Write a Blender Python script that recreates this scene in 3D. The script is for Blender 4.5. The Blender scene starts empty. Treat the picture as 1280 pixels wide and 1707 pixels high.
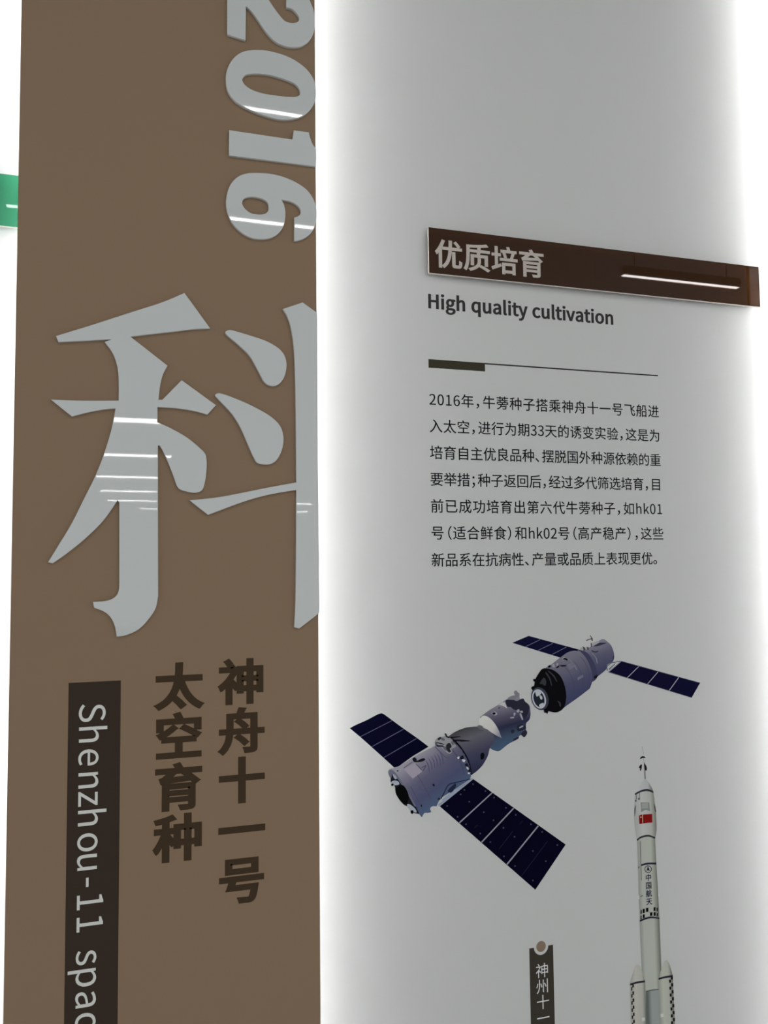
import bpy, bmesh, math
from mathutils import Vector, Matrix

scene = bpy.context.scene
col = scene.collection

# ------------------------------------------------------------------ camera
CAM_DIST, CAM_H = 1.300, 1.500          # metres from the white wall, above the floor
cam_data = bpy.data.cameras.new('camera')
cam = bpy.data.objects.new('camera', cam_data)
col.objects.link(cam)
cam_data.sensor_fit = 'VERTICAL'
cam_data.sensor_height = 36.0
cam_data.lens = 36.0 * 1433.0 / 1707.0
cam_data.clip_start = 0.02
right = Vector((0.95075, -0.30977, -0.01084))
down = Vector((0.01046, 0.06701, -0.9977))
fwd = Vector((0.30979, 0.94845, 0.06695))
m = Matrix((right, -down, -fwd)).transposed().to_4x4()
m.translation = Vector((0.0, -CAM_DIST, CAM_H))
cam.matrix_world = m
scene.camera = cam

# ------------------------------------------------------------------ world, exposure
HALL = 0.90          # soft light of the big hall
LED = 27.0           # strips behind the panels
LAMP = 30.0          # linear ceiling lamps
scene.view_settings.view_transform = 'Standard'
scene.view_settings.look = 'None'
scene.view_settings.exposure = 0.0
scene.view_settings.gamma = 1.0
world = bpy.data.worlds.new('hall_light')
scene.world = world
world.use_nodes = True
wn, wl = world.node_tree.nodes, world.node_tree.links
bg = wn['Background']
tc = wn.new('ShaderNodeTexCoord')
sx = wn.new('ShaderNodeSeparateXYZ')
mr = wn.new('ShaderNodeMapRange')
mr.inputs['From Min'].default_value = 0.0
mr.inputs['From Max'].default_value = 0.4
ramp = wn.new('ShaderNodeValToRGB')
ramp.color_ramp.elements[0].color = (0.97, 1.0, 0.99, 1)
ramp.color_ramp.elements[1].color = (0.36, 0.375, 0.38, 1)
wl.new(tc.outputs['Generated'], sx.inputs[0])
wl.new(sx.outputs['Z'], mr.inputs['Value'])
wl.new(mr.outputs[0], ramp.inputs[0])
wl.new(ramp.outputs[0], bg.inputs['Color'])
bg.inputs['Strength'].default_value = HALL


# ------------------------------------------------------------------ materials
def lin(c):
    c /= 255.0
    return c / 12.92 if c <= 0.04045 else ((c + 0.055) / 1.055) ** 2.4


def rgb(r, g, b, k=1.0):
    return (min(lin(r) * k, .95), min(lin(g) * k, .95), min(lin(b) * k, .95), 1.0)


INK = 1.72           # the white wall shows as a mid grey: ink colours are given as they look on it


def ink(r, g, b):
    return rgb(r, g, b, INK)


def mat(name, color, rough=0.5, spec=0.5, bump=0.0, bump_scale=300.0, emit=0.0):
    M = bpy.data.materials.new(name)
    M.use_nodes = True
    nt = M.node_tree
    b = nt.nodes['Principled BSDF']
    b.inputs['Base Color'].default_value = color
    b.inputs['Roughness'].default_value = rough
    b.inputs['Specular IOR Level'].default_value = spec
    if emit:
        b.inputs['Emission Color'].default_value = color
        b.inputs['Emission Strength'].default_value = emit
    if bump:
        t = nt.nodes.new('ShaderNodeTexCoord')
        n = nt.nodes.new('ShaderNodeTexNoise')
        n.inputs['Scale'].default_value = bump_scale
        n.inputs['Detail'].default_value = 3
        bp = nt.nodes.new('ShaderNodeBump')
        bp.inputs['Strength'].default_value = bump
        bp.inputs['Distance'].default_value = 0.001
        nt.links.new(t.outputs['Object'], n.inputs['Vector'])
        nt.links.new(n.outputs['Fac'], bp.inputs['Height'])
        nt.links.new(bp.outputs['Normal'], b.inputs['Normal'])
    return M


def ink_material():
    M = bpy.data.materials.new('printed_ink')
    M.use_nodes = True
    nt = M.node_tree
    b = nt.nodes['Principled BSDF']
    a = nt.nodes.new('ShaderNodeAttribute')
    a.attribute_name = 'ink'
    nt.links.new(a.outputs['Color'], b.inputs['Base Color'])
    b.inputs['Roughness'].default_value = 0.6
    b.inputs['Specular IOR Level'].default_value = 0.0
    return M


def tinted_acrylic(name, color, through, share):
    """glossy coloured acrylic sheet that lets a little light through"""
    M = bpy.data.materials.new(name)
    M.use_nodes = True
    nt = M.node_tree
    nt.nodes.remove(nt.nodes['Principled BSDF'])
    out = nt.nodes['Material Output']
    d = nt.nodes.new('ShaderNodeBsdfDiffuse'); d.inputs['Color'].default_value = color
    t = nt.nodes.new('ShaderNodeBsdfTransparent'); t.inputs['Color'].default_value = through
    g = nt.nodes.new('ShaderNodeBsdfGlossy'); g.inputs['Roughness'].default_value = 0.015
    f = nt.nodes.new('ShaderNodeFresnel'); f.inputs['IOR'].default_value = 1.42
    m1 = nt.nodes.new('ShaderNodeMixShader'); m1.inputs[0].default_value = share
    m2 = nt.nodes.new('ShaderNodeMixShader')
    nt.links.new(d.outputs[0], m1.inputs[1]); nt.links.new(t.outputs[0], m1.inputs[2])
    nt.links.new(f.outputs[0], m2.inputs[0])
    nt.links.new(m1.outputs[0], m2.inputs[1]); nt.links.new(g.outputs[0], m2.inputs[2])
    nt.links.new(m2.outputs[0], out.inputs['Surface'])
    return M


def led_material():
    """light strip with its emission set weaker towards the lower end"""
    M = mat('led_diffuser', (1.0, 1.0, 1.0, 1), 0.5, 0.2, emit=LED)
    nt = M.node_tree
    g = nt.nodes.new('ShaderNodeNewGeometry')
    s = nt.nodes.new('ShaderNodeSeparateXYZ')
    r = nt.nodes.new('ShaderNodeMapRange')
    r.inputs['From Min'].default_value, r.inputs['From Max'].default_value = 0.4, 2.6
    r.inputs['To Min'].default_value, r.inputs['To Max'].default_value = LED * .6, LED * 1.25
    nt.links.new(g.outputs['Position'], s.inputs[0])
    nt.links.new(s.outputs['Z'], r.inputs['Value'])
    nt.links.new(r.outputs[0], nt.nodes['Principled BSDF'].inputs['Emission Strength'])
    return M


MAT = {
    'wall': mat('white_wall_paint', (0.80, 0.80, 0.79, 1), 0.75, 0.2, 0.14, 420.0),
    'panel': mat('brown_panel_laminate', rgb(116, 97, 79, 2.1), 0.8, 0.06, 0.02, 900.0),
    'frame': mat('aluminium_frame', (0.55, 0.55, 0.55, 1), 0.4),
    'letter': mat('white_acrylic', (0.80, 0.82, 0.82, 1), 0.02, 0.5),
    'led': led_material(),
    'lamp': mat('lamp_diffuser', (1.0, 0.99, 0.97, 1), 0.5, 0.2, emit=LAMP),
    'housing': mat('lamp_housing', (0.8, 0.8, 0.8, 1), 0.5),
    'floor': mat('pale_floor', (0.78, 0.79, 0.78, 1), 0.5, 0.3, 0.05, 40.0),
    'ink': ink_material(),
    'brown_acrylic': tinted_acrylic('brown_acrylic', rgb(62, 34, 8, 1.5), (0.42, 0.25, 0.17, 1), 0.42),
    'green_acrylic': tinted_acrylic('green_acrylic', rgb(70, 150, 116, 1.3), (0.14, 0.72, 0.46, 1), 0.5),
    'polished_edge': mat('polished_acrylic_edge', (0.85, 0.78, 0.72, 1), 0.2),
    'white_vinyl': mat('pale_vinyl', (0.70, 0.63, 0.57, 1), 0.6, 0.2),
    'shade_slab': mat('grey_shade_slab', (0.30, 0.30, 0.30, 1), 0.7, 0.1),
    'steel': mat('steel_cord', (0.3, 0.3, 0.3, 1), 0.4),
}

# ------------------------------------------------------------------ lettering outlines
# character: (advance, closed outlines as x, y, x, y ...), 1000 units per em
GLYPH_DATA = {
    '-': (347, [[46, 245, 302, 245, 302, 315, 46, 315]]),
    '0': (555, [[278, -13, 330, -7, 376, 13, 416, 45, 449, 90, 475, 149, 494, 220, 504, 305, 506, 369, 504, 432, 494, 516, 475, 587, 449, 644, 416, 689, 376, 721, 330, 740, 278, 746, 226, 740, 180, 721, 140, 689, 106, 644, 80, 587, 62, 516, 52, 432, 50, 369, 52, 305, 62, 220, 80, 149, 106, 90, 140, 45, 180, 13, 226, -7], [278, 61, 247, 66, 219, 81, 194, 105, 174, 141, 157, 188, 146, 246, 138, 369, 146, 491, 157, 549, 174, 595, 194, 630, 219, 655, 247, 669, 278, 674, 309, 669, 337, 655, 362, 630, 382, 595, 399, 549, 410, 491, 418, 369, 410, 246, 399, 188, 382, 141, 362, 105, 337, 81, 309, 66]]),
    '1': (555, [[88, 0, 490, 0, 490, 76, 343, 76, 343, 733, 273, 733, 203, 702, 121, 681, 121, 623, 252, 623, 252, 76, 88, 76]]),
    '2': (555, [[44, 0, 505, 0, 505, 79, 302, 79, 182, 72, 304, 197, 355, 258, 397, 317, 430, 376, 454, 435, 467, 493, 470, 531, 466, 579, 454, 623, 434, 661, 407, 692, 374, 717, 334, 734, 289, 744, 256, 746, 199, 740, 140, 719, 88, 685, 40, 639, 93, 587, 127, 622, 165, 650, 207, 667, 245, 672, 298, 664, 323, 651, 344, 634, 360, 613, 371, 587, 380, 527, 375, 477, 358, 424, 341, 387, 305, 329, 258, 267, 199, 201, 44, 54]]),
    '3': (555, [[263, -13, 313, -9, 359, 2, 400, 21, 436, 47, 464, 80, 485, 118, 497, 163, 499, 196, 490, 257, 476, 288, 457, 315, 434, 338, 407, 357, 344, 382, 344, 387, 399, 415, 441, 456, 456, 481, 467, 509, 474, 563, 472, 592, 462, 632, 444, 666, 418, 694, 387, 716, 349, 733, 307, 743, 260, 746, 208, 741, 152, 723, 101, 695, 56, 659, 105, 601, 140, 631, 178, 654, 220, 668, 257, 672, 303, 666, 326, 656, 345, 643, 360, 626, 372, 605, 381, 556, 378, 526, 370, 499, 355, 474, 332, 453, 302, 436, 263, 424, 178, 416, 178, 346, 274, 338, 317, 326, 351, 309, 376, 288, 393, 262, 403, 232, 406, 199, 398, 149, 385, 124, 368, 103, 346, 86, 320, 73, 290, 66, 257, 63, 207, 68, 163, 83, 119, 109, 76, 147, 29, 88, 80, 42, 137, 11, 194, -7]]),
    '6': (555, [[301, -13, 345, -8, 385, 6, 422, 28, 454, 58, 480, 96, 499, 139, 510, 189, 512, 225, 510, 263, 501, 314, 484, 357, 461, 393, 431, 420, 395, 439, 354, 451, 308, 455, 262, 448, 217, 430, 174, 400, 142, 367, 145, 423, 155, 495, 172, 552, 195, 598, 224, 631, 256, 654, 292, 667, 331, 671, 360, 668, 392, 657, 422, 639, 447, 615, 499, 671, 464, 702, 422, 727, 374, 742, 327, 746, 272, 740, 221, 723, 173, 692, 132, 647, 98, 588, 73, 513, 59, 421, 56, 350, 58, 290, 70, 209, 91, 141, 120, 86, 157, 43, 200, 12, 248, -7], [144, 294, 176, 332, 216, 364, 256, 382, 293, 387, 345, 378, 369, 365, 389, 347, 405, 323, 416, 295, 425, 225, 418, 165, 407, 134, 392, 108, 374, 87, 352, 72, 327, 62, 301, 59, 278, 61, 246, 71, 219, 89, 195, 114, 176, 148, 161, 189, 150, 238]]),
    'H': (728, [[101, 0, 193, 0, 193, 346, 535, 346, 535, 0, 628, 0, 628, 733, 535, 733, 535, 426, 193, 426, 193, 733, 101, 733]]),
    'S': (596, [[304, -13, 343, -11, 395, -1, 441, 18, 480, 43, 511, 74, 534, 110, 548, 151, 553, 195, 544, 258, 519, 307, 498, 332, 473, 352, 402, 391, 298, 436, 239, 464, 207, 487, 184, 518, 176, 559, 183, 598, 195, 617, 210, 634, 254, 657, 313, 665, 355, 661, 402, 648, 443, 626, 480, 597, 528, 656, 483, 694, 429, 723, 368, 741, 313, 746, 263, 742, 217, 730, 177, 712, 142, 687, 115, 656, 95, 621, 84, 581, 82, 552, 84, 525, 93, 490, 120, 441, 168, 398, 231, 364, 336, 318, 394, 290, 432, 261, 452, 230, 459, 187, 456, 160, 448, 137, 434, 116, 415, 98, 391, 84, 362, 75, 305, 68, 256, 73, 200, 91, 148, 120, 103, 159, 48, 95, 102, 49, 166, 14, 238, -7]]),
    'a': (563, [[217, -13, 260, -8, 309, 8, 355, 33, 397, 65, 400, 65, 408, 0, 483, 0, 483, 334, 480, 384, 471, 429, 456, 468, 435, 501, 406, 527, 371, 545, 328, 555, 295, 557, 239, 552, 188, 539, 134, 516, 82, 486, 117, 423, 160, 449, 202, 467, 240, 477, 280, 481, 329, 472, 362, 448, 375, 428, 384, 405, 392, 344, 308, 332, 237, 316, 178, 297, 132, 273, 107, 254, 80, 222, 64, 184, 59, 141, 68, 83, 82, 55, 100, 31, 124, 12, 151, -2, 183, -10], [243, 61, 204, 66, 173, 83, 153, 112, 147, 147, 150, 173, 161, 197, 179, 218, 206, 236, 242, 252, 289, 266, 392, 283, 392, 132, 352, 100, 314, 77, 276, 64]]),
    'c': (510, [[306, -13, 348, -9, 396, 4, 441, 26, 482, 55, 442, 117, 413, 95, 381, 77, 346, 66, 314, 63, 277, 67, 243, 79, 213, 99, 189, 125, 169, 158, 155, 196, 146, 271, 156, 346, 170, 385, 190, 418, 216, 444, 246, 464, 280, 476, 317, 480, 343, 477, 373, 468, 425, 433, 471, 493, 433, 522, 394, 542, 356, 553, 313, 557, 259, 552, 209, 536, 163, 511, 124, 475, 92, 431, 68, 378, 55, 316, 52, 271, 54, 226, 67, 165, 89, 112, 119, 68, 157, 33, 202, 8, 252, -8]]),
    'e': (554, [[312, -13, 358, -10, 407, 2, 451, 19, 490, 42, 458, 103, 426, 84, 392, 70, 355, 62, 322, 60, 283, 64, 249, 75, 218, 92, 192, 116, 170, 146, 155, 181, 142, 250, 508, 250, 512, 302, 508, 360, 496, 411, 477, 456, 451, 493, 417, 523, 377, 543, 330, 555, 295, 557, 247, 552, 201, 535, 159, 509, 121, 474, 90, 429, 68, 376, 55, 316, 52, 271, 55, 226, 67, 165, 90, 112, 122, 68, 161, 33, 206, 8, 257, -8], [141, 315, 156, 379, 171, 410, 191, 436, 214, 457, 239, 472, 267, 481, 297, 484, 328, 481, 356, 472, 380, 457, 399, 437, 414, 411, 425, 379, 432, 315]]),
    'g': (564, [[275, -250, 317, -248, 375, -238, 426, -221, 469, -198, 504, -170, 529, -137, 545, -101, 550, -62, 541, -10, 527, 14, 506, 33, 480, 48, 446, 59, 361, 67, 254, 67, 213, 70, 181, 82, 164, 102, 159, 126, 167, 159, 194, 191, 231, 177, 274, 172, 316, 176, 355, 186, 390, 204, 420, 227, 444, 257, 461, 292, 471, 332, 473, 361, 471, 391, 462, 423, 448, 451, 429, 473, 540, 473, 540, 543, 351, 543, 315, 553, 274, 557, 232, 553, 193, 542, 158, 524, 127, 500, 102, 470, 84, 434, 73, 393, 71, 363, 76, 322, 91, 279, 115, 244, 142, 217, 142, 213, 116, 190, 97, 165, 86, 140, 82, 112, 85, 86, 95, 60, 111, 39, 131, 23, 131, 18, 101, -4, 74, -35, 57, -69, 51, -105, 53, -128, 64, -160, 82, -187, 108, -209, 142, -227, 181, -240, 226, -247], [274, 234, 228, 244, 191, 272, 176, 292, 166, 316, 159, 363, 166, 410, 176, 434, 190, 454, 228, 481, 274, 490, 321, 481, 359, 454, 373, 434, 383, 410, 390, 363, 383, 316, 373, 292, 358, 272, 320, 244], [288, -187, 229, -182, 176, -163, 157, -149, 143, -133, 134, -114, 131, -92, 134, -67, 145, -43, 164, -19, 186, 0, 256, -8, 350, -8, 399, -12, 434, -25, 455, -48, 460, -77, 457, -99, 447, -119, 431, -139, 409, -156, 383, -170, 351, -180]]),
    'h': (607, [[92, 0, 184, 0, 184, 394, 224, 432, 260, 458, 298, 473, 332, 477, 358, 475, 380, 468, 398, 456, 413, 440, 428, 400, 435, 332, 435, 0, 526, 0, 526, 344, 523, 395, 515, 439, 502, 476, 482, 507, 457, 530, 426, 546, 388, 555, 360, 557, 314, 552, 273, 536, 228, 508, 180, 466, 184, 578, 184, 796, 92, 796]]),
    'i': (275, [[92, 0, 184, 0, 184, 543, 92, 543], [138, 655, 164, 660, 183, 673, 196, 694, 199, 716, 196, 737, 183, 757, 164, 770, 138, 775, 116, 772, 96, 760, 83, 741, 78, 716, 81, 694, 93, 673, 112, 660]]),
    'k': (552, [[92, 0, 182, 0, 182, 143, 284, 262, 443, 0, 542, 0, 337, 324, 518, 543, 416, 543, 186, 257, 182, 257, 182, 796, 92, 796]]),
    'l': (284, [[188, -13, 241, -5, 228, 65, 209, 63, 199, 65, 191, 73, 184, 102, 184, 796, 92, 796, 92, 108, 98, 55, 117, 16, 131, 3, 149, -7]]),
    'n': (610, [[92, 0, 184, 0, 184, 394, 224, 432, 260, 458, 298, 473, 332, 477, 358, 475, 380, 468, 398, 456, 413, 440, 428, 400, 435, 332, 435, 0, 526, 0, 526, 344, 523, 395, 515, 439, 502, 476, 482, 507, 457, 530, 426, 546, 388, 555, 360, 557, 314, 551, 272, 536, 227, 508, 178, 464, 176, 464, 167, 543, 92, 543]]),
    'o': (606, [[303, -13, 354, -8, 402, 8, 446, 33, 484, 68, 516, 112, 538, 165, 551, 226, 554, 271, 551, 316, 538, 378, 516, 431, 484, 475, 446, 511, 402, 536, 354, 552, 303, 557, 252, 552, 204, 536, 160, 511, 122, 475, 90, 431, 68, 378, 55, 316, 52, 271, 55, 226, 68, 165, 90, 112, 122, 68, 160, 33, 204, 8, 252, -8], [303, 63, 268, 67, 236, 79, 209, 99, 186, 125, 168, 158, 155, 196, 146, 271, 149, 318, 158, 360, 173, 396, 193, 427, 218, 451, 246, 469, 279, 478, 303, 480, 338, 476, 370, 464, 398, 444, 421, 418, 439, 385, 452, 346, 461, 271, 452, 196, 439, 158, 421, 125, 398, 99, 370, 79, 338, 67]]),
    'p': (620, [[92, -229, 184, -229, 184, -45, 181, 50, 220, 22, 259, 2, 299, -10, 331, -13, 379, -8, 424, 8, 465, 34, 501, 70, 531, 116, 552, 170, 565, 233, 567, 280, 563, 343, 552, 399, 533, 447, 507, 488, 473, 520, 433, 542, 386, 555, 351, 557, 310, 552, 271, 539, 226, 515, 178, 480, 176, 480, 167, 543, 92, 543], [316, 64, 286, 67, 252, 77, 215, 96, 184, 120, 184, 406, 224, 439, 262, 463, 298, 476, 328, 480, 354, 478, 387, 469, 414, 453, 436, 429, 452, 400, 463, 365, 472, 279, 463, 199, 450, 160, 431, 126, 408, 100, 381, 80, 350, 68]]),
    'q': (620, [[436, -229, 528, -229, 528, 543, 455, 543, 446, 492, 444, 492, 407, 521, 369, 542, 327, 554, 288, 557, 240, 551, 195, 535, 154, 509, 118, 473, 89, 429, 68, 376, 55, 315, 53, 271, 55, 226, 65, 164, 83, 111, 109, 68, 142, 33, 181, 8, 226, -8, 277, -13, 317, -9, 363, 7, 404, 32, 441, 63, 436, -36], [297, 64, 273, 66, 241, 75, 213, 91, 190, 114, 171, 144, 158, 181, 150, 224, 147, 272, 156, 347, 170, 385, 189, 418, 213, 444, 240, 464, 271, 476, 304, 480, 339, 477, 373, 466, 407, 446, 436, 423, 436, 138, 401, 104, 365, 81, 335, 69]]),
    's': (468, [[234, -13, 309, -3, 346, 11, 376, 31, 400, 55, 417, 83, 428, 114, 431, 148, 429, 173, 420, 206, 390, 248, 347, 278, 266, 313, 206, 337, 177, 355, 156, 378, 149, 407, 156, 439, 176, 464, 210, 481, 250, 486, 280, 483, 308, 475, 373, 438, 417, 495, 381, 520, 339, 540, 292, 553, 249, 557, 179, 548, 144, 534, 115, 516, 92, 493, 76, 466, 65, 436, 62, 403, 64, 380, 73, 350, 101, 310, 151, 275, 220, 246, 274, 224, 313, 200, 336, 175, 344, 143, 337, 109, 315, 81, 279, 63, 237, 58, 197, 62, 154, 74, 114, 95, 76, 123, 32, 62, 76, 31, 128, 7, 184, -9]]),
    't': (377, [[262, -13, 307, -8, 363, 7, 345, 76, 313, 65, 283, 61, 248, 66, 219, 86, 204, 119, 199, 165, 199, 469, 347, 469, 347, 543, 199, 543, 199, 696, 123, 696, 113, 543, 27, 538, 27, 469, 108, 469, 108, 168, 117, 91, 128, 59, 145, 33, 168, 12, 197, -3, 234, -11]]),
    'u': (607, [[251, -13, 297, -8, 345, 12, 389, 43, 430, 85, 433, 85, 440, 0, 516, 0, 516, 543, 425, 543, 425, 158, 386, 115, 350, 86, 312, 70, 278, 66, 252, 68, 230, 75, 202, 97, 190, 117, 182, 143, 176, 210, 176, 543, 84, 543, 84, 199, 87, 148, 95, 104, 109, 67, 128, 36, 153, 13, 185, -3, 222, -11]]),
    'v': (521, [[209, 0, 316, 0, 508, 543, 418, 543, 315, 234, 265, 74, 260, 74, 210, 234, 108, 543, 13, 543]]),
    'y': (521, [[101, -234, 128, -232, 165, -223, 197, -207, 224, -184, 249, -156, 270, -123, 304, -46, 508, 543, 419, 543, 321, 242, 277, 88, 272, 88, 218, 242, 108, 543, 13, 543, 231, -1, 219, -42, 198, -90, 170, -128, 134, -152, 97, -159, 55, -150, 37, -223, 67, -231]]),
    'z': (475, [[35, 0, 446, 0, 446, 74, 150, 74, 437, 494, 437, 543, 66, 543, 66, 469, 321, 469, 35, 49]]),
    '、': (1000, [[273, -56, 341, 2, 228, 124, 117, 224, 52, 167, 170, 58]]),
    '。': (1000, [[194, 244, 162, 241, 133, 231, 106, 216, 83, 196, 65, 172, 51, 144, 42, 92, 51, 39, 65, 12, 83, -13, 106, -33, 133, -48, 162, -58, 194, -61, 247, -52, 274, -38, 299, -20, 319, 3, 334, 30, 344, 60, 347, 92, 344, 124, 334, 154, 319, 180, 299, 203, 274, 222, 247, 235], [194, -10, 153, -1, 121, 22, 99, 57, 93, 92, 99, 126, 121, 161, 153, 184, 194, 193, 229, 187, 264, 165, 287, 133, 296, 92, 290, 57, 269, 22, 236, -1]]),
    '一': (1000, [[44, 431, 44, 349, 960, 349, 960, 431]]),
    '上': (1000, [[427, 825, 427, 43, 51, 43, 51, -32, 950, -32, 950, 43, 506, 43, 506, 441, 881, 441, 881, 516, 506, 516, 506, 825]]),
    '中': (1000, [[458, 840, 458, 661, 96, 661, 96, 186, 171, 186, 171, 248, 458, 248, 458, -79, 537, -79, 537, 248, 825, 248, 825, 191, 902, 191, 902, 661, 537, 661, 537, 840], [171, 322, 171, 588, 458, 588, 458, 322], [825, 322, 537, 322, 537, 588, 825, 588]]),
    '为': (1000, [[162, 784, 224, 702, 267, 632, 335, 665, 291, 734, 226, 812], [499, 371, 580, 264, 635, 173, 701, 209, 644, 298, 561, 401], [411, 838, 411, 720, 407, 599, 82, 599, 82, 524, 399, 524, 380, 429, 358, 357, 327, 284, 286, 212, 232, 142, 190, 96, 114, 31, 55, -11, 88, -38, 114, -66, 177, -20, 257, 52, 303, 102, 359, 180, 402, 259, 435, 340, 458, 420, 476, 524, 821, 524, 809, 298, 798, 167, 781, 66, 772, 37, 761, 19, 744, 8, 717, 5, 562, 11, 580, -26, 588, -67, 748, -69, 796, -57, 831, -28, 845, -5, 857, 30, 873, 121, 887, 296, 900, 560, 901, 599, 484, 599, 487, 719, 487, 838]]),
    '主': (1000, [[374, 795, 463, 721, 545, 640, 103, 640, 103, 567, 459, 567, 459, 347, 149, 347, 149, 274, 459, 274, 459, 27, 56, 27, 56, -46, 948, -46, 948, 27, 540, 27, 540, 274, 856, 274, 856, 347, 540, 347, 540, 567, 897, 567, 897, 640, 572, 640, 620, 675, 541, 752, 435, 836]]),
    '举': (1000, [[397, 819, 452, 733, 487, 660, 554, 691, 516, 763, 460, 846], [157, 787, 212, 718, 259, 643, 56, 643, 56, 574, 298, 574, 253, 513, 187, 448, 111, 393, 29, 352, 79, 294, 170, 346, 254, 416, 327, 498, 376, 574, 630, 574, 691, 488, 766, 409, 849, 344, 923, 302, 947, 336, 974, 363, 908, 395, 833, 445, 765, 506, 708, 574, 946, 574, 946, 643, 720, 643, 840, 801, 762, 828, 701, 729, 637, 643, 275, 643, 329, 671, 285, 741, 220, 819], [462, 504, 462, 381, 233, 381, 233, 311, 462, 311, 462, 187, 92, 187, 92, 116, 462, 116, 462, -81, 538, -81, 538, 116, 916, 116, 916, 187, 538, 187, 538, 311, 774, 311, 774, 381, 538, 381, 538, 504]]),
    '乘': (1000, [[812, 835, 690, 815, 512, 795, 128, 772, 145, 708, 460, 723, 460, 630, 65, 630, 65, 561, 460, 561, 460, 329, 423, 276, 379, 224, 328, 177, 272, 133, 211, 93, 147, 59, 34, 17, 84, -45, 177, -6, 283, 56, 378, 133, 460, 223, 460, -79, 538, -79, 538, 227, 620, 135, 715, 55, 821, -10, 915, -50, 936, -18, 964, 13, 851, 56, 787, 91, 727, 131, 670, 176, 620, 225, 575, 277, 538, 331, 538, 561, 935, 561, 935, 630, 538, 630, 538, 729, 710, 748, 846, 770], [62, 278, 79, 214, 284, 253, 284, 206, 354, 206, 354, 533, 284, 533, 284, 463, 92, 463, 92, 402, 284, 402, 284, 312], [856, 496, 713, 432, 713, 534, 643, 534, 643, 289, 648, 243, 664, 215, 689, 202, 738, 198, 853, 198, 892, 203, 917, 223, 930, 253, 939, 311, 904, 322, 876, 337, 869, 276, 861, 265, 846, 262, 746, 262, 719, 266, 714, 275, 713, 289, 713, 370, 902, 440]]),
    '些': (1000, [[169, 238, 169, 165, 844, 165, 844, 238], [56, 19, 56, -55, 945, -55, 945, 19], [108, 730, 108, 384, 42, 377, 51, 303, 504, 361, 503, 430, 341, 411, 341, 600, 496, 600, 496, 668, 341, 668, 341, 840, 267, 840, 267, 402, 178, 392, 178, 730], [848, 742, 753, 692, 624, 641, 624, 840, 550, 840, 550, 446, 556, 389, 564, 369, 577, 354, 610, 339, 671, 333, 840, 333, 869, 335, 893, 342, 923, 365, 935, 388, 944, 418, 955, 505, 914, 520, 886, 536, 881, 466, 873, 426, 860, 409, 835, 404, 678, 404, 649, 406, 635, 411, 626, 424, 624, 446, 624, 573, 779, 627, 907, 684]]),
    '产': (1000, [[263, 612, 314, 534, 348, 466, 416, 497, 380, 563, 328, 639], [689, 634, 654, 551, 607, 464, 124, 464, 124, 327, 120, 221, 104, 122, 78, 40, 35, -36, 69, -61, 97, -87, 118, -55, 145, -3, 176, 90, 196, 204, 202, 325, 202, 390, 928, 390, 928, 464, 683, 464, 770, 606], [425, 821, 460, 769, 486, 720, 110, 720, 110, 648, 902, 648, 902, 720, 572, 720, 575, 721, 542, 783, 500, 841]]),
    '代': (1000, [[715, 783, 810, 695, 877, 618, 935, 658, 866, 734, 769, 819], [548, 826, 568, 528, 324, 497, 335, 426, 576, 456, 593, 339, 615, 233, 642, 140, 676, 62, 716, 0, 763, -45, 819, -72, 860, -79, 880, -77, 899, -69, 916, -53, 932, -29, 958, 47, 975, 143, 939, 163, 912, 183, 903, 104, 890, 48, 874, 16, 857, 9, 830, 16, 793, 39, 760, 78, 731, 132, 705, 198, 683, 277, 650, 466, 955, 504, 944, 575, 642, 537, 630, 670, 623, 826], [313, 830, 264, 728, 192, 611, 109, 507, 21, 420, 65, 348, 130, 413, 199, 494, 199, -78, 276, -78, 276, 604, 336, 708, 384, 807]]),
    '优': (1000, [[638, 453, 638, 53, 643, 0, 650, -19, 660, -33, 687, -47, 737, -53, 854, -53, 880, -51, 901, -43, 926, -17, 937, 9, 944, 43, 953, 140, 916, 153, 886, 171, 883, 88, 876, 41, 867, 22, 848, 16, 746, 16, 727, 18, 718, 23, 712, 34, 711, 53, 711, 453], [699, 778, 778, 695, 834, 624, 889, 666, 831, 735, 751, 814], [521, 828, 517, 603, 291, 603, 291, 531, 513, 531, 501, 415, 486, 332, 465, 253, 437, 179, 400, 111, 370, 69, 317, 12, 275, -21, 306, -48, 330, -76, 375, -39, 433, 23, 465, 69, 505, 145, 536, 226, 558, 313, 575, 404, 588, 531, 950, 531, 950, 603, 592, 603, 596, 828], [271, 838, 232, 740, 174, 627, 108, 525, 37, 439, 80, 364, 165, 471, 165, -80, 237, -80, 237, 587, 292, 695, 342, 816]]),
    '依': (1000, [[546, 814, 589, 727, 616, 655, 687, 682, 658, 752, 613, 836], [401, -83, 468, -49, 675, 29, 663, 94, 484, 31, 484, 391, 579, 504, 606, 412, 639, 324, 676, 240, 718, 163, 765, 93, 817, 31, 875, -22, 916, -52, 941, -20, 971, 10, 913, 50, 849, 112, 791, 185, 741, 269, 853, 351, 953, 433, 897, 485, 816, 407, 714, 324, 667, 442, 628, 578, 631, 582, 944, 582, 944, 653, 297, 653, 297, 582, 545, 582, 489, 506, 412, 421, 327, 346, 237, 284, 290, 223, 411, 319, 411, 60, 407, 33, 397, 10, 380, -11, 361, -26], [266, 839, 218, 722, 159, 610, 92, 511, 32, 440, 75, 366, 120, 418, 160, 473, 160, -81, 232, -81, 232, 588, 287, 696, 338, 817]]),
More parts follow.
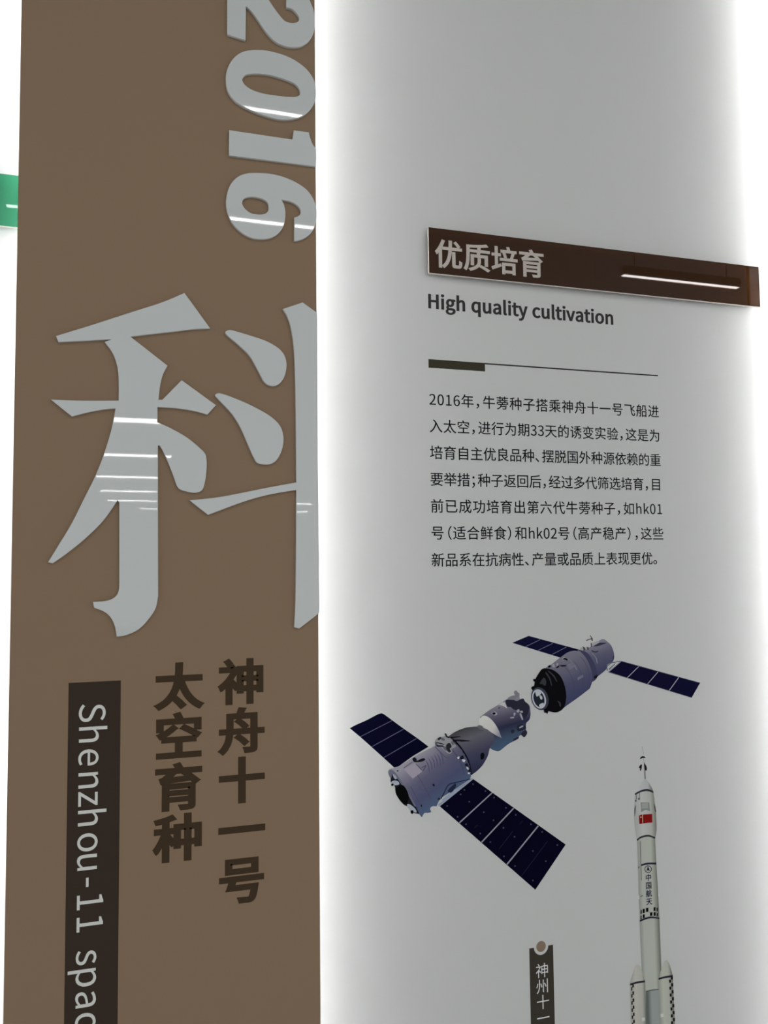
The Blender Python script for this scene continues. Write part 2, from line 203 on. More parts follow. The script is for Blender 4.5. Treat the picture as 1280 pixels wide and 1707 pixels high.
    '入': (1000, [[295, 755, 336, 724, 380, 683, 456, 591, 427, 484, 392, 385, 350, 294, 300, 213, 241, 139, 174, 75, 97, 19, 41, -13, 110, -73, 161, -41, 232, 13, 296, 75, 352, 143, 403, 219, 446, 302, 485, 392, 517, 491, 640, 248, 719, 120, 777, 49, 821, 5, 871, -34, 927, -70, 939, -32, 964, 15, 885, 71, 851, 101, 791, 167, 718, 273, 578, 540, 507, 652, 450, 723, 417, 756, 341, 819]]),
    '六': (1000, [[57, 575, 57, 498, 946, 498, 946, 575], [308, 382, 250, 267, 181, 154, 107, 51, 44, -22, 119, -74, 181, 4, 256, 113, 328, 233, 391, 356], [604, 357, 772, 104, 873, -68, 951, -25, 845, 144, 675, 390], [407, 810, 461, 693, 500, 597, 581, 629, 484, 835]]),
    '出': (1000, [[104, 341, 104, -21, 814, -21, 814, -78, 895, -78, 895, 341, 814, 341, 814, 54, 539, 54, 539, 404, 855, 404, 855, 750, 774, 750, 774, 477, 539, 477, 539, 839, 457, 839, 457, 477, 228, 477, 228, 749, 150, 749, 150, 404, 457, 404, 457, 54, 187, 54, 187, 341]]),
    '前': (1000, [[604, 514, 604, 104, 674, 104, 674, 514], [807, 544, 807, 14, 803, 0, 786, -5, 654, -4, 681, -76, 781, -74, 839, -63, 859, -52, 871, -38, 879, -16, 881, 13, 881, 544], [723, 845, 678, 759, 629, 682, 329, 682, 378, 700, 337, 766, 278, 841, 208, 816, 258, 751, 300, 682, 53, 682, 53, 613, 947, 613, 947, 682, 714, 682, 803, 819], [409, 301, 409, 200, 187, 200, 187, 301], [409, 360, 187, 360, 187, 459, 409, 459], [116, 523, 116, -75, 187, -75, 187, 141, 409, 141, 409, 7, 406, -6, 391, -10, 281, -9, 307, -76, 394, -73, 446, -63, 462, -54, 474, -40, 480, -20, 482, 6, 482, 523]]),
    '功': (1000, [[38, 182, 56, 105, 443, 214, 434, 285, 273, 242, 273, 650, 419, 650, 419, 722, 51, 722, 51, 650, 199, 650, 199, 222], [597, 824, 594, 611, 426, 611, 426, 539, 591, 539, 579, 416, 563, 329, 539, 248, 506, 174, 462, 106, 425, 65, 359, 10, 307, -22, 339, -51, 361, -81, 417, -45, 488, 16, 526, 61, 574, 137, 609, 219, 635, 309, 652, 404, 665, 539, 865, 539, 855, 337, 841, 167, 825, 64, 815, 34, 805, 16, 789, 3, 763, 0, 623, 6, 638, -25, 647, -68, 794, -69, 839, -58, 872, -30, 886, -7, 897, 29, 913, 122, 927, 302, 940, 574, 940, 611, 669, 611, 672, 824]]),
    '十': (1000, [[461, 839, 461, 466, 55, 466, 55, 389, 461, 389, 461, -80, 542, -80, 542, 389, 952, 389, 952, 466, 542, 466, 542, 839]]),
    '变': (1000, [[223, 629, 196, 574, 162, 521, 123, 472, 88, 438, 147, 397, 189, 444, 229, 498, 265, 559, 290, 611], [691, 591, 781, 497, 861, 396, 920, 435, 841, 532, 747, 623], [432, 831, 483, 738, 70, 738, 70, 671, 347, 671, 347, 367, 422, 367, 422, 671, 576, 671, 576, 368, 651, 368, 651, 671, 930, 671, 930, 738, 567, 738, 541, 790, 504, 849], [133, 339, 133, 272, 213, 272, 250, 222, 302, 168, 360, 119, 424, 75, 349, 48, 253, 21, 154, 0, 52, -16, 74, -49, 89, -82, 201, -61, 310, -34, 416, 0, 499, 34, 579, -1, 683, -36, 795, -63, 913, -82, 933, -46, 956, -16, 848, -1, 746, 20, 650, 47, 576, 74, 654, 124, 723, 182, 782, 248, 823, 309, 775, 342, 762, 339], [296, 272, 709, 272, 673, 231, 622, 185, 564, 145, 500, 109, 437, 145, 381, 186, 332, 231]]),
    '号': (1000, [[260, 732, 736, 732, 736, 596, 260, 596], [185, 799, 185, 530, 815, 530, 815, 799], [63, 440, 63, 371, 269, 371, 203, 191, 727, 191, 712, 112, 697, 54, 682, 21, 663, -1, 644, -8, 615, -10, 444, -2, 461, -36, 470, -74, 639, -77, 690, -70, 726, -50, 753, -15, 776, 42, 793, 112, 812, 225, 816, 259, 315, 259, 352, 371, 933, 371, 933, 440]]),
    '合': (1000, [[517, 843, 440, 745, 384, 690, 322, 639, 256, 592, 186, 549, 114, 511, 40, 479, 67, 452, 94, 413, 175, 452, 248, 494, 248, 444, 753, 444, 753, 511, 829, 466, 916, 422, 938, 457, 969, 490, 848, 546, 735, 611, 631, 689, 551, 764, 583, 809], [277, 513, 342, 559, 404, 609, 506, 710, 618, 606, 682, 557, 749, 513], [196, 324, 196, -78, 272, -78, 272, -22, 738, -22, 738, -74, 817, -74, 817, 324], [272, 48, 272, 256, 738, 256, 738, 48]]),
    '后': (1000, [[151, 750, 151, 491, 146, 336, 125, 193, 90, 77, 58, 11, 32, -30, 67, -55, 95, -82, 123, -38, 157, 34, 175, 85, 196, 163, 211, 243, 220, 322, 227, 491, 954, 491, 954, 563, 227, 563, 227, 687, 410, 701, 591, 721, 761, 746, 885, 771, 821, 832, 705, 808, 533, 783, 342, 764], [312, 348, 312, -81, 387, -81, 387, -29, 802, -29, 802, -79, 881, -79, 881, 348], [387, 41, 387, 278, 802, 278, 802, 41]]),
    '和': (1000, [[531, 747, 531, -35, 604, -35, 604, 47, 827, 47, 827, -28, 903, -28, 903, 747], [604, 119, 604, 675, 827, 675, 827, 119], [439, 831, 373, 808, 292, 788, 60, 747, 81, 687, 247, 711, 247, 544, 50, 544, 50, 474, 228, 474, 186, 374, 134, 278, 76, 192, 26, 134, 67, 64, 109, 115, 159, 190, 206, 275, 247, 366, 247, -78, 321, -78, 321, 363, 443, 192, 489, 254, 321, 449, 321, 474, 496, 474, 496, 544, 321, 544, 321, 726, 415, 748, 489, 772]]),
    '品': (1000, [[302, 726, 701, 726, 701, 536, 302, 536], [229, 797, 229, 464, 778, 464, 778, 797], [83, 357, 83, -80, 155, -80, 155, -26, 364, -26, 364, -71, 439, -71, 439, 357], [155, 47, 155, 286, 364, 286, 364, 47], [549, 357, 549, -80, 621, -80, 621, -26, 849, -26, 849, -74, 925, -74, 925, 357], [621, 47, 621, 286, 849, 286, 849, 47]]),
    '回': (1000, [[374, 500, 618, 500, 618, 271, 374, 271], [303, 568, 303, 204, 692, 204, 692, 568], [82, 799, 82, -79, 159, -79, 159, -25, 839, -25, 839, -79, 919, -79, 919, 799], [159, 46, 159, 724, 839, 724, 839, 46]]),
    '国': (1000, [[592, 320, 650, 260, 691, 206, 743, 237, 696, 294, 641, 347], [228, 196, 228, 132, 777, 132, 777, 196, 530, 196, 530, 365, 732, 365, 732, 430, 530, 430, 530, 573, 756, 573, 756, 640, 242, 640, 242, 573, 459, 573, 459, 430, 270, 430, 270, 365, 459, 365, 459, 196], [86, 795, 86, -80, 162, -80, 162, -30, 835, -30, 835, -80, 914, -80, 914, 795], [162, 40, 162, 725, 835, 725, 835, 40]]),
    '在': (1000, [[391, 840, 338, 685, 63, 685, 63, 613, 305, 613, 250, 515, 185, 424, 109, 343, 38, 286, 77, 217, 135, 263, 193, 318, 193, -76, 268, -76, 268, 407, 331, 503, 390, 613, 939, 613, 939, 685, 421, 685, 469, 821], [598, 561, 598, 368, 373, 368, 373, 298, 598, 298, 598, 14, 333, 14, 333, -56, 938, -56, 938, 14, 673, 14, 673, 298, 900, 298, 900, 368, 673, 368, 673, 561]]),
    '培': (1000, [[447, 630, 483, 537, 502, 457, 566, 478, 543, 564, 507, 648], [427, 289, 427, -79, 497, -79, 497, -36, 806, -36, 806, -76, 878, -76, 878, 289], [497, 32, 497, 222, 806, 222, 806, 32], [595, 834, 623, 726, 378, 726, 378, 658, 928, 658, 928, 726, 696, 726, 682, 787, 662, 845], [786, 652, 753, 543, 715, 445, 340, 445, 340, 377, 960, 377, 960, 445, 783, 445, 856, 633], [36, 129, 60, 53, 362, 176, 348, 245, 231, 200, 231, 525, 345, 525, 345, 596, 231, 596, 231, 828, 162, 828, 162, 596, 44, 596, 44, 525, 162, 525, 162, 174]]),
    '外': (1000, [[231, 841, 197, 706, 152, 582, 95, 472, 39, 396, 103, 348, 138, 397, 178, 463, 213, 536, 245, 616, 436, 616, 405, 473, 384, 403, 358, 339, 281, 398, 208, 448, 163, 398, 252, 334, 325, 272, 275, 192, 205, 111, 126, 43, 38, -10, 71, -37, 101, -72, 182, -20, 256, 44, 323, 122, 383, 213, 434, 318, 476, 439, 509, 575, 525, 674, 473, 690, 458, 687, 269, 687, 306, 827], [611, 840, 611, -79, 689, -79, 689, 467, 815, 354, 904, 258, 966, 311, 859, 417, 716, 537, 689, 516, 689, 840]]),
    '多': (1000, [[456, 842, 395, 775, 313, 706, 210, 642, 111, 594, 138, 571, 163, 541, 284, 606, 397, 685, 679, 685, 644, 646, 595, 602, 541, 561, 481, 524, 416, 573, 353, 613, 298, 574, 356, 536, 415, 489, 344, 457, 256, 425, 167, 400, 78, 381, 97, 351, 114, 314, 217, 340, 321, 373, 423, 415, 521, 466, 611, 525, 691, 593, 759, 670, 796, 726, 747, 756, 734, 753, 473, 753, 539, 824], [619, 493, 548, 414, 449, 335, 324, 262, 200, 210, 247, 153, 326, 187, 412, 232, 491, 280, 560, 332, 833, 332, 797, 283, 747, 230, 689, 183, 624, 142, 567, 192, 500, 242, 438, 206, 501, 155, 555, 106, 459, 68, 337, 33, 208, 8, 75, -9, 92, -43, 106, -82, 289, -53, 421, -20, 547, 24, 662, 79, 765, 149, 826, 204, 879, 266, 903, 300, 944, 373, 894, 404, 880, 400, 636, 400, 702, 475]]),
    '天': (1000, [[66, 455, 66, 379, 434, 379, 409, 305, 381, 250, 344, 195, 296, 142, 236, 91, 189, 59, 106, 13, 42, -15, 91, -78, 154, -50, 237, -4, 308, 45, 366, 97, 413, 152, 451, 208, 480, 265, 501, 323, 535, 249, 575, 182, 621, 120, 672, 66, 730, 17, 794, -24, 864, -58, 915, -77, 937, -43, 966, -10, 915, 7, 843, 40, 778, 80, 720, 127, 668, 181, 624, 241, 586, 307, 555, 379, 937, 379, 937, 455, 528, 455, 533, 568, 533, 687, 894, 687, 894, 763, 102, 763, 102, 687, 454, 687, 454, 568, 448, 455]]),
    '太': (1000, [[459, 839, 456, 685, 448, 574, 61, 574, 61, 498, 437, 498, 412, 394, 383, 317, 346, 243, 297, 173, 236, 107, 188, 67, 103, 13, 38, -18, 68, -46, 94, -80, 166, -44, 241, 6, 306, 61, 360, 121, 468, 19, 543, -69, 608, -19, 525, 71, 411, 173, 385, 154, 423, 215, 459, 291, 487, 369, 507, 448, 540, 355, 578, 269, 622, 189, 673, 116, 730, 51, 793, -6, 863, -55, 914, -82, 941, -44, 970, -13, 919, 12, 849, 57, 786, 112, 729, 176, 679, 247, 636, 325, 599, 409, 569, 498, 944, 498, 944, 574, 528, 574, 536, 684, 540, 839]]),
    '如': (1000, [[399, 565, 387, 478, 367, 383, 340, 298, 307, 223, 178, 320, 241, 565], [95, 292, 269, 158, 229, 106, 175, 55, 114, 13, 47, -19, 93, -81, 163, -44, 227, 1, 284, 55, 326, 108, 427, 5, 478, 67, 427, 120, 367, 174, 409, 269, 442, 380, 466, 508, 479, 629, 432, 637, 418, 635, 256, 635, 291, 834, 216, 839, 183, 635, 47, 635, 47, 565, 168, 565, 134, 423], [532, 732, 532, -55, 604, -55, 604, 21, 849, 21, 849, -39, 924, -39, 924, 732], [604, 92, 604, 661, 849, 661, 849, 92]]),
    '子': (1000, [[465, 540, 465, 395, 51, 395, 51, 320, 465, 320, 465, 20, 460, 2, 438, -4, 261, -2, 293, -80, 418, -77, 491, -66, 516, -54, 531, -39, 540, -15, 543, 19, 543, 320, 953, 320, 953, 395, 543, 395, 543, 501, 634, 553, 726, 613, 811, 679, 873, 734, 816, 777, 799, 772, 151, 772, 151, 698, 716, 698, 601, 615]]),
    '实': (1000, [[538, 107, 641, 64, 739, 17, 825, -33, 885, -74, 931, -15, 869, 25, 780, 73, 679, 120, 574, 162], [240, 557, 326, 497, 387, 440, 435, 494, 372, 549, 285, 605], [140, 401, 231, 342, 296, 284, 342, 341, 276, 396, 185, 451], [90, 726, 90, 523, 165, 523, 165, 656, 834, 656, 834, 523, 912, 523, 912, 726, 569, 726, 538, 789, 503, 847, 429, 824, 480, 726], [71, 256, 71, 191, 432, 191, 408, 155, 378, 121, 342, 91, 300, 64, 251, 40, 194, 19, 81, -11, 107, -44, 124, -77, 255, -38, 320, -10, 376, 22, 422, 58, 461, 98, 493, 143, 518, 191, 935, 191, 935, 256, 541, 256, 557, 322, 568, 393, 581, 606, 503, 606, 490, 390, 478, 320, 461, 256]]),
    '州': (1000, [[236, 823, 236, 513, 228, 342, 216, 269, 196, 198, 168, 128, 143, 83, 95, 19, 56, -21, 87, -49, 110, -78, 153, -34, 206, 36, 234, 86, 266, 162, 288, 242, 301, 323, 308, 405, 311, 513, 311, 823], [522, 801, 522, -11, 596, -11, 596, 801], [820, 826, 820, -68, 895, -68, 895, 826], [124, 593, 108, 522, 86, 448, 57, 379, 29, 329, 94, 301, 121, 352, 145, 412, 188, 575], [335, 554, 381, 427, 411, 300, 477, 328, 449, 440, 397, 577], [618, 558, 681, 434, 727, 308, 790, 341, 747, 453, 676, 586]]),
    '已': (1000, [[93, 778, 93, 703, 747, 703, 747, 440, 222, 440, 222, 605, 146, 605, 146, 102, 149, 58, 157, 23, 173, -4, 188, -18, 216, -34, 254, -45, 359, -52, 735, -52, 793, -49, 839, -39, 875, -22, 894, -6, 916, 26, 932, 68, 952, 187, 911, 199, 876, 218, 863, 116, 853, 81, 839, 56, 827, 44, 804, 31, 774, 24, 736, 22, 355, 22, 286, 26, 250, 36, 236, 46, 228, 60, 222, 101, 222, 366, 747, 366, 747, 316, 825, 316, 825, 778]]),
    '年': (1000, [[48, 223, 48, 151, 512, 151, 512, -80, 589, -80, 589, 151, 954, 151, 954, 223, 589, 223, 589, 422, 884, 422, 884, 493, 589, 493, 589, 647, 907, 647, 907, 719, 307, 719, 353, 824, 277, 844, 233, 740, 176, 642, 111, 556, 50, 496, 115, 448, 191, 533, 268, 647, 512, 647, 512, 493, 213, 493, 213, 223], [288, 223, 288, 422, 512, 422, 512, 223]]),
    '性': (1000, [[172, 840, 172, -79, 247, -79, 247, 840], [80, 650, 58, 498, 28, 392, 87, 372, 118, 497, 137, 642], [254, 656, 297, 562, 323, 483, 379, 512, 352, 587, 307, 679], [334, 27, 334, -44, 949, -44, 949, 27, 697, 27, 697, 278, 903, 278, 903, 348, 697, 348, 697, 556, 925, 556, 925, 628, 697, 628, 697, 836, 621, 836, 621, 628, 497, 628, 532, 782, 459, 794, 438, 688, 409, 588, 373, 498, 338, 435, 405, 400, 440, 468, 474, 556, 621, 556, 621, 348, 409, 348, 409, 278, 621, 278, 621, 27]]),
    '成': (1000, [[544, 839, 549, 670, 128, 670, 128, 389, 124, 261, 108, 144, 80, 49, 56, -4, 36, -37, 68, -59, 99, -87, 121, -51, 149, 8, 180, 114, 200, 246, 206, 388, 206, 395, 389, 395, 381, 206, 376, 167, 367, 144, 354, 135, 335, 133, 229, 138, 243, 105, 250, 68, 371, 67, 407, 76, 431, 96, 444, 130, 452, 184, 462, 433, 463, 465, 206, 465, 206, 597, 554, 597, 566, 473, 583, 358, 605, 251, 628, 172, 574, 115, 516, 65, 452, 20, 396, -13, 451, -75, 565, 5, 658, 92, 697, 20, 742, -33, 767, -51, 793, -64, 841, -73, 869, -70, 892, -62, 911, -46, 926, -22, 945, 38, 959, 148, 924, 166, 894, 189, 888, 101, 878, 43, 866, 15, 858, 7, 847, 4, 815, 12, 778, 41, 745, 91, 714, 159, 769, 238, 817, 324, 860, 417, 890, 500, 815, 519, 788, 442, 756, 369, 686, 247, 654, 401, 630, 597, 951, 597, 951, 670, 626, 670, 622, 839], [671, 790, 774, 728, 850, 670, 897, 722, 820, 777, 716, 836]]),
    '或': (1000, [[692, 791, 791, 735, 863, 681, 909, 733, 836, 786, 736, 837], [62, 66, 77, -11, 511, 84, 505, 155], [195, 452, 399, 452, 399, 278, 195, 278], [125, 518, 125, 213, 472, 213, 472, 518], [68, 680, 68, 606, 561, 606, 573, 481, 589, 364, 610, 256, 632, 175, 586, 124, 526, 69, 461, 20, 391, -22, 449, -80, 509, -41, 566, 3, 661, 94, 699, 18, 744, -38, 769, -58, 795, -72, 843, -81, 871, -78, 894, -70, 913, -54, 928, -30, 948, 30, 962, 141, 926, 160, 896, 184, 890, 95, 880, 36, 869, 8, 860, 0, 850, -3, 818, 6, 782, 37, 749, 91, 719, 164, 774, 245, 823, 334, 866, 430, 897, 516, 822, 534, 768, 392, 732, 321, 692, 255, 659, 425, 640, 606, 936, 606, 936, 680, 635, 680, 632, 838, 552, 838, 557, 680]]),
    '抗': (1000, [[391, 663, 391, 592, 960, 592, 960, 663], [560, 827, 601, 744, 629, 672, 702, 698, 669, 774, 629, 849], [184, 840, 184, 638, 47, 638, 47, 568, 184, 568, 184, 349, 31, 309, 50, 236, 184, 275, 184, 13, 180, -1, 164, -6, 61, -6, 76, -42, 83, -75, 177, -72, 221, -62, 238, -51, 248, -37, 255, -16, 257, 13, 257, 296, 385, 335, 376, 402, 257, 369, 257, 568, 372, 568, 372, 638, 257, 638, 257, 840], [479, 491, 479, 307, 471, 203, 459, 156, 441, 110, 415, 66, 393, 37, 350, -4, 315, -30, 341, -55, 365, -87, 403, -59, 451, -12, 476, 21, 507, 74, 528, 128, 542, 183, 550, 237, 553, 306, 553, 421, 741, 421, 741, 49, 745, -21, 752, -40, 762, -52, 788, -67, 821, -72, 874, -72, 905, -69, 928, -59, 946, -39, 957, -11, 963, 45, 966, 130, 934, 144, 908, 162, 905, 35, 901, 13, 894, 1, 870, -5, 840, -5, 821, 0, 816, 14, 814, 46, 814, 491]]),
    '措': (1000, [[744, 840, 744, 708, 586, 708, 586, 840, 513, 840, 513, 708, 394, 708, 394, 642, 513, 642, 513, 510, 367, 510, 367, 442, 959, 442, 959, 510, 816, 510, 816, 642, 939, 642, 939, 708, 816, 708, 816, 840], [586, 642, 744, 642, 744, 510, 586, 510], [522, 133, 822, 133, 822, 27, 522, 27], [522, 194, 522, 298, 822, 298, 822, 194], [450, 361, 450, -79, 522, -79, 522, -35, 822, -35, 822, -77, 897, -77, 897, 361], [174, 840, 174, 638, 46, 638, 46, 568, 174, 568, 174, 348, 34, 311, 56, 238, 174, 273, 174, 15, 170, 1, 155, -4, 51, -3, 74, -71, 160, -68, 209, -57, 227, -46, 238, -31, 246, 15, 246, 294, 357, 328, 348, 397, 246, 368, 246, 568, 346, 568, 346, 638, 246, 638, 246, 840]]),
    '搭': (1000, [[623, 617, 578, 561, 509, 495, 428, 433, 338, 378, 327, 433, 241, 395, 241, 568, 331, 568, 331, 638, 241, 638, 241, 839, 169, 839, 169, 638, 49, 638, 49, 568, 169, 568, 169, 365, 45, 314, 68, 239, 169, 284, 169, 14, 165, 0, 152, -4, 58, -4, 79, -75, 160, -72, 206, -61, 223, -50, 233, -36, 239, -15, 241, 14, 241, 316, 318, 350, 357, 307, 423, 345, 481, 385, 481, 326, 797, 326, 797, 383, 916, 311, 968, 369, 897, 404, 811, 456, 733, 511, 670, 564, 691, 592], [740, 838, 740, 739, 539, 739, 539, 838, 469, 838, 469, 739, 332, 739, 332, 672, 469, 672, 469, 574, 539, 574, 539, 672, 740, 672, 740, 574, 810, 574, 810, 672, 951, 672, 951, 739, 810, 739, 810, 838], [488, 390, 566, 454, 630, 517, 705, 452, 788, 390], [419, 247, 419, -80, 490, -80, 490, -42, 796, -42, 796, -80, 870, -80, 870, 247], [490, 22, 490, 184, 796, 184, 796, 22]]),
    '摆': (1000, [[761, 741, 865, 741, 865, 575, 761, 575], [600, 741, 701, 741, 701, 575, 600, 575], [444, 741, 542, 741, 542, 575, 444, 575], [373, 799, 373, 516, 938, 516, 938, 799], [390, -70, 422, -61, 494, -51, 854, -18, 890, -80, 950, -44, 816, 156, 759, 125, 814, 43, 494, 17, 556, 87, 620, 171, 956, 171, 956, 239, 684, 239, 684, 346, 919, 346, 919, 412, 684, 412, 684, 494, 611, 494, 611, 412, 389, 412, 389, 346, 611, 346, 611, 239, 340, 239, 340, 171, 532, 171, 482, 106, 426, 41, 394, 12, 367, 0], [167, 839, 167, 639, 47, 639, 47, 568, 167, 568, 167, 349, 30, 308, 50, 235, 167, 273, 167, 13, 163, -1, 149, -5, 53, -4, 68, -42, 75, -76, 156, -72, 203, -61, 220, -50, 230, -36, 236, -15, 238, 14, 238, 296, 350, 333, 340, 403, 238, 371, 238, 568, 337, 568, 337, 639, 238, 639, 238, 839]]),
    '新': (1000, [[360, 213, 408, 126, 442, 51, 495, 83, 462, 155, 411, 240], [135, 235, 94, 141, 67, 99, 41, 68, 94, 30, 124, 72, 153, 121, 196, 220], [553, 744, 553, 400, 549, 270, 533, 154, 505, 60, 480, 7, 460, -25, 518, -71, 540, -36, 567, 22, 599, 127, 618, 257, 623, 400, 623, 432, 775, 432, 775, -75, 848, -75, 848, 432, 958, 432, 958, 502, 623, 502, 623, 694, 790, 726, 927, 767, 866, 822, 732, 780], [214, 827, 258, 735, 61, 735, 61, 672, 503, 672, 503, 735, 336, 735, 282, 844], [377, 667, 323, 507, 46, 507, 46, 443, 251, 443, 251, 339, 50, 339, 50, 273, 251, 273, 251, 18, 249, 8, 239, 5, 162, 5, 177, -28, 184, -59, 253, -56, 290, -47, 305, -37, 313, -25, 320, 17, 320, 273, 507, 273, 507, 339, 320, 339, 320, 443, 519, 443, 519, 507, 391, 507, 447, 652], [126, 651, 151, 580, 165, 507, 230, 525, 214, 596, 187, 665]]),
    '是': (1000, [[236, 607, 757, 607, 757, 525, 236, 525], [236, 742, 757, 742, 757, 661, 236, 661], [164, 799, 164, 468, 833, 468, 833, 799], [231, 299, 203, 192, 183, 143, 159, 99, 131, 59, 98, 22, 35, -29, 92, -81, 133, -48, 177, -2, 215, 50, 248, 109, 270, 75, 308, 33, 352, 1, 401, -24, 456, -41, 517, -52, 661, -60, 935, -60, 947, -21, 963, 12, 664, 11, 546, 16, 546, 154, 878, 154, 878, 220, 546, 220, 546, 332, 943, 332, 943, 399, 59, 399, 59, 332, 471, 332, 471, 29, 408, 52, 354, 87, 310, 136, 281, 190, 306, 289]]),
    '更': (1000, [[252, 238, 188, 212, 242, 137, 313, 71, 260, 45, 196, 21, 47, -15, 92, -81, 172, -61, 254, -35, 324, -5, 382, 28, 479, -13, 612, -46, 765, -66, 937, -77, 949, -39, 969, -3, 804, 4, 659, 19, 533, 44, 443, 76, 473, 110, 502, 154, 521, 199, 534, 247, 873, 247, 873, 634, 545, 634, 545, 719, 935, 719, 935, 787, 65, 787, 65, 719, 467, 719, 467, 634, 156, 634, 156, 247, 455, 247, 443, 210, 426, 175, 401, 141, 374, 114, 305, 171], [228, 411, 467, 411, 467, 371, 465, 309, 228, 309], [543, 309, 545, 370, 545, 411, 798, 411, 798, 309], [228, 571, 467, 571, 467, 471, 228, 471], [545, 571, 798, 571, 798, 471, 545, 471]]),
    '期': (1000, [[178, 143, 155, 100, 121, 49, 82, 3, 39, -36, 101, -80, 144, -36, 185, 16, 223, 74, 249, 123], [321, 112, 383, 29, 424, -42, 486, -6, 442, 63, 379, 143], [855, 722, 855, 561, 650, 561, 650, 722], [580, 790, 580, 427, 576, 285, 560, 157, 533, 53, 508, -5, 488, -41, 521, -62, 548, -84, 582, -18, 613, 71, 633, 165, 644, 260, 855, 260, 855, 17, 851, 1, 835, -4, 716, -3, 740, -76, 834, -73, 889, -62, 905, -53, 918, -36, 925, -14, 927, 16, 927, 790], [855, 494, 855, 328, 648, 328, 650, 427, 650, 494], [387, 828, 387, 707, 205, 707, 205, 828, 137, 828, 137, 707, 52, 707, 52, 640, 137, 640, 137, 231, 38, 231, 38, 164, 531, 164, 531, 231, 457, 231, 457, 640, 531, 640, 531, 707, 457, 707, 457, 828], [205, 640, 387, 640, 387, 551, 205, 551], [205, 491, 387, 491, 387, 393, 205, 393], [205, 332, 387, 332, 387, 231, 205, 231]]),
    '源': (1000, [[537, 407, 843, 407, 843, 319, 537, 319], [537, 549, 843, 549, 843, 463, 537, 463], [505, 205, 448, 101, 385, 19, 445, -20, 516, 80, 572, 186], [788, 188, 852, 79, 898, -10, 967, 21, 919, 108, 853, 213], [87, 777, 189, 710, 254, 662, 299, 722, 131, 829], [38, 507, 125, 455, 207, 400, 251, 460, 184, 503, 81, 560], [59, -24, 126, -66, 204, 99, 271, 258, 211, 300, 138, 132], [338, 791, 338, 517, 332, 353, 311, 201, 291, 126, 274, 77, 241, 7, 214, -36, 276, -76, 305, -30, 340, 44, 358, 96, 380, 177, 395, 259, 404, 341, 411, 517, 411, 723, 951, 723, 951, 791], [650, 709, 621, 607, 469, 607, 469, 261, 649, 261, 649, 0, 645, -12, 633, -16, 529, -15, 550, -79, 642, -78, 687, -69, 702, -61, 713, -47, 719, -27, 721, -2, 721, 261, 913, 261, 913, 607, 694, 607, 733, 692]]),
    '牛': (1000, [[472, 840, 472, 657, 260, 657, 309, 798, 232, 813, 198, 708, 154, 608, 101, 520, 52, 458, 123, 418, 175, 491, 227, 584, 472, 584, 472, 345, 52, 345, 52, 271, 472, 271, 472, -79, 551, -79, 551, 271, 950, 271, 950, 345, 551, 345, 551, 584, 894, 584, 894, 657, 551, 657, 551, 840]]),
    '现': (1000, [[432, 791, 432, 259, 504, 259, 504, 725, 807, 725, 807, 259, 881, 259, 881, 791], [43, 100, 60, 27, 401, 129, 392, 199, 261, 160, 261, 413, 366, 413, 366, 483, 261, 483, 261, 702, 386, 702, 386, 772, 55, 772, 55, 702, 189, 702, 189, 483, 70, 483, 70, 413, 189, 413, 189, 139], [617, 640, 617, 447, 613, 363, 603, 297, 583, 232, 552, 167, 507, 104, 468, 63, 393, 6, 332, -29, 357, -53, 379, -83, 475, -22, 522, 18, 562, 60, 595, 104, 622, 150, 660, 243, 660, 32, 666, -12, 680, -35, 710, -50, 756, -54, 848, -54, 878, -52, 901, -44, 919, -31, 928, -18, 939, 8, 946, 43, 955, 144, 923, 156, 894, 174, 889, 84, 881, 32, 870, 10, 848, 3, 766, 3, 748, 5, 737, 11, 730, 39, 730, 276, 669, 276, 683, 359, 687, 445, 687, 640]]),
    '病': (1000, [[49, 619, 94, 525, 126, 430, 186, 461, 157, 546, 105, 645], [339, 402, 339, -80, 408, -80, 408, 337, 585, 337, 570, 262, 557, 229, 538, 198, 491, 148, 421, 104, 467, 53, 518, 85, 567, 128, 603, 173, 628, 220, 714, 133, 775, 62, 825, 103, 750, 186, 647, 282, 655, 337, 849, 337, 849, 6, 846, -7, 831, -11, 716, -10, 741, -77, 838, -75, 885, -65, 901, -56, 913, -41, 919, -21, 921, 5, 921, 402, 657, 402, 657, 505, 949, 505, 949, 571, 316, 571, 316, 505, 587, 505, 587, 402], [522, 827, 556, 727, 203, 727, 203, 429, 200, 336, 34, 254, 60, 185, 193, 261, 177, 180, 149, 102, 109, 27, 62, -30, 116, -80, 149, -42, 190, 19, 212, 63, 237, 132, 255, 203, 266, 273, 274, 428, 274, 658, 959, 658, 959, 727, 644, 727, 601, 842]]),
    '的': (1000, [[552, 423, 641, 296, 705, 189, 769, 229, 702, 333, 610, 456], [240, 842, 223, 765, 199, 679, 87, 679, 87, -54, 156, -54, 156, 25, 435, 25, 435, 679, 268, 679, 321, 828], [156, 612, 366, 612, 366, 401, 156, 401], [156, 93, 156, 335, 366, 335, 366, 93], [598, 844, 569, 737, 531, 635, 486, 543, 443, 479, 506, 436, 553, 513, 600, 613, 856, 613, 845, 348, 834, 194, 817, 78, 807, 44, 796, 24, 778, 11, 753, 7, 604, 13, 620, -21, 629, -59, 778, -61, 825, -49, 859, -19, 873, 6, 885, 45, 902, 146, 916, 343, 928, 644, 929, 682, 627, 682, 670, 828]]),
    '目': (1000, [[233, 470, 759, 470, 759, 305, 233, 305], [233, 542, 233, 704, 759, 704, 759, 542], [233, 233, 759, 233, 759, 67, 233, 67], [158, 778, 158, -74, 233, -74, 233, -6, 759, -6, 759, -74, 837, -74, 837, 778]]),
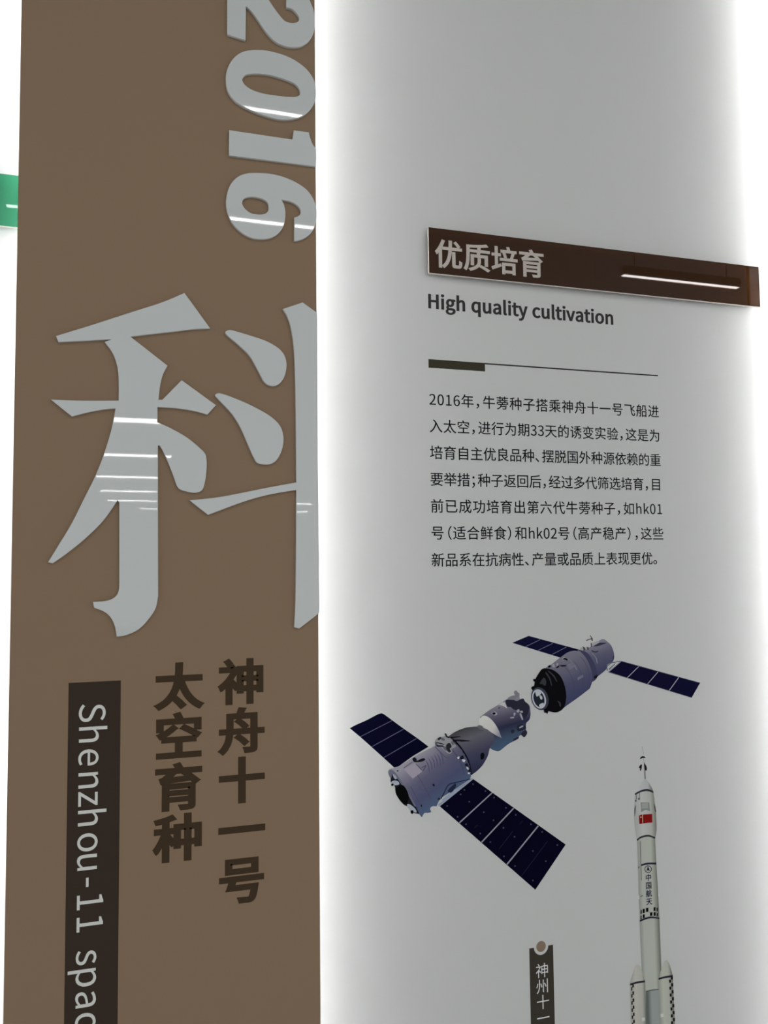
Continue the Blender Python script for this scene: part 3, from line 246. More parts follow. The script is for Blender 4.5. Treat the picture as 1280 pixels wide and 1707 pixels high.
    '神': (1000, [[156, 806, 209, 735, 246, 673, 307, 713, 264, 777, 214, 839], [497, 408, 637, 408, 637, 266, 497, 266], [497, 475, 497, 614, 637, 614, 637, 475], [853, 408, 853, 266, 710, 266, 710, 408], [853, 475, 710, 475, 710, 614, 853, 614], [637, 840, 637, 682, 428, 682, 428, 151, 497, 151, 497, 198, 637, 198, 637, -79, 710, -79, 710, 198, 853, 198, 853, 158, 925, 158, 925, 682, 710, 682, 710, 840], [52, 668, 52, 599, 306, 599, 260, 519, 191, 428, 113, 350, 32, 288, 50, 256, 65, 215, 130, 268, 190, 325, 190, -79, 259, -79, 259, 354, 362, 227, 407, 289, 274, 425, 345, 534, 395, 642, 357, 671, 344, 668]]),
    '种': (1000, [[653, 556, 653, 318, 512, 318, 512, 556], [728, 556, 866, 556, 866, 318, 728, 318], [653, 838, 653, 629, 441, 629, 441, 184, 512, 184, 512, 245, 653, 245, 653, -78, 728, -78, 728, 245, 866, 245, 866, 190, 939, 190, 939, 629, 728, 629, 728, 838], [367, 826, 310, 805, 228, 782, 46, 745, 68, 687, 207, 710, 207, 558, 46, 558, 46, 488, 196, 488, 159, 396, 114, 306, 65, 226, 23, 172, 60, 103, 94, 148, 134, 214, 173, 288, 207, 367, 207, -78, 280, -78, 280, 384, 370, 241, 415, 299, 280, 466, 280, 488, 408, 488, 408, 558, 280, 558, 280, 725, 412, 766]]),
    '稳': (1000, [[491, 187, 491, 22, 496, -22, 503, -37, 514, -48, 542, -60, 596, -64, 739, -64, 783, -58, 799, -48, 811, -34, 825, 2, 834, 71, 772, 96, 763, 15, 752, 0, 732, -3, 604, -3, 568, 1, 561, 9, 559, 23, 559, 187], [590, 214, 650, 146, 693, 86, 748, 120, 704, 178, 643, 244], [810, 175, 864, 67, 899, -22, 963, 1, 925, 89, 869, 194], [401, 187, 356, 79, 313, 1, 372, -31, 409, 42, 459, 160], [534, 845, 503, 785, 460, 722, 404, 662, 349, 617, 372, 596, 394, 568, 424, 592, 424, 552, 814, 552, 814, 469, 438, 469, 438, 409, 814, 409, 814, 323, 411, 323, 411, 260, 883, 260, 883, 615, 752, 615, 798, 682, 835, 746, 789, 776, 777, 772, 572, 772, 604, 833], [449, 615, 496, 664, 533, 712, 739, 712, 675, 615], [333, 832, 217, 790, 66, 753, 89, 695, 197, 716, 197, 553, 56, 553, 56, 483, 186, 483, 154, 392, 115, 302, 71, 222, 33, 167, 74, 94, 136, 200, 197, 345, 197, -81, 267, -81, 267, 369, 336, 238, 384, 301, 267, 460, 267, 483, 382, 483, 382, 553, 267, 553, 267, 733, 381, 772]]),
    '空': (1000, [[564, 537, 737, 441, 869, 357, 919, 415, 783, 496, 611, 587], [384, 590, 318, 538, 243, 488, 160, 444, 85, 413, 129, 348, 204, 384, 290, 434, 368, 489, 436, 544], [77, 22, 77, -46, 927, -46, 927, 22, 538, 22, 538, 275, 825, 275, 825, 343, 182, 343, 182, 275, 459, 275, 459, 22], [424, 824, 473, 718, 76, 718, 76, 492, 150, 492, 150, 649, 849, 649, 849, 517, 926, 517, 926, 718, 565, 718, 502, 846]]),
    '第': (1000, [[168, 401, 153, 291, 131, 180, 398, 180, 338, 125, 255, 66, 163, 16, 70, -22, 96, -49, 119, -81, 214, -37, 307, 20, 394, 88, 457, 151, 457, -80, 531, -80, 531, 180, 821, 180, 806, 82, 797, 52, 786, 36, 774, 30, 750, 28, 636, 33, 651, -2, 657, -36, 783, -37, 821, -29, 847, -12, 865, 16, 877, 53, 900, 214, 902, 244, 531, 244, 531, 337, 868, 337, 868, 558, 131, 558, 131, 494, 457, 494, 457, 401], [231, 337, 457, 337, 457, 244, 217, 244], [531, 494, 795, 494, 795, 401, 531, 401], [212, 845, 180, 771, 139, 703, 91, 641, 46, 598, 109, 561, 167, 625, 216, 696, 271, 696, 299, 635, 321, 575, 387, 599, 346, 696, 507, 696, 507, 754, 249, 754, 281, 828], [598, 845, 573, 774, 541, 708, 502, 649, 464, 607, 530, 568, 577, 629, 617, 696, 685, 696, 729, 636, 763, 574, 828, 602, 801, 649, 767, 696, 947, 696, 947, 754, 644, 754, 670, 828]]),
    '筛': (1000, [[263, 580, 263, 360, 255, 233, 244, 180, 226, 127, 200, 77, 177, 44, 132, -3, 96, -32, 123, -53, 148, -80, 187, -48, 235, 4, 261, 40, 290, 97, 310, 156, 322, 216, 329, 277, 331, 359, 331, 580], [102, 526, 102, 208, 169, 208, 169, 526], [427, 416, 427, 11, 496, 11, 496, 351, 625, 351, 625, -79, 695, -79, 695, 351, 832, 351, 832, 92, 829, 82, 819, 79, 740, 79, 761, 14, 835, 15, 874, 25, 887, 34, 897, 48, 903, 92, 903, 416, 695, 416, 695, 502, 944, 502, 944, 566, 392, 566, 392, 502, 625, 502, 625, 416], [205, 845, 180, 789, 142, 726, 96, 670, 45, 622, 108, 585, 164, 643, 211, 706, 268, 706, 298, 650, 321, 595, 387, 619, 344, 706, 489, 706, 489, 762, 245, 762, 275, 828], [593, 845, 569, 784, 537, 726, 498, 675, 462, 639, 524, 596, 570, 648, 609, 706, 682, 706, 726, 645, 754, 594, 818, 624, 797, 661, 764, 706, 944, 706, 944, 762, 639, 762, 665, 828]]),
    '系': (1000, [[286, 224, 248, 177, 193, 122, 133, 72, 70, 30, 136, -20, 197, 27, 260, 83, 318, 144, 361, 197], [636, 190, 772, 76, 872, -22, 936, 23, 832, 120, 695, 229], [664, 444, 745, 363, 305, 334, 423, 396, 541, 465, 659, 542, 756, 612, 698, 660, 540, 543, 295, 531, 398, 612, 507, 716, 702, 740, 855, 770, 803, 833, 681, 808, 501, 784, 304, 765, 107, 753, 126, 688, 401, 706, 324, 632, 236, 561, 194, 533, 162, 521, 183, 454, 247, 465, 438, 478, 245, 369, 161, 331, 106, 315, 129, 245, 157, 253, 214, 260, 471, 282, 471, 20, 467, 8, 451, 4, 320, 6, 338, -33, 349, -69, 452, -66, 505, -56, 524, -47, 538, -31, 545, -10, 547, 19, 547, 288, 796, 306, 866, 216, 926, 252, 842, 355, 722, 474]]),
    '经': (1000, [[40, 57, 54, -18, 383, 69, 375, 135], [58, 423, 103, 435, 227, 454, 119, 320, 71, 271, 40, 255, 65, 182, 88, 192, 139, 206, 378, 256, 379, 322, 180, 286, 292, 423, 405, 589, 340, 631, 274, 522, 137, 508, 223, 644, 305, 807, 234, 840, 174, 701, 92, 557, 60, 513, 33, 495], [424, 787, 424, 718, 777, 718, 707, 637, 656, 592, 601, 551, 482, 481, 357, 429, 403, 367, 542, 429, 664, 504, 813, 432, 923, 368, 966, 430, 863, 487, 724, 551, 776, 600, 823, 653, 864, 711, 893, 762, 839, 790, 825, 787], [431, 332, 431, 263, 630, 263, 630, 18, 371, 18, 371, -52, 961, -52, 961, 18, 704, 18, 704, 263, 914, 263, 914, 332]]),
    '育': (1000, [[733, 361, 733, 283, 274, 283, 274, 361], [199, 424, 199, -81, 274, -81, 274, 93, 733, 93, 733, 5, 728, -12, 706, -18, 538, -17, 564, -80, 697, -78, 760, -70, 783, -60, 796, -47, 805, -26, 808, 4, 808, 424], [274, 227, 733, 227, 733, 148, 274, 148], [431, 826, 479, 740, 62, 740, 62, 673, 327, 673, 206, 576, 169, 554, 140, 544, 165, 467, 202, 476, 273, 482, 760, 512, 835, 441, 896, 486, 798, 571, 671, 673, 941, 673, 941, 740, 568, 740, 506, 847], [599, 647, 692, 570, 286, 551, 360, 605, 439, 673, 640, 673]]),
    '脱': (1000, [[515, 573, 828, 573, 828, 389, 515, 389], [100, 803, 100, 444, 97, 298, 85, 163, 65, 54, 31, -46, 90, -79, 114, -13, 136, 74, 151, 166, 160, 259, 302, 259, 302, 16, 298, 2, 286, -2, 191, -1, 212, -71, 292, -68, 337, -57, 350, -48, 361, -32, 369, 15, 369, 803], [166, 735, 302, 735, 302, 569, 166, 569], [166, 500, 302, 500, 302, 329, 164, 329, 166, 444], [442, 640, 442, 321, 551, 321, 543, 244, 533, 190, 518, 140, 497, 94, 469, 53, 445, 29, 402, -4, 367, -22, 392, -48, 414, -80, 453, -58, 502, -20, 529, 9, 561, 57, 586, 110, 604, 168, 616, 231, 626, 321, 710, 321, 710, 32, 714, -17, 728, -47, 752, -61, 796, -66, 884, -66, 923, -58, 937, -47, 948, -29, 961, 15, 969, 98, 933, 111, 904, 127, 897, 26, 890, 7, 877, 2, 808, 2, 788, 7, 783, 32, 783, 321, 903, 321, 903, 640, 788, 640, 880, 813, 803, 840, 759, 734, 709, 640, 570, 640, 630, 667, 598, 746, 543, 837, 480, 811, 530, 719, 560, 640]]),
    '自': (1000, [[239, 411, 774, 411, 774, 264, 239, 264], [239, 482, 239, 631, 774, 631, 774, 482], [239, 194, 774, 194, 774, 46, 239, 46], [455, 842, 416, 703, 163, 703, 163, -81, 239, -81, 239, -25, 774, -25, 774, -76, 853, -76, 853, 703, 492, 703, 542, 830]]),
    '舟': (1000, [[390, 577, 487, 500, 554, 430, 607, 474, 538, 544, 440, 618], [383, 242, 486, 162, 558, 88, 611, 135, 537, 208, 433, 284], [458, 843, 416, 722, 208, 722, 208, 427, 208, 399, 53, 399, 53, 329, 205, 329, 187, 214, 173, 164, 153, 116, 106, 38, 69, -5, 40, -32, 72, -57, 97, -83, 129, -53, 170, -5, 221, 83, 243, 139, 259, 196, 270, 254, 279, 329, 721, 329, 721, 23, 717, 6, 698, 0, 564, 1, 580, -37, 588, -73, 702, -70, 756, -59, 776, -47, 788, -33, 796, -9, 798, 22, 798, 329, 950, 329, 950, 399, 798, 399, 798, 722, 493, 722, 548, 832], [283, 652, 721, 652, 721, 399, 283, 399, 283, 426]]),
    '航': (1000, [[200, 592, 235, 514, 259, 448, 309, 470, 284, 534, 248, 611], [198, 284, 243, 194, 269, 130, 320, 153, 289, 222, 245, 305], [596, 829, 640, 739, 665, 674, 738, 699, 708, 769, 665, 851], [439, 674, 439, 606, 949, 606, 949, 674], [527, 508, 527, 290, 522, 189, 502, 97, 469, 24, 441, -17, 417, -43, 447, -61, 475, -84, 500, -56, 531, -11, 567, 71, 590, 174, 597, 289, 597, 441, 769, 441, 769, 49, 772, -20, 778, -39, 788, -51, 811, -64, 841, -69, 886, -69, 913, -66, 934, -57, 950, -39, 959, -15, 968, 108, 942, 119, 917, 135, 913, 28, 904, -1, 884, -5, 860, -5, 844, -1, 839, 44, 839, 508], [346, 659, 346, 404, 176, 404, 176, 659], [40, 404, 40, 342, 110, 342, 107, 221, 94, 114, 71, 28, 34, -50, 92, -87, 131, -4, 156, 90, 172, 210, 176, 342, 346, 342, 346, 9, 342, -3, 329, -7, 236, -7, 249, -38, 258, -72, 336, -70, 381, -59, 394, -50, 404, -36, 412, 9, 412, 721, 265, 721, 306, 832, 230, 847, 199, 721, 110, 721, 110, 404]]),
    '船': (1000, [[219, 592, 254, 514, 277, 448, 330, 471, 306, 536, 268, 612], [216, 284, 260, 201, 289, 130, 340, 154, 308, 231, 265, 306], [528, 341, 528, -82, 597, -82, 597, -33, 830, -33, 830, -78, 902, -78, 902, 341], [597, 35, 597, 272, 830, 272, 830, 35], [570, 785, 570, 636, 565, 570, 545, 514, 513, 469, 462, 429, 512, 381, 569, 429, 606, 484, 630, 553, 637, 634, 637, 718, 785, 718, 785, 498, 788, 451, 801, 421, 822, 407, 863, 401, 916, 401, 960, 405, 955, 465, 915, 461, 867, 461, 856, 468, 854, 497, 854, 785], [372, 655, 372, 405, 177, 405, 177, 655], [42, 405, 42, 341, 111, 341, 108, 221, 95, 114, 72, 29, 35, -48, 64, -64, 92, -86, 132, -3, 157, 91, 172, 210, 177, 341, 372, 341, 372, 12, 368, 0, 356, -4, 263, -3, 278, -37, 285, -69, 363, -67, 407, -56, 423, -45, 431, -32, 439, 12, 439, 716, 279, 716, 320, 828, 244, 843, 212, 716, 111, 716, 111, 405]]),
    '良': (1000, [[752, 500, 752, 381, 254, 381, 254, 500], [752, 563, 254, 563, 254, 678, 752, 678], [170, -84, 237, -59, 505, 12, 498, 81, 254, 21, 254, 313, 409, 313, 450, 240, 498, 173, 554, 113, 617, 61, 687, 15, 763, -24, 846, -55, 905, -71, 928, -34, 954, -4, 887, 13, 811, 39, 741, 71, 677, 109, 796, 181, 899, 254, 837, 302, 741, 229, 620, 153, 543, 231, 488, 313, 828, 313, 828, 744, 558, 744, 518, 849, 444, 832, 474, 744, 177, 744, 177, 63, 173, 35, 164, 12, 148, -9, 129, -24, 155, -58]]),
    '蒡': (1000, [[636, 840, 636, 771, 360, 771, 360, 840, 286, 840, 286, 771, 58, 771, 58, 706, 286, 706, 286, 632, 360, 632, 360, 706, 636, 706, 636, 632, 710, 632, 710, 706, 945, 706, 945, 771, 710, 771, 710, 840], [339, 535, 657, 535, 616, 444, 385, 444, 365, 492], [444, 669, 478, 596, 98, 596, 98, 535, 334, 535, 272, 519, 294, 481, 309, 444, 72, 444, 72, 278, 141, 278, 141, 383, 857, 383, 857, 278, 929, 278, 929, 444, 691, 444, 735, 518, 676, 535, 903, 535, 903, 596, 559, 596, 514, 689], [441, 356, 467, 298, 153, 298, 153, 239, 360, 239, 348, 193, 330, 150, 306, 111, 275, 75, 234, 43, 184, 15, 121, -9, 73, -23, 94, -49, 113, -81, 202, -51, 285, -6, 347, 48, 391, 111, 727, 111, 714, 30, 706, 6, 696, -8, 681, -14, 654, -16, 499, -8, 514, -39, 521, -73, 682, -75, 725, -69, 754, -52, 771, -28, 783, 4, 803, 139, 806, 169, 416, 169, 435, 239, 855, 239, 855, 298, 551, 298, 512, 377]]),
    '行': (1000, [[435, 780, 435, 708, 927, 708, 927, 780], [267, 841, 228, 792, 169, 731, 102, 672, 35, 622, 79, 562, 151, 618, 224, 684, 291, 753, 339, 811], [391, 504, 391, 432, 728, 432, 728, 17, 723, 1, 702, -5, 545, -3, 561, -42, 570, -77, 700, -76, 759, -66, 781, -54, 793, -39, 801, -16, 804, 16, 804, 432, 955, 432, 955, 504], [307, 626, 257, 552, 185, 466, 106, 388, 25, 322, 78, 259, 192, 364, 192, -83, 266, -83, 266, 446, 328, 526, 378, 600]]),
    '表': (1000, [[252, -79, 332, -46, 591, 38, 579, 104, 335, 31, 335, 251, 423, 318, 492, 385, 526, 306, 566, 233, 612, 167, 665, 107, 725, 55, 791, 11, 865, -26, 917, -46, 941, -10, 967, 19, 904, 41, 835, 74, 771, 114, 714, 162, 817, 231, 908, 302, 846, 346, 769, 279, 672, 207, 610, 295, 566, 385, 934, 385, 934, 450, 536, 450, 536, 539, 858, 539, 858, 601, 536, 601, 536, 686, 902, 686, 902, 751, 536, 751, 536, 840, 460, 840, 460, 751, 105, 751, 105, 686, 460, 686, 460, 601, 156, 601, 156, 539, 460, 539, 460, 450, 65, 450, 65, 385, 397, 385, 329, 331, 236, 272, 136, 221, 36, 183, 86, 122, 168, 156, 258, 203, 258, 55, 255, 32, 248, 15, 235, 0, 219, -11, 237, -43]]),
    '要': (1000, [[672, 232, 649, 196, 616, 157, 577, 123, 532, 93, 310, 141, 378, 232], [119, 645, 119, 386, 386, 386, 336, 298, 54, 298, 54, 232, 291, 232, 186, 101, 433, 49, 365, 29, 274, 10, 172, -4, 59, -13, 76, -43, 90, -78, 230, -63, 354, -40, 462, -10, 541, 22, 724, -32, 860, -80, 924, -22, 794, 22, 623, 71, 665, 106, 702, 146, 733, 191, 755, 232, 947, 232, 947, 298, 422, 298, 466, 375, 420, 386, 888, 386, 888, 645, 647, 645, 647, 730, 930, 730, 930, 797, 69, 797, 69, 730, 342, 730, 342, 645], [413, 730, 576, 730, 576, 645, 413, 645], [190, 583, 342, 583, 342, 447, 190, 447], [413, 583, 576, 583, 576, 447, 413, 447], [647, 583, 814, 583, 814, 447, 647, 447]]),
    '诱': (1000, [[112, 773, 188, 688, 244, 615, 298, 664, 248, 728, 164, 816], [838, 833, 760, 816, 644, 799, 389, 777, 408, 719, 618, 733, 618, 645, 370, 645, 370, 580, 559, 580, 518, 534, 460, 484, 398, 440, 333, 407, 381, 352, 449, 391, 515, 442, 575, 503, 618, 558, 618, 373, 691, 373, 691, 559, 732, 507, 789, 448, 851, 397, 914, 357, 964, 413, 904, 445, 845, 487, 790, 536, 750, 580, 943, 580, 943, 645, 691, 645, 691, 741, 801, 758, 889, 778], [847, 223, 847, 221, 761, 221, 789, 347, 397, 347, 397, 281, 511, 281, 498, 175, 485, 128, 467, 86, 443, 48, 412, 15, 372, -13, 341, -29, 368, -56, 386, -84, 422, -65, 467, -31, 503, 8, 531, 52, 552, 102, 568, 156, 585, 281, 707, 281, 677, 160, 710, 160, 843, 159, 828, 34, 820, 7, 810, -11, 796, -18, 776, -20, 667, -14, 680, -44, 686, -76, 806, -77, 842, -71, 867, -54, 883, -25, 896, 25, 914, 193, 916, 223], [43, 529, 43, 457, 184, 457, 184, 113, 180, 86, 170, 64, 155, 43, 136, 27, 175, -37, 227, 13, 388, 142, 360, 204, 257, 125, 257, 529]]),
    '质': (1000, [[594, 69, 747, 3, 890, -74, 943, -23, 799, 50, 647, 115], [542, 348, 542, 258, 539, 213, 523, 164, 498, 125, 458, 87, 400, 49, 348, 24, 212, -21, 262, -79, 340, -53, 434, -12, 484, 18, 540, 63, 579, 110, 602, 156, 615, 201, 619, 257, 619, 348], [291, 460, 291, 114, 366, 114, 366, 389, 796, 389, 796, 110, 874, 110, 874, 460, 587, 460, 601, 558, 950, 558, 950, 625, 608, 625, 619, 734, 770, 753, 891, 775, 831, 835, 711, 813, 533, 792, 336, 776, 140, 766, 140, 487, 135, 334, 117, 192, 87, 76, 59, 11, 36, -30, 102, -68, 126, -25, 155, 44, 188, 169, 208, 322, 214, 487, 214, 558, 525, 558, 514, 460], [531, 625, 214, 625, 214, 704, 539, 726]]),
    '赖': (1000, [[686, 465, 682, 319, 675, 230, 660, 156, 644, 115, 611, 62, 564, 20, 523, -3, 446, -32, 467, -55, 483, -82, 566, -49, 611, -23, 663, 25, 700, 84, 718, 130, 735, 211, 745, 308, 750, 465], [723, 72, 837, -7, 923, -76, 967, -27, 879, 40, 765, 115], [84, 566, 84, 285, 217, 285, 180, 217, 136, 153, 88, 96, 47, 59, 83, -12, 120, 26, 164, 81, 205, 144, 242, 212, 242, -76, 312, -76, 312, 212, 380, 137, 427, 76, 475, 123, 412, 197, 325, 285, 463, 285, 463, 566, 311, 566, 311, 664, 484, 664, 484, 730, 311, 730, 311, 833, 242, 833, 242, 730, 56, 730, 56, 664, 242, 664, 242, 566], [149, 505, 248, 505, 248, 345, 149, 345], [305, 505, 397, 505, 397, 345, 305, 345], [644, 699, 793, 699, 760, 631, 726, 575, 569, 575], [635, 840, 601, 758, 561, 683, 521, 620, 474, 562, 529, 527, 529, 128, 595, 128, 595, 518, 838, 518, 838, 130, 906, 130, 906, 575, 795, 575, 843, 657, 880, 736, 835, 764, 825, 761, 674, 761, 703, 829]]),
    '过': (1000, [[79, 774, 167, 682, 227, 602, 290, 646, 226, 725, 137, 813], [381, 477, 463, 368, 521, 275, 584, 313, 524, 404, 441, 510], [262, 465, 50, 465, 50, 395, 188, 395, 188, 133, 158, 119, 119, 92, 37, 14, 89, -57, 135, 2, 171, 42, 198, 63, 222, 71, 249, 60, 319, 11, 367, -13, 432, -31, 508, -41, 597, -43, 941, -34, 948, 2, 964, 47, 781, 33, 599, 28, 517, 30, 445, 38, 382, 55, 336, 76, 262, 128], [720, 837, 720, 660, 332, 660, 332, 589, 720, 589, 720, 192, 715, 174, 693, 168, 530, 170, 557, 93, 678, 96, 747, 107, 771, 119, 786, 137, 793, 158, 796, 192, 796, 589, 935, 589, 935, 660, 796, 660, 796, 837]]),
    '返': (1000, [[74, 766, 212, 604, 276, 648, 221, 713, 134, 804], [249, 467, 47, 467, 47, 396, 174, 396, 174, 110, 146, 97, 109, 73, 32, 5, 83, -64, 158, 22, 183, 42, 206, 49, 233, 40, 305, -4, 354, -25, 421, -41, 497, -50, 585, -52, 939, -42, 945, -7, 961, 37, 789, 23, 587, 18, 492, 20, 420, 28, 367, 40, 321, 59, 249, 103], [481, 410, 642, 277, 598, 239, 542, 201, 483, 168, 422, 143, 447, 112, 465, 81, 530, 111, 592, 147, 651, 189, 697, 229, 850, 82, 908, 136, 840, 200, 746, 281, 795, 345, 838, 417, 873, 497, 896, 569, 851, 586, 837, 583, 459, 583, 459, 703, 719, 725, 841, 744, 929, 764, 866, 824, 783, 806, 659, 789, 385, 767, 385, 548, 380, 426, 360, 315, 328, 224, 300, 173, 277, 141, 312, 120, 340, 97, 363, 129, 392, 180, 426, 272, 449, 387, 459, 515, 805, 515, 758, 419, 727, 371, 691, 327, 534, 453]]),
    '这': (1000, [[61, 757, 145, 673, 203, 598, 265, 642, 205, 716, 119, 796], [251, 463, 49, 463, 49, 393, 179, 393, 179, 102, 113, 65, 36, 1, 89, -72, 168, 11, 196, 30, 220, 37, 246, 28, 315, -13, 362, -33, 427, -49, 501, -58, 588, -60, 939, -49, 946, -12, 962, 35, 789, 21, 590, 16, 510, 18, 438, 25, 375, 39, 330, 57, 251, 103], [326, 512, 576, 328, 524, 281, 455, 232, 377, 190, 290, 155, 335, 89, 425, 130, 506, 177, 579, 232, 633, 283, 759, 177, 850, 92, 908, 148, 812, 233, 680, 338, 724, 401, 762, 469, 795, 545, 818, 613, 945, 613, 945, 684, 620, 684, 670, 702, 640, 768, 595, 846, 523, 823, 564, 749, 592, 684, 295, 684, 295, 613, 739, 613, 719, 556, 691, 493, 659, 435, 622, 382, 378, 557]]),
    '进': (1000, [[81, 778, 170, 688, 234, 609, 292, 657, 225, 732, 135, 819], [720, 819, 720, 658, 555, 658, 555, 819, 481, 819, 481, 658, 339, 658, 339, 586, 481, 586, 481, 469, 479, 407, 333, 407, 333, 335, 471, 335, 455, 276, 429, 220, 391, 167, 348, 128, 379, 101, 402, 74, 453, 122, 498, 188, 528, 260, 545, 335, 720, 335, 720, 80, 795, 80, 795, 335, 944, 335, 944, 407, 795, 407, 795, 586, 924, 586, 924, 658, 795, 658, 795, 819], [555, 586, 720, 586, 720, 407, 553, 407, 555, 468], [262, 478, 50, 478, 50, 408, 188, 408, 188, 121, 158, 106, 119, 80, 38, 2, 88, -66, 171, 32, 199, 53, 223, 61, 250, 51, 319, 2, 366, -22, 431, -41, 507, -50, 596, -53, 942, -43, 948, -9, 964, 35, 780, 21, 598, 16, 502, 19, 432, 27, 381, 42, 335, 64, 262, 115]]),
    '适': (1000, [[62, 763, 148, 676, 209, 598, 268, 644, 205, 720, 117, 804], [459, 339, 808, 339, 808, 175, 459, 175], [248, 483, 39, 483, 39, 413, 176, 413, 176, 103, 112, 64, 38, -1, 85, -64, 132, -11, 170, 25, 198, 44, 223, 51, 250, 42, 320, -2, 368, -24, 434, -41, 508, -50, 595, -52, 940, -42, 961, 33, 795, 20, 597, 15, 504, 17, 433, 25, 382, 38, 337, 58, 248, 110], [387, 401, 387, 113, 883, 113, 883, 401, 672, 401, 672, 528, 953, 528, 953, 595, 672, 595, 672, 727, 796, 747, 893, 770, 856, 833, 766, 811, 658, 792, 515, 774, 350, 759, 369, 699, 597, 717, 597, 595, 306, 595, 306, 528, 597, 528, 597, 401]]),
    '选': (1000, [[61, 765, 153, 677, 216, 597, 278, 644, 212, 722, 118, 806], [446, 810, 424, 741, 395, 675, 359, 616, 326, 574, 390, 534, 422, 579, 455, 636, 603, 636, 603, 490, 320, 490, 320, 423, 501, 423, 481, 328, 465, 286, 443, 248, 414, 214, 376, 184, 330, 159, 293, 144, 320, 114, 339, 83, 380, 101, 433, 133, 475, 169, 509, 211, 534, 257, 553, 308, 576, 423, 679, 423, 679, 191, 683, 142, 699, 112, 723, 98, 771, 93, 869, 93, 910, 101, 925, 111, 937, 128, 950, 171, 959, 252, 919, 266, 893, 282, 886, 185, 877, 167, 861, 163, 782, 163, 758, 167, 753, 191, 753, 423, 951, 423, 951, 490, 678, 490, 678, 636, 909, 636, 909, 701, 678, 701, 678, 836, 603, 836, 603, 701, 485, 701, 518, 795], [251, 456, 56, 456, 56, 386, 179, 386, 179, 83, 116, 44, 45, -15, 95, -80, 146, -27, 186, 8, 217, 27, 243, 34, 269, 25, 335, -19, 381, -41, 443, -57, 516, -66, 600, -68, 945, -58, 951, -24, 966, 20, 798, 8, 601, 3, 523, 5, 453, 12, 393, 26, 349, 46, 279, 91, 251, 100]]),
    '重': (1000, [[159, 540, 159, 229, 459, 229, 459, 160, 127, 160, 127, 100, 459, 100, 459, 13, 52, 13, 52, -48, 949, -48, 949, 13, 534, 13, 534, 100, 886, 100, 886, 160, 534, 160, 534, 229, 848, 229, 848, 540, 534, 540, 534, 601, 944, 601, 944, 663, 534, 663, 534, 740, 709, 757, 847, 776, 807, 834, 688, 817, 514, 800, 133, 781, 149, 722, 459, 734, 459, 663, 58, 663, 58, 601, 459, 601, 459, 540], [232, 360, 459, 360, 459, 284, 232, 284], [534, 360, 772, 360, 772, 284, 534, 284], [232, 486, 459, 486, 459, 411, 232, 411], [534, 486, 772, 486, 772, 411, 534, 411]]),
    '量': (1000, [[250, 665, 747, 665, 747, 610, 250, 610], [250, 763, 747, 763, 747, 709, 250, 709], [177, 808, 177, 565, 822, 565, 822, 808], [52, 522, 52, 465, 949, 465, 949, 522], [230, 273, 462, 273, 462, 215, 230, 215], [535, 273, 777, 273, 777, 215, 535, 215], [230, 373, 462, 373, 462, 317, 230, 317], [535, 373, 777, 373, 777, 317, 535, 317], [47, 3, 47, -55, 955, -55, 955, 3, 535, 3, 535, 61, 873, 61, 873, 114, 535, 114, 535, 169, 851, 169, 851, 420, 159, 420, 159, 169, 462, 169, 462, 114, 131, 114, 131, 61, 462, 61, 462, 3]]),
    '飞': (1000, [[863, 705, 777, 612, 667, 512, 659, 781, 67, 781, 67, 703, 584, 703, 591, 530, 603, 377, 622, 245, 650, 135, 689, 49, 721, 6, 740, -12, 781, -37, 804, -45, 856, -52, 881, -49, 903, -40, 929, -11, 941, 17, 950, 54, 961, 156, 936, 172, 902, 200, 897, 123, 889, 67, 875, 34, 859, 25, 832, 28, 797, 45, 766, 76, 740, 120, 718, 176, 700, 244, 675, 410, 808, 329, 903, 258, 943, 318, 845, 388, 710, 466, 819, 558, 932, 668]]),
    '食': (1000, [[708, 365, 708, 276, 290, 276, 290, 365], [708, 423, 290, 423, 290, 506, 708, 506], [438, 153, 548, 96, 660, 32, 761, -31, 826, -78, 880, -26, 804, 27, 699, 89, 792, 147, 873, 206, 817, 249, 783, 221, 783, 542, 857, 509, 925, 486, 946, 519, 975, 552, 848, 594, 726, 652, 618, 723, 545, 789, 563, 814, 496, 847, 470, 811, 424, 759, 370, 711, 311, 667, 247, 627, 179, 591, 38, 534, 86, 473, 216, 529, 216, 49, 207, 10, 196, -4, 182, -14, 198, -43, 211, -78, 288, -55, 535, -2, 535, 63, 290, 18, 290, 214, 774, 214, 638, 123, 487, 198], [428, 649, 478, 568, 287, 568, 407, 652, 503, 740, 546, 699, 603, 651, 666, 608, 732, 568, 555, 568, 529, 615, 494, 668]]),
    '验': (1000, [[31, 148, 47, 85, 304, 157, 297, 215], [533, 530, 533, 465, 831, 465, 831, 530], [467, 362, 508, 232, 531, 121, 593, 138, 569, 248, 526, 376], [644, 387, 669, 258, 684, 147, 746, 157, 728, 278, 702, 396], [107, 656, 91, 452, 75, 311, 344, 311, 322, 95, 309, 33, 294, 2, 280, -8, 259, -10, 145, -4, 158, -34, 165, -67, 285, -69, 320, -61, 350, -39, 372, 0, 386, 60, 400, 174, 412, 342, 414, 373, 347, 372, 335, 372, 372, 795, 64, 795, 64, 730, 303, 730, 270, 372, 147, 372, 171, 652], [667, 847, 620, 758, 549, 661, 466, 577, 375, 508, 420, 448, 493, 505, 562, 572, 626, 649, 674, 718, 734, 641, 803, 567, 876, 499, 936, 451, 974, 520, 899, 575, 825, 643, 757, 718, 710, 781, 732, 826], [435, 35, 435, -31, 945, -31, 945, 35, 792, 35, 865, 187, 938, 365, 870, 382, 801, 196, 727, 35]]),
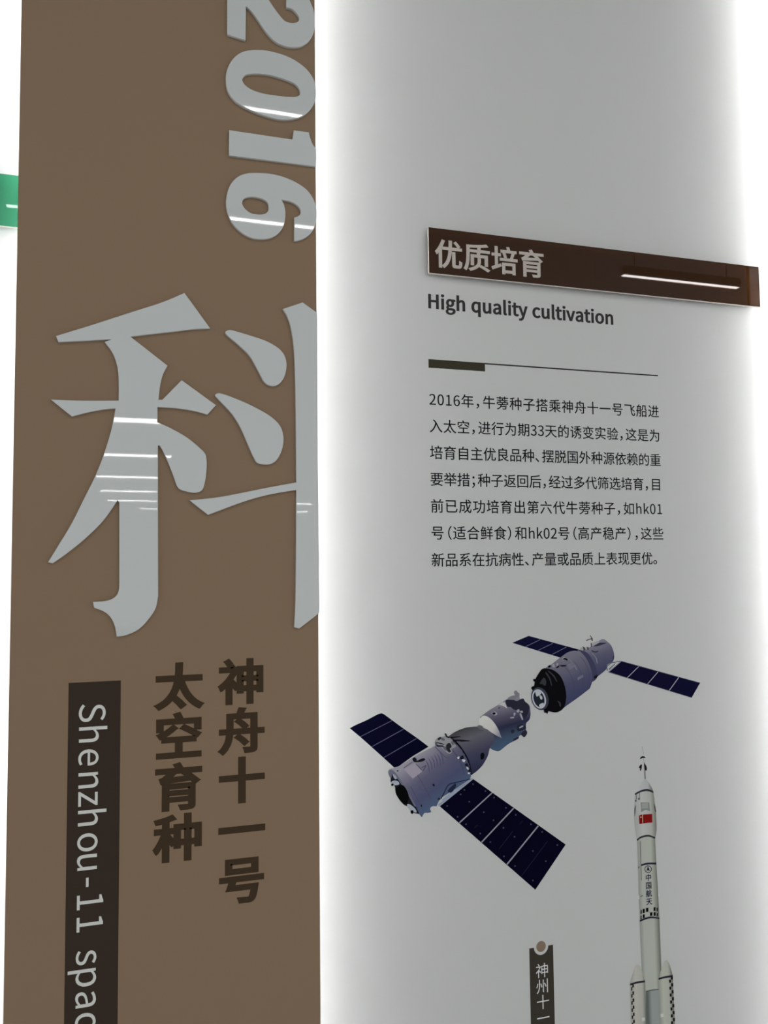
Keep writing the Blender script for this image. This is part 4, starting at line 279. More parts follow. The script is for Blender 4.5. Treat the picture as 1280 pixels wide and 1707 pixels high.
    '高': (1000, [[286, 559, 719, 559, 719, 468, 286, 468], [211, 614, 211, 413, 797, 413, 797, 614], [441, 826, 470, 736, 59, 736, 59, 670, 937, 670, 937, 736, 553, 736, 513, 843], [96, 357, 96, -79, 168, -79, 168, 294, 830, 294, 830, -1, 826, -12, 813, -16, 711, -15, 735, -72, 824, -71, 869, -63, 887, -54, 896, -43, 903, -25, 905, 0, 905, 357], [281, 235, 281, -21, 352, -21, 352, 29, 706, 29, 706, 235], [352, 179, 638, 179, 638, 85, 352, 85]]),
    '鲜': (1000, [[48, 37, 59, -33, 473, 16, 472, 79], [536, 800, 575, 725, 600, 660, 657, 684, 628, 753, 590, 820], [352, 694, 295, 583, 147, 583, 208, 694], [193, 841, 162, 753, 124, 673, 84, 608, 36, 547, 87, 505, 90, 508, 90, 148, 453, 148, 453, 583, 360, 583, 405, 657, 441, 727, 399, 757, 386, 753, 233, 753, 261, 832], [150, 338, 243, 338, 243, 208, 150, 208], [297, 338, 392, 338, 392, 208, 297, 208], [150, 523, 243, 523, 243, 395, 150, 395], [297, 523, 392, 523, 392, 395, 297, 395], [482, 219, 482, 151, 689, 151, 689, -83, 760, -83, 760, 151, 961, 151, 961, 219, 760, 219, 760, 363, 925, 363, 925, 428, 760, 428, 760, 576, 943, 576, 943, 642, 821, 642, 906, 808, 836, 825, 797, 729, 752, 642, 496, 642, 496, 576, 689, 576, 689, 428, 517, 428, 517, 363, 689, 363, 689, 219]]),
    '（': (1000, [[695, 380, 697, 330, 706, 258, 722, 190, 745, 125, 774, 64, 809, 7, 849, -46, 894, -96, 954, -65, 911, -17, 873, 34, 841, 88, 814, 145, 793, 205, 778, 268, 768, 380, 778, 492, 793, 555, 814, 615, 841, 672, 873, 726, 911, 777, 954, 825, 894, 856, 849, 806, 809, 753, 774, 696, 745, 635, 722, 570, 706, 502, 697, 430]]),
    '）': (1000, [[305, 380, 303, 430, 294, 502, 278, 570, 255, 635, 226, 696, 191, 753, 151, 806, 106, 856, 46, 825, 89, 777, 127, 726, 159, 672, 186, 615, 207, 555, 222, 492, 232, 380, 222, 268, 207, 205, 186, 145, 159, 88, 127, 34, 89, -17, 46, -65, 106, -96, 151, -46, 191, 7, 226, 64, 255, 125, 278, 190, 294, 258, 303, 330]]),
    '，': (1000, [[157, -107, 196, -90, 231, -69, 261, -44, 287, -15, 307, 18, 321, 53, 330, 120, 324, 169, 306, 206, 277, 229, 245, 235, 215, 230, 190, 215, 174, 191, 169, 163, 174, 136, 189, 111, 214, 97, 244, 92, 261, 94, 252, 52, 228, 9, 188, -26, 135, -54]]),
    '；': (1000, [[250, 486, 280, 492, 305, 508, 321, 533, 326, 560, 321, 588, 305, 613, 280, 630, 250, 636, 220, 630, 195, 613, 179, 588, 174, 560, 179, 533, 195, 508, 220, 492], [169, -161, 209, -143, 244, -120, 274, -94, 299, -63, 319, -29, 333, 9, 342, 80, 336, 133, 318, 172, 288, 196, 256, 202, 226, 197, 201, 182, 185, 158, 180, 130, 185, 102, 200, 78, 225, 63, 255, 58, 273, 60, 265, 12, 241, -37, 202, -77, 146, -109]]),
}
GLYPH = {}
for ch, (adv, outlines) in GLYPH_DATA.items():
    GLYPH[ch] = (adv / 1000.0, [[(v[i] / 1000.0, v[i + 1] / 1000.0) for i in range(0, len(v), 2)] for v in outlines])

# ------------------------------------------------------------------ outlines on the wall
# millimetres on the wall, as x to the right, y above the floor, 1 for a sharp corner or 0 for a smooth point
SHAPE_DATA = {
    'two': [[164.3, 2365, 1, 164.7, 2285.3, 1, 191.4, 2281.4, 1, 192, 2334.1, 1, 200.8, 2327.4, 0, 210.4, 2315.3, 0, 223.3, 2298.4, 0, 236.2, 2287.5, 0, 249.2, 2283.6, 0, 262.3, 2283.8, 0, 275.5, 2288, 0, 287.2, 2298.4, 0, 294.5, 2313, 0, 296.7, 2330.5, 0, 295.5, 2345.6, 0, 290, 2359.8, 0, 284.2, 2372.3, 0, 275.9, 2379.1, 0, 262.7, 2379.8, 1, 252.7, 2359, 1, 252.7, 2344.5, 1, 260.9, 2343.8, 0, 267.8, 2338.9, 0, 271.9, 2332.8, 0, 271.2, 2326.9, 0, 266.6, 2323.1, 0, 257.5, 2321.3, 0, 249.3, 2323.4, 0, 239.6, 2333.1, 0, 231.4, 2343.3, 0, 223.3, 2353.9, 0, 210.4, 2365.5, 0, 189.6, 2370.8, 1]],
    'zero': [[203.9, 2268.9, 0, 223.2, 2271.4, 0, 245.9, 2269.7, 0, 265.5, 2264.1, 0, 282, 2254.4, 0, 292.4, 2242.4, 0, 296.8, 2230.5, 0, 297.6, 2217.1, 0, 295.4, 2203.3, 0, 288.3, 2190.7, 0, 278.3, 2180.5, 0, 265.2, 2173.4, 0, 248.9, 2169.1, 0, 232.7, 2168.9, 0, 210.2, 2172.6, 0, 191.2, 2178.4, 0, 178.6, 2184.2, 0, 170, 2192.1, 0, 164.5, 2202.2, 0, 162.6, 2215.8, 0, 163.8, 2229.1, 0, 169.1, 2243.1, 0, 177, 2254.4, 0, 188, 2263.3, 0], [186.8, 2219.1, 0, 188.8, 2225.2, 0, 194.4, 2229.8, 0, 210.3, 2233.6, 0, 229.6, 2234.3, 0, 249, 2231.9, 0, 263.8, 2228.2, 0, 270.8, 2222.7, 0, 272.9, 2216.4, 0, 271.6, 2210.6, 0, 265.3, 2207.4, 0, 253.9, 2205.5, 0, 236, 2204.5, 0, 216.7, 2204.6, 0, 200.7, 2207.5, 0, 191.2, 2212.5, 0]],
    'one': [[167.4, 2140.9, 1, 261, 2140.7, 1, 263.1, 2155.1, 1, 286.2, 2155.6, 1, 288.1, 2148.1, 0, 292.2, 2137.8, 0, 297.6, 2131.5, 1, 297.1, 2104.4, 1, 167.4, 2102.9, 1]],
    'six': [[210.1, 2082.5, 0, 226.1, 2083.7, 0, 245.3, 2081.9, 0, 264.8, 2076.3, 0, 281.1, 2067.7, 0, 290.9, 2056.6, 0, 296.1, 2044.5, 0, 297.4, 2031.4, 0, 296, 2018.1, 0, 292, 2006.1, 0, 284, 1996.1, 0, 274.2, 1989.6, 0, 263.3, 1986, 1, 263.4, 2021.9, 1, 268.6, 2024.2, 0, 272.7, 2028.5, 0, 272.8, 2035, 0, 267.9, 2041, 0, 258.2, 2045.2, 0, 244.4, 2046.6, 1, 248.4, 2038.6, 0, 250.3, 2027.4, 0, 249.2, 2014.2, 0, 245.1, 2002.3, 0, 237.1, 1992.5, 0, 225.9, 1985.9, 0, 213.2, 1983.3, 0, 200.6, 1983.8, 0, 188.1, 1988.5, 0, 177.2, 1996.9, 0, 169.4, 2007.2, 0, 164.7, 2019.4, 0, 163.2, 2031.2, 0, 164.4, 2044.1, 0, 167.8, 2055.8, 0, 174, 2066.3, 0, 183.3, 2074.8, 0, 195.9, 2080.2, 0], [186.5, 2034.9, 0, 188.8, 2040.5, 0, 195.9, 2044.2, 0, 205.4, 2045.4, 0, 216.4, 2044, 0, 223.6, 2039.9, 0, 225.2, 2032.4, 0, 223.6, 2025.8, 0, 218, 2021.5, 0, 208.5, 2019.9, 0, 199, 2020.8, 0, 191.2, 2025.8, 0, 187.3, 2031, 0]],
    'grain': [[-64, 1818.9, 1, -17.7, 1837.9, 0, 32.2, 1859.3, 0, 74.4, 1877.3, 0, 105.1, 1893.6, 1, 141.3, 1845, 1, 117.8, 1842.2, 0, 86.9, 1836, 0, 56.5, 1830.1, 0, 32.5, 1825.2, 1, 56.6, 1807.3, 0, 82.6, 1787.7, 1, 76.5, 1775.2, 0, 72.7, 1759.1, 0, 70.7, 1739.1, 1, 75.8, 1739.4, 1, 101.7, 1768.5, 1, 149.5, 1735.4, 1, 137.6, 1721, 1, 118.3, 1725.6, 0, 93.6, 1728.2, 0, 69.2, 1728.6, 1, 69.4, 1707.5, 1, 87.6, 1699.8, 0, 109.1, 1687.9, 0, 126.2, 1674.3, 0, 134.9, 1665, 0, 136.8, 1653.9, 0, 136.3, 1638, 0, 134.1, 1623.7, 0, 130.4, 1613.8, 0, 121.8, 1610.1, 0, 109.5, 1611.5, 0, 97.8, 1616.6, 0, 91, 1633.7, 0, 84.3, 1650.8, 0, 76.3, 1668.5, 0, 72.3, 1674.9, 1, 70.2, 1674.9, 1, 70.8, 1589.7, 1, 71.9, 1467.8, 1, 68.7, 1451, 0, 59.3, 1436, 0, 46.2, 1422.7, 0, 30.1, 1415.4, 0, 18, 1414, 1, 15.5, 1428.2, 0, 9.7, 1440.4, 0, 1, 1448.1, 0, -11.1, 1453.2, 1, -12.6, 1461.3, 1, 0.8, 1461.9, 0, 10.9, 1464.4, 0, 18, 1470.3, 0, 20.6, 1479.4, 0, 20.7, 1497.5, 1, 19.8, 1594.5, 1, 17.7, 1597.9, 1, -0.3, 1570.5, 0, -23, 1546.2, 0, -45.4, 1526.7, 0, -63.4, 1513.1, 1, -69.5, 1514.6, 1, -56.8, 1537.2, 0, -40.3, 1567.2, 0, -23.7, 1603.7, 0, -11.9, 1629.8, 0, -1.3, 1659.2, 0, 8.6, 1695, 0, 13.6, 1724, 1, -1.9, 1721.7, 0, -22.1, 1716.8, 0, -42.1, 1710.3, 1, -69.3, 1732.2, 1, -30.9, 1732.6, 0, 17.6, 1735.1, 1, 17.3, 1765.4, 0, 15, 1784, 0, 9, 1800.8, 0, -1.4, 1815.4, 1, 8.2, 1819.9, 1, -20.4, 1815.9, 0, -60.5, 1810.8, 1]],
    'dotA': [[162.6, 1839.8, 0, 168.4, 1845.2, 0, 181.2, 1843.2, 0, 200.6, 1838.7, 0, 223.5, 1832.2, 0, 241.7, 1821.8, 0, 249.9, 1809.1, 0, 250.9, 1794.2, 0, 246.5, 1779, 0, 238.2, 1769.5, 0, 228.3, 1767.3, 0, 218.5, 1772.4, 0, 210.4, 1786.7, 0, 197.4, 1808.9, 0, 181.2, 1824.2, 0]],
    'dotB': [[148.5, 1748.6, 0, 154.2, 1752.8, 0, 174.9, 1747.1, 0, 200.6, 1737, 0, 226.6, 1723.5, 0, 241.4, 1709.4, 0, 246.3, 1693.1, 0, 244.6, 1676.7, 0, 237.9, 1661.7, 0, 229.7, 1654.3, 0, 220, 1652.4, 0, 208.6, 1654.4, 0, 203.1, 1662.3, 0, 195.7, 1678.2, 0, 184.5, 1703.7, 0, 171.1, 1724.8, 0]],
    'dipper': [[245.8, 1882.3, 1, 275.5, 1894.9, 1, 297.5, 1880.9, 1, 297.2, 1658.5, 1, 298.3, 1439, 1, 288.2, 1431.2, 0, 268.3, 1417, 1, 261.1, 1419.1, 1, 262.9, 1449.5, 0, 264.2, 1527, 0, 264.9, 1616.6, 1, 226.4, 1609.4, 0, 190.9, 1599.2, 0, 138.9, 1579.1, 1, 113.2, 1599.6, 1, 149.8, 1604, 0, 181.3, 1610.2, 0, 226.4, 1620.1, 0, 264.9, 1627.7, 1, 264.6, 1723.6, 0, 263.6, 1790, 0, 261.7, 1829.9, 0, 256.8, 1859.7, 0, 251.2, 1874.3, 0]],
    'wing1': [[365.1, 1255.9, 1, 374.4, 1260.1, 0, 391.6, 1266.2, 0, 407.7, 1273.1, 0, 414.7, 1275.4, 0, 419.9, 1274.4, 0, 433.7, 1264.2, 0, 452.8, 1249.8, 0, 475.1, 1233.7, 0, 494.9, 1218.4, 1, 467.6, 1205.3, 1, 444.5, 1191.8, 1, 436.9, 1190.3, 1, 419.7, 1206.5, 1, 400.1, 1224.7, 1, 381.7, 1241.6, 1]],
    'wing1_seam': [[381.3, 1242.1, 1, 433.3, 1263.5, 1, 434, 1262.6, 1, 382, 1241.3, 1], [399.6, 1225.4, 1, 452.4, 1249, 1, 453.3, 1248.1, 1, 400.4, 1224.7, 1], [419.3, 1207.4, 1, 474.3, 1233.1, 1, 475.3, 1232.3, 1, 420, 1206.6, 1]],
    'wing2': [[511.2, 1124.9, 1, 570.3, 1162, 1, 736.2, 1040.6, 1, 678.1, 974.4, 1]],
    'wing2_edge': [[509.6, 1125.6, 1, 569.2, 1163.3, 1, 571.4, 1161.4, 1, 512.1, 1123.6, 1]],
    'wing2_seam': [[544.8, 1095.6, 1, 603.6, 1137.7, 1, 605.1, 1136.4, 1, 546.5, 1094.1, 1], [582.9, 1061.2, 1, 640.8, 1109.2, 1, 642.8, 1107.9, 1, 584.6, 1059.7, 1], [627, 1021.5, 1, 684.9, 1076.5, 1, 687, 1075.2, 1, 628.9, 1019.8, 1]],
    'wing2_spots': [[569.4, 1154.5, 0, 571.7, 1154.3, 0, 571.6, 1152.3, 0, 569.4, 1152.5, 0], [591, 1141.6, 0, 593.3, 1141.4, 0, 593.2, 1139.3, 0, 591, 1139.5, 0], [547.5, 1140.3, 0, 549.7, 1140.1, 0, 549.7, 1138.1, 0, 547.5, 1138.3, 0], [562.3, 1127.4, 0, 564.5, 1127.2, 0, 564.5, 1125.2, 0, 562.2, 1125.4, 0], [524, 1124.2, 0, 526.2, 1124, 0, 526.1, 1122, 0, 523.9, 1122.2, 0], [541.6, 1105.7, 0, 543.9, 1105.5, 0, 543.8, 1103.4, 0, 541.6, 1103.6, 0], [606.1, 1129.9, 0, 608.4, 1129.7, 0, 608.3, 1127.7, 0, 606, 1127.9, 0], [626.9, 1111.7, 0, 629.2, 1111.5, 0, 629.2, 1109.4, 0, 626.9, 1109.6, 0], [587.5, 1108.6, 0, 589.8, 1108.3, 0, 589.7, 1106.3, 0, 587.4, 1106.5, 0], [604.4, 1094.1, 0, 606.7, 1093.9, 0, 606.6, 1091.8, 0, 604.3, 1092.1, 0], [556, 1092.6, 0, 558.2, 1092.4, 0, 558.2, 1090.4, 0, 556, 1090.6, 0], [580.5, 1075.6, 0, 582.8, 1075.3, 0, 582.8, 1073.3, 0, 580.5, 1073.5, 0], [644.5, 1098.8, 0, 646.8, 1098.6, 0, 646.8, 1096.5, 0, 644.4, 1096.7, 0], [671.5, 1081.1, 0, 673.9, 1080.9, 0, 673.8, 1078.8, 0, 671.5, 1079, 0], [621.8, 1080.4, 0, 624.1, 1080.2, 0, 624, 1078.1, 0, 621.7, 1078.3, 0], [641.3, 1064.1, 0, 643.7, 1063.9, 0, 643.6, 1061.8, 0, 641.3, 1062.1, 0], [597.9, 1060.1, 0, 600.2, 1059.9, 0, 600.2, 1057.9, 0, 597.9, 1058.1, 0], [621.7, 1035.1, 0, 624, 1034.8, 0, 624, 1032.8, 0, 621.7, 1033, 0], [691.6, 1066.7, 0, 694, 1066.5, 0, 693.9, 1064.4, 0, 691.5, 1064.7, 0], [719.3, 1042.6, 0, 721.7, 1042.3, 0, 721.7, 1040.2, 0, 719.3, 1040.5, 0], [674, 1037.9, 0, 676.4, 1037.7, 0, 676.3, 1035.6, 0, 674, 1035.8, 0], [697.3, 1018.9, 0, 699.7, 1018.6, 0, 699.6, 1016.6, 0, 697.2, 1016.8, 0], [641.2, 1017.5, 0, 643.6, 1017.2, 0, 643.5, 1015.2, 0, 641.2, 1015.4, 0], [672.8, 991, 0, 675.2, 990.7, 0, 675.1, 988.7, 0, 672.8, 988.9, 0], [554.2, 1146.8, 0, 556.4, 1146.6, 0, 556.4, 1144.6, 0, 554.1, 1144.8, 0]],
    'wing2_lines': [[701.9, 1049.8, 1, 702.7, 1049.2, 1, 654, 999.1, 1, 653.3, 999.8, 1], [639.4, 1072.4, 1, 640.2, 1071.8, 1, 614.5, 1045.9, 1, 613.7, 1046.5, 1], [657.3, 1087, 1, 658.1, 1086.4, 1, 652.1, 1081.5, 1, 651.3, 1082.1, 1], [576.8, 1089, 1, 577.6, 1088.2, 1, 571.8, 1083.6, 1, 571.1, 1084.3, 1]],
    'service': [[429.3, 1188.8, 1, 443.3, 1191.7, 0, 471.7, 1205.5, 0, 489.2, 1212.6, 0, 506.1, 1219, 1, 515, 1225.7, 0, 531.3, 1232, 1, 547.2, 1215.3, 0, 556.8, 1201.9, 0, 563.1, 1188.1, 0, 566.5, 1175.9, 0, 566.8, 1165.5, 1, 563.4, 1161.3, 0, 549.4, 1153.7, 0, 526.5, 1142.4, 0, 513.5, 1135.5, 0, 506.9, 1124.5, 1, 499.8, 1125.1, 0, 495.8, 1121.9, 0, 497.3, 1116.6, 0, 492.5, 1115.6, 0, 486.1, 1115.8, 0, 481.6, 1109.7, 1, 476.7, 1116.4, 0, 470.6, 1130, 0, 462.9, 1143.7, 0, 453.8, 1159, 0, 443.1, 1175.8, 0, 435.4, 1185.1, 0]],
    'service_end': [[426.9, 1185.5, 0, 430, 1187.7, 0, 435.4, 1184.8, 0, 443.1, 1175.5, 0, 453.8, 1158.7, 0, 463.2, 1143.4, 0, 470.9, 1129.3, 0, 477, 1116.1, 0, 472.8, 1116.5, 0, 465.7, 1119.2, 0, 463.9, 1123.4, 0, 459.6, 1128.9, 0, 453.4, 1130.9, 0, 445.7, 1138.8, 0, 438.9, 1150.2, 0, 437, 1161.9, 0, 430.9, 1168.2, 0, 430.3, 1174, 0, 427.3, 1180.7, 0]],
    'service_rim': [[426.9, 1185.5, 0, 430, 1188, 0, 436.2, 1185, 0, 444.6, 1174.2, 0, 455.3, 1157.4, 0, 464.5, 1142.2, 0, 472.1, 1127.7, 0, 469, 1128.7, 0, 461.4, 1142.4, 0, 451.4, 1158.5, 0, 441.5, 1173.1, 0, 433.8, 1180.9, 0, 431, 1173.9, 0, 427.6, 1180, 0]],
    'service_glints': [[431.4, 1168.9, 0, 436.8, 1170.6, 0, 443, 1168.6, 0, 444.5, 1164.2, 0, 438.3, 1163.2, 0, 432.9, 1165.2, 0], [457.3, 1132, 0, 462, 1131.6, 0, 470.5, 1124.3, 0, 472.8, 1118.3, 0, 465.7, 1120.4, 0, 459.6, 1126.7, 0], [433.8, 1180.9, 0, 438.5, 1179.1, 0, 440.7, 1173.1, 0, 436.8, 1173.5, 0]],
    'service_dark': [[438.2, 1157.5, 0, 450.7, 1162.2, 0, 459.8, 1146.9, 0, 458.1, 1135.5, 0, 452.6, 1133.1, 0, 442.7, 1144.1, 0], [431.3, 1165.3, 0, 434.4, 1166.2, 0, 435.2, 1163.5, 0, 432.1, 1162.6, 0], [463.4, 1122, 0, 467.3, 1121.7, 0, 467.3, 1117.3, 0, 463.4, 1117.7, 0]],
    'hatch': [[452.6, 1186.6, 1, 471.5, 1195.3, 1, 483.2, 1180.5, 1, 467.2, 1170.9, 1]],
    'shadow_clip': [[466.9, 1201.5, 0, 470.8, 1203.8, 0, 474, 1200.9, 0, 474.7, 1198.2, 0, 482.7, 1201, 0, 487.7, 1200.6, 0, 488.2, 1198.1, 0, 481.8, 1195.9, 0, 473.1, 1195.9, 0, 469.2, 1196.9, 0], [440.9, 1185.7, 0, 443.2, 1185.9, 0, 443.2, 1184.2, 0, 441, 1184.1, 0], [500.3, 1159.4, 0, 502.7, 1159.9, 0, 504.3, 1156.1, 0, 501.4, 1156.6, 0], [480.5, 1129.4, 0, 481.9, 1129, 0, 481.9, 1126.1, 0, 480.5, 1126.5, 0]],
    'ribs': [[489, 1198.3, 0, 494.3, 1190.6, 0, 496, 1179.4, 0, 494.6, 1179.6, 0, 492.7, 1190, 0], [493.8, 1200.8, 0, 499.1, 1193.1, 0, 500.8, 1182, 0, 499.4, 1182.1, 0, 497.5, 1192.5, 0], [498.6, 1203.4, 0, 503.9, 1195.7, 0, 505.7, 1184.5, 0, 504.2, 1184.6, 0, 502.3, 1195.1, 0], [503.4, 1205.7, 0, 508.8, 1197.9, 0, 510.5, 1186.8, 0, 509.1, 1186.9, 0, 507.1, 1197.3, 0], [508.3, 1207.4, 0, 513.6, 1199.6, 0, 515.4, 1188.4, 0, 513.9, 1188.6, 0, 512, 1199, 0], [513.1, 1208.9, 0, 518.5, 1201.2, 0, 520.2, 1190, 0, 518.8, 1190.1, 0, 516.8, 1200.5, 0]],
    'bracket': [[539.7, 1158.2, 1, 528.2, 1149.6, 0, 526.5, 1145.3, 0, 533, 1144, 0, 540.4, 1152.2, 0], [513.5, 1135.5, 1, 525.1, 1155, 1, 530, 1158.3, 1, 565.9, 1162.6, 1, 565.9, 1161.4, 1, 530.8, 1156.7, 1, 526.4, 1153.9, 1, 515.4, 1135.4, 1], [508.7, 1136.7, 0, 511.9, 1137.1, 0, 513.5, 1134.1, 0, 509.5, 1134.4, 0]],
    'strut_pale': [[509.4, 1127.1, 1, 567.6, 1163.2, 1, 570, 1161.5, 1, 511.7, 1124.7, 1], [515.9, 1133.9, 1, 539.5, 1148.6, 1, 556, 1155.3, 1, 557.6, 1154.4, 1, 541.1, 1146.7, 1, 517.5, 1132.2, 1]],
    'gear': [[505.3, 1224.9, 0, 509.4, 1230.3, 0, 516.7, 1231.5, 0, 524.8, 1233.2, 0, 532.8, 1228.2, 0, 538.4, 1221.1, 0, 541.5, 1215, 0, 534.2, 1212.2, 0, 534.1, 1206.6, 0, 529.2, 1204.8, 0, 521.2, 1210.5, 0, 514.9, 1216.9, 0, 507.6, 1218.2, 0]],
    'gear_dark': [[522.4, 1237, 0, 524.9, 1236.9, 0, 527.2, 1233, 0, 531.3, 1231.2, 0, 529.6, 1229.4, 0, 524.8, 1231.7, 0], [510.2, 1230.2, 0, 515.1, 1232.4, 0, 516.4, 1229.8, 0, 511.8, 1227.4, 0], [507, 1226.3, 0, 510.1, 1220.2, 0, 518.1, 1218.9, 0, 521.3, 1216.4, 0, 514.9, 1216.9, 0, 508.4, 1218.1, 0], [525.4, 1219.8, 0, 531.1, 1221.6, 0, 534.2, 1215.5, 0, 530.9, 1212.8, 0, 532.8, 1208.2, 0, 529.2, 1207, 0, 524.5, 1213.2, 0], [508.5, 1224.7, 0, 521.4, 1220.9, 0, 521.3, 1219.7, 0, 508.5, 1223.2, 0]],
    'gear_white': [[543.7, 1198.5, 0, 547, 1199, 0, 546.9, 1196, 0, 544.4, 1195.5, 0], [551.8, 1194.2, 0, 557.5, 1193, 0, 555.8, 1189.4, 0, 552.5, 1191.1, 0], [559.7, 1182.4, 0, 563.8, 1179.1, 0, 562.1, 1176.3, 0, 559.4, 1179.5, 0], [561.2, 1172.6, 0, 566.1, 1173, 0, 565.2, 1170.1, 0, 562, 1170.4, 0]],
    'gear_black2': [[547.7, 1196.7, 0, 552.7, 1200.8, 0, 555.1, 1196.1, 0, 550.1, 1194.3, 0], [556.5, 1185.6, 0, 560.7, 1187.5, 0, 563, 1182.1, 0, 558.9, 1182.5, 0], [560.5, 1177.9, 0, 564.6, 1180.5, 0, 566.9, 1169.9, 0, 562.9, 1174, 0]],
    'capsule': [[529.7, 1232.4, 1, 541.1, 1238.7, 0, 557.6, 1243.6, 0, 570.8, 1244.5, 0, 582.4, 1243.7, 0, 593.9, 1238.9, 0, 605.5, 1232.1, 0, 610.3, 1222, 0, 601.7, 1209.1, 0, 597.2, 1195.9, 0, 588.6, 1183.1, 0, 578.5, 1174.2, 0, 567.3, 1167.7, 1, 566.5, 1175.9, 0, 563.1, 1188.1, 0, 556.8, 1201.9, 0, 547.2, 1215.3, 0]],
    'capsule_band': [[529.7, 1232.4, 1, 536.9, 1228.3, 0, 547.3, 1218.2, 0, 556.9, 1204.9, 0, 564, 1191, 0, 567.5, 1177.3, 0, 568.5, 1168.3, 1, 566.7, 1168.5, 1, 565.4, 1177.5, 0, 562, 1189.4, 0, 554.9, 1202.8, 0, 545.6, 1215.4, 0, 534.4, 1225.1, 0]],
    'capsule_streaks': [[531.3, 1231.2, 0, 549.2, 1231, 0, 549.1, 1229.9, 0, 534.5, 1229.1, 0], [537.7, 1226.3, 0, 552.3, 1225.3, 0, 567.9, 1222.4, 0, 552.3, 1222.2, 0, 545.8, 1223.3, 0, 537.6, 1223.4, 0]],
    'capsule_window': [[584.1, 1196.9, 0, 585.7, 1201.3, 0, 589.5, 1201.7, 0, 591.4, 1197.8, 0, 589.6, 1192.3, 0, 585.5, 1191.6, 0]],
    'capsule_top': [[579.1, 1243.7, 0, 583.3, 1246.4, 0, 589, 1244.2, 0, 590.6, 1241.4, 0, 597.3, 1238.7, 0, 602.2, 1234.6, 0, 595.6, 1236.5, 0, 585.6, 1239.5, 0]],
    'orbital': [[585.1, 1257.7, 0, 588.5, 1261.4, 0, 602.8, 1269.8, 0, 620.5, 1278.1, 0, 631.6, 1284.4, 0, 645.1, 1290.4, 1, 656.2, 1289, 1, 657.4, 1284.2, 1, 663.9, 1284.6, 0, 666.6, 1279.9, 0, 672.1, 1275.6, 0, 675.4, 1271, 0, 676.3, 1262.9, 0, 676.1, 1255.9, 0, 673.7, 1249.1, 0, 668.5, 1244.5, 0, 667.3, 1238.6, 0, 667.7, 1231.6, 0, 669.5, 1228.5, 0, 666.9, 1223.7, 0, 663.5, 1221.5, 0, 658, 1225.8, 1, 654.1, 1223.6, 1, 652.9, 1219.7, 0, 643.4, 1216, 0, 634.4, 1212.2, 0, 619.9, 1203.2, 0, 614.4, 1202.4, 0, 605.8, 1205.5, 0, 601, 1209.2, 1, 603.7, 1218.3, 0, 602.4, 1226.2, 0, 599.9, 1237.2, 0]],
    'orbital_cap': [[582.9, 1253.9, 0, 585.7, 1258.1, 0, 590.6, 1261.1, 0, 596.6, 1259.9, 0, 604.1, 1255, 0, 611.6, 1246.2, 0, 617.9, 1235.5, 0, 622.8, 1222.8, 1, 611.7, 1228.7, 0, 600.4, 1236.1, 0, 594.5, 1240, 0, 590.3, 1243.7, 0, 583.8, 1245.1, 0]],
    'orbital_patch': [[618.8, 1276.8, 1, 626, 1280.8, 1, 629.9, 1280.1, 1, 634.1, 1269.9, 1, 627, 1274.3, 0]],
    'orbital_ring': [[605.4, 1263.8, 0, 607.1, 1265.9, 0, 612, 1266.3, 0, 615.8, 1263.1, 0, 614.6, 1260.7, 0, 610.2, 1260.5, 0]],
    'orbital_dark': [[631.6, 1283.4, 0, 644.9, 1283.5, 0, 651.5, 1281.3, 0, 658.3, 1283.4, 0, 663.9, 1284.1, 0, 666.6, 1279.5, 0, 671.5, 1275.2, 0, 674.2, 1270, 0, 672.3, 1261.2, 0, 667.7, 1254.5, 0, 663.1, 1250.8, 0, 658.8, 1259, 0, 653.4, 1265.3, 0, 645.7, 1267.7, 0, 640.2, 1272, 0, 634.1, 1273.4, 0], [651.1, 1240.6, 0, 659.6, 1243.1, 0, 667.3, 1238.1, 0, 666.1, 1234.7, 0, 657.1, 1232.3, 0, 651.5, 1232.7, 0], [639.3, 1234, 0, 644.9, 1235.1, 0, 645.9, 1231.1, 0, 641.4, 1229.4, 0], [661.5, 1231, 0, 667.1, 1232.6, 0, 669.5, 1228.5, 0, 666.9, 1223.7, 0, 663.5, 1222, 0, 658, 1226.3, 0], [644.6, 1219.8, 0, 652.9, 1222.7, 0, 654, 1221.2, 0, 643.4, 1216, 0], [618.1, 1271.9, 0, 620.9, 1273.2, 0, 620.9, 1272.2, 0, 618.7, 1270.4, 0]],
    'orbital_window': [[606.8, 1263.7, 0, 608.7, 1265.3, 0, 612, 1264.8, 0, 612.4, 1262.4, 0, 609.1, 1261.6, 0]],
    'orbital_bits': [[656.1, 1260.2, 0, 658.9, 1260.5, 0, 662.5, 1250.8, 0, 660.3, 1250, 0], [650.6, 1265.5, 0, 655.1, 1267.7, 0, 656.2, 1264.1, 0, 652.8, 1262.4, 0], [656.7, 1264.1, 0, 661.2, 1264.8, 0, 662.2, 1261.8, 0, 658.9, 1261.5, 0], [638.7, 1255.3, 0, 645.4, 1255.9, 0, 645.9, 1253.9, 0, 639.8, 1253.7, 0], [645.5, 1262.3, 0, 648.9, 1261.6, 0, 647.1, 1257.3, 0, 645.4, 1257.9, 0], [655, 1238.4, 0, 661.7, 1240.9, 0, 662.3, 1238.9, 0, 656.1, 1236.4, 0]],
    'orbital_gear': [[636.1, 1287.6, 0, 646.2, 1290.6, 0, 650.6, 1287.8, 0, 647.1, 1283.5, 0, 637.2, 1284.1, 0], [646.9, 1296.5, 0, 650.8, 1298.3, 0, 654.1, 1295.1, 0, 656.8, 1293, 0, 655.6, 1287.5, 0, 650.6, 1287.8, 0, 648.4, 1290.4, 0]],
    'stw1': [[645.7, 1376.8, 1, 676.1, 1387.2, 1, 773.7, 1360, 1, 767.2, 1353.7, 1, 733.7, 1349, 1]],
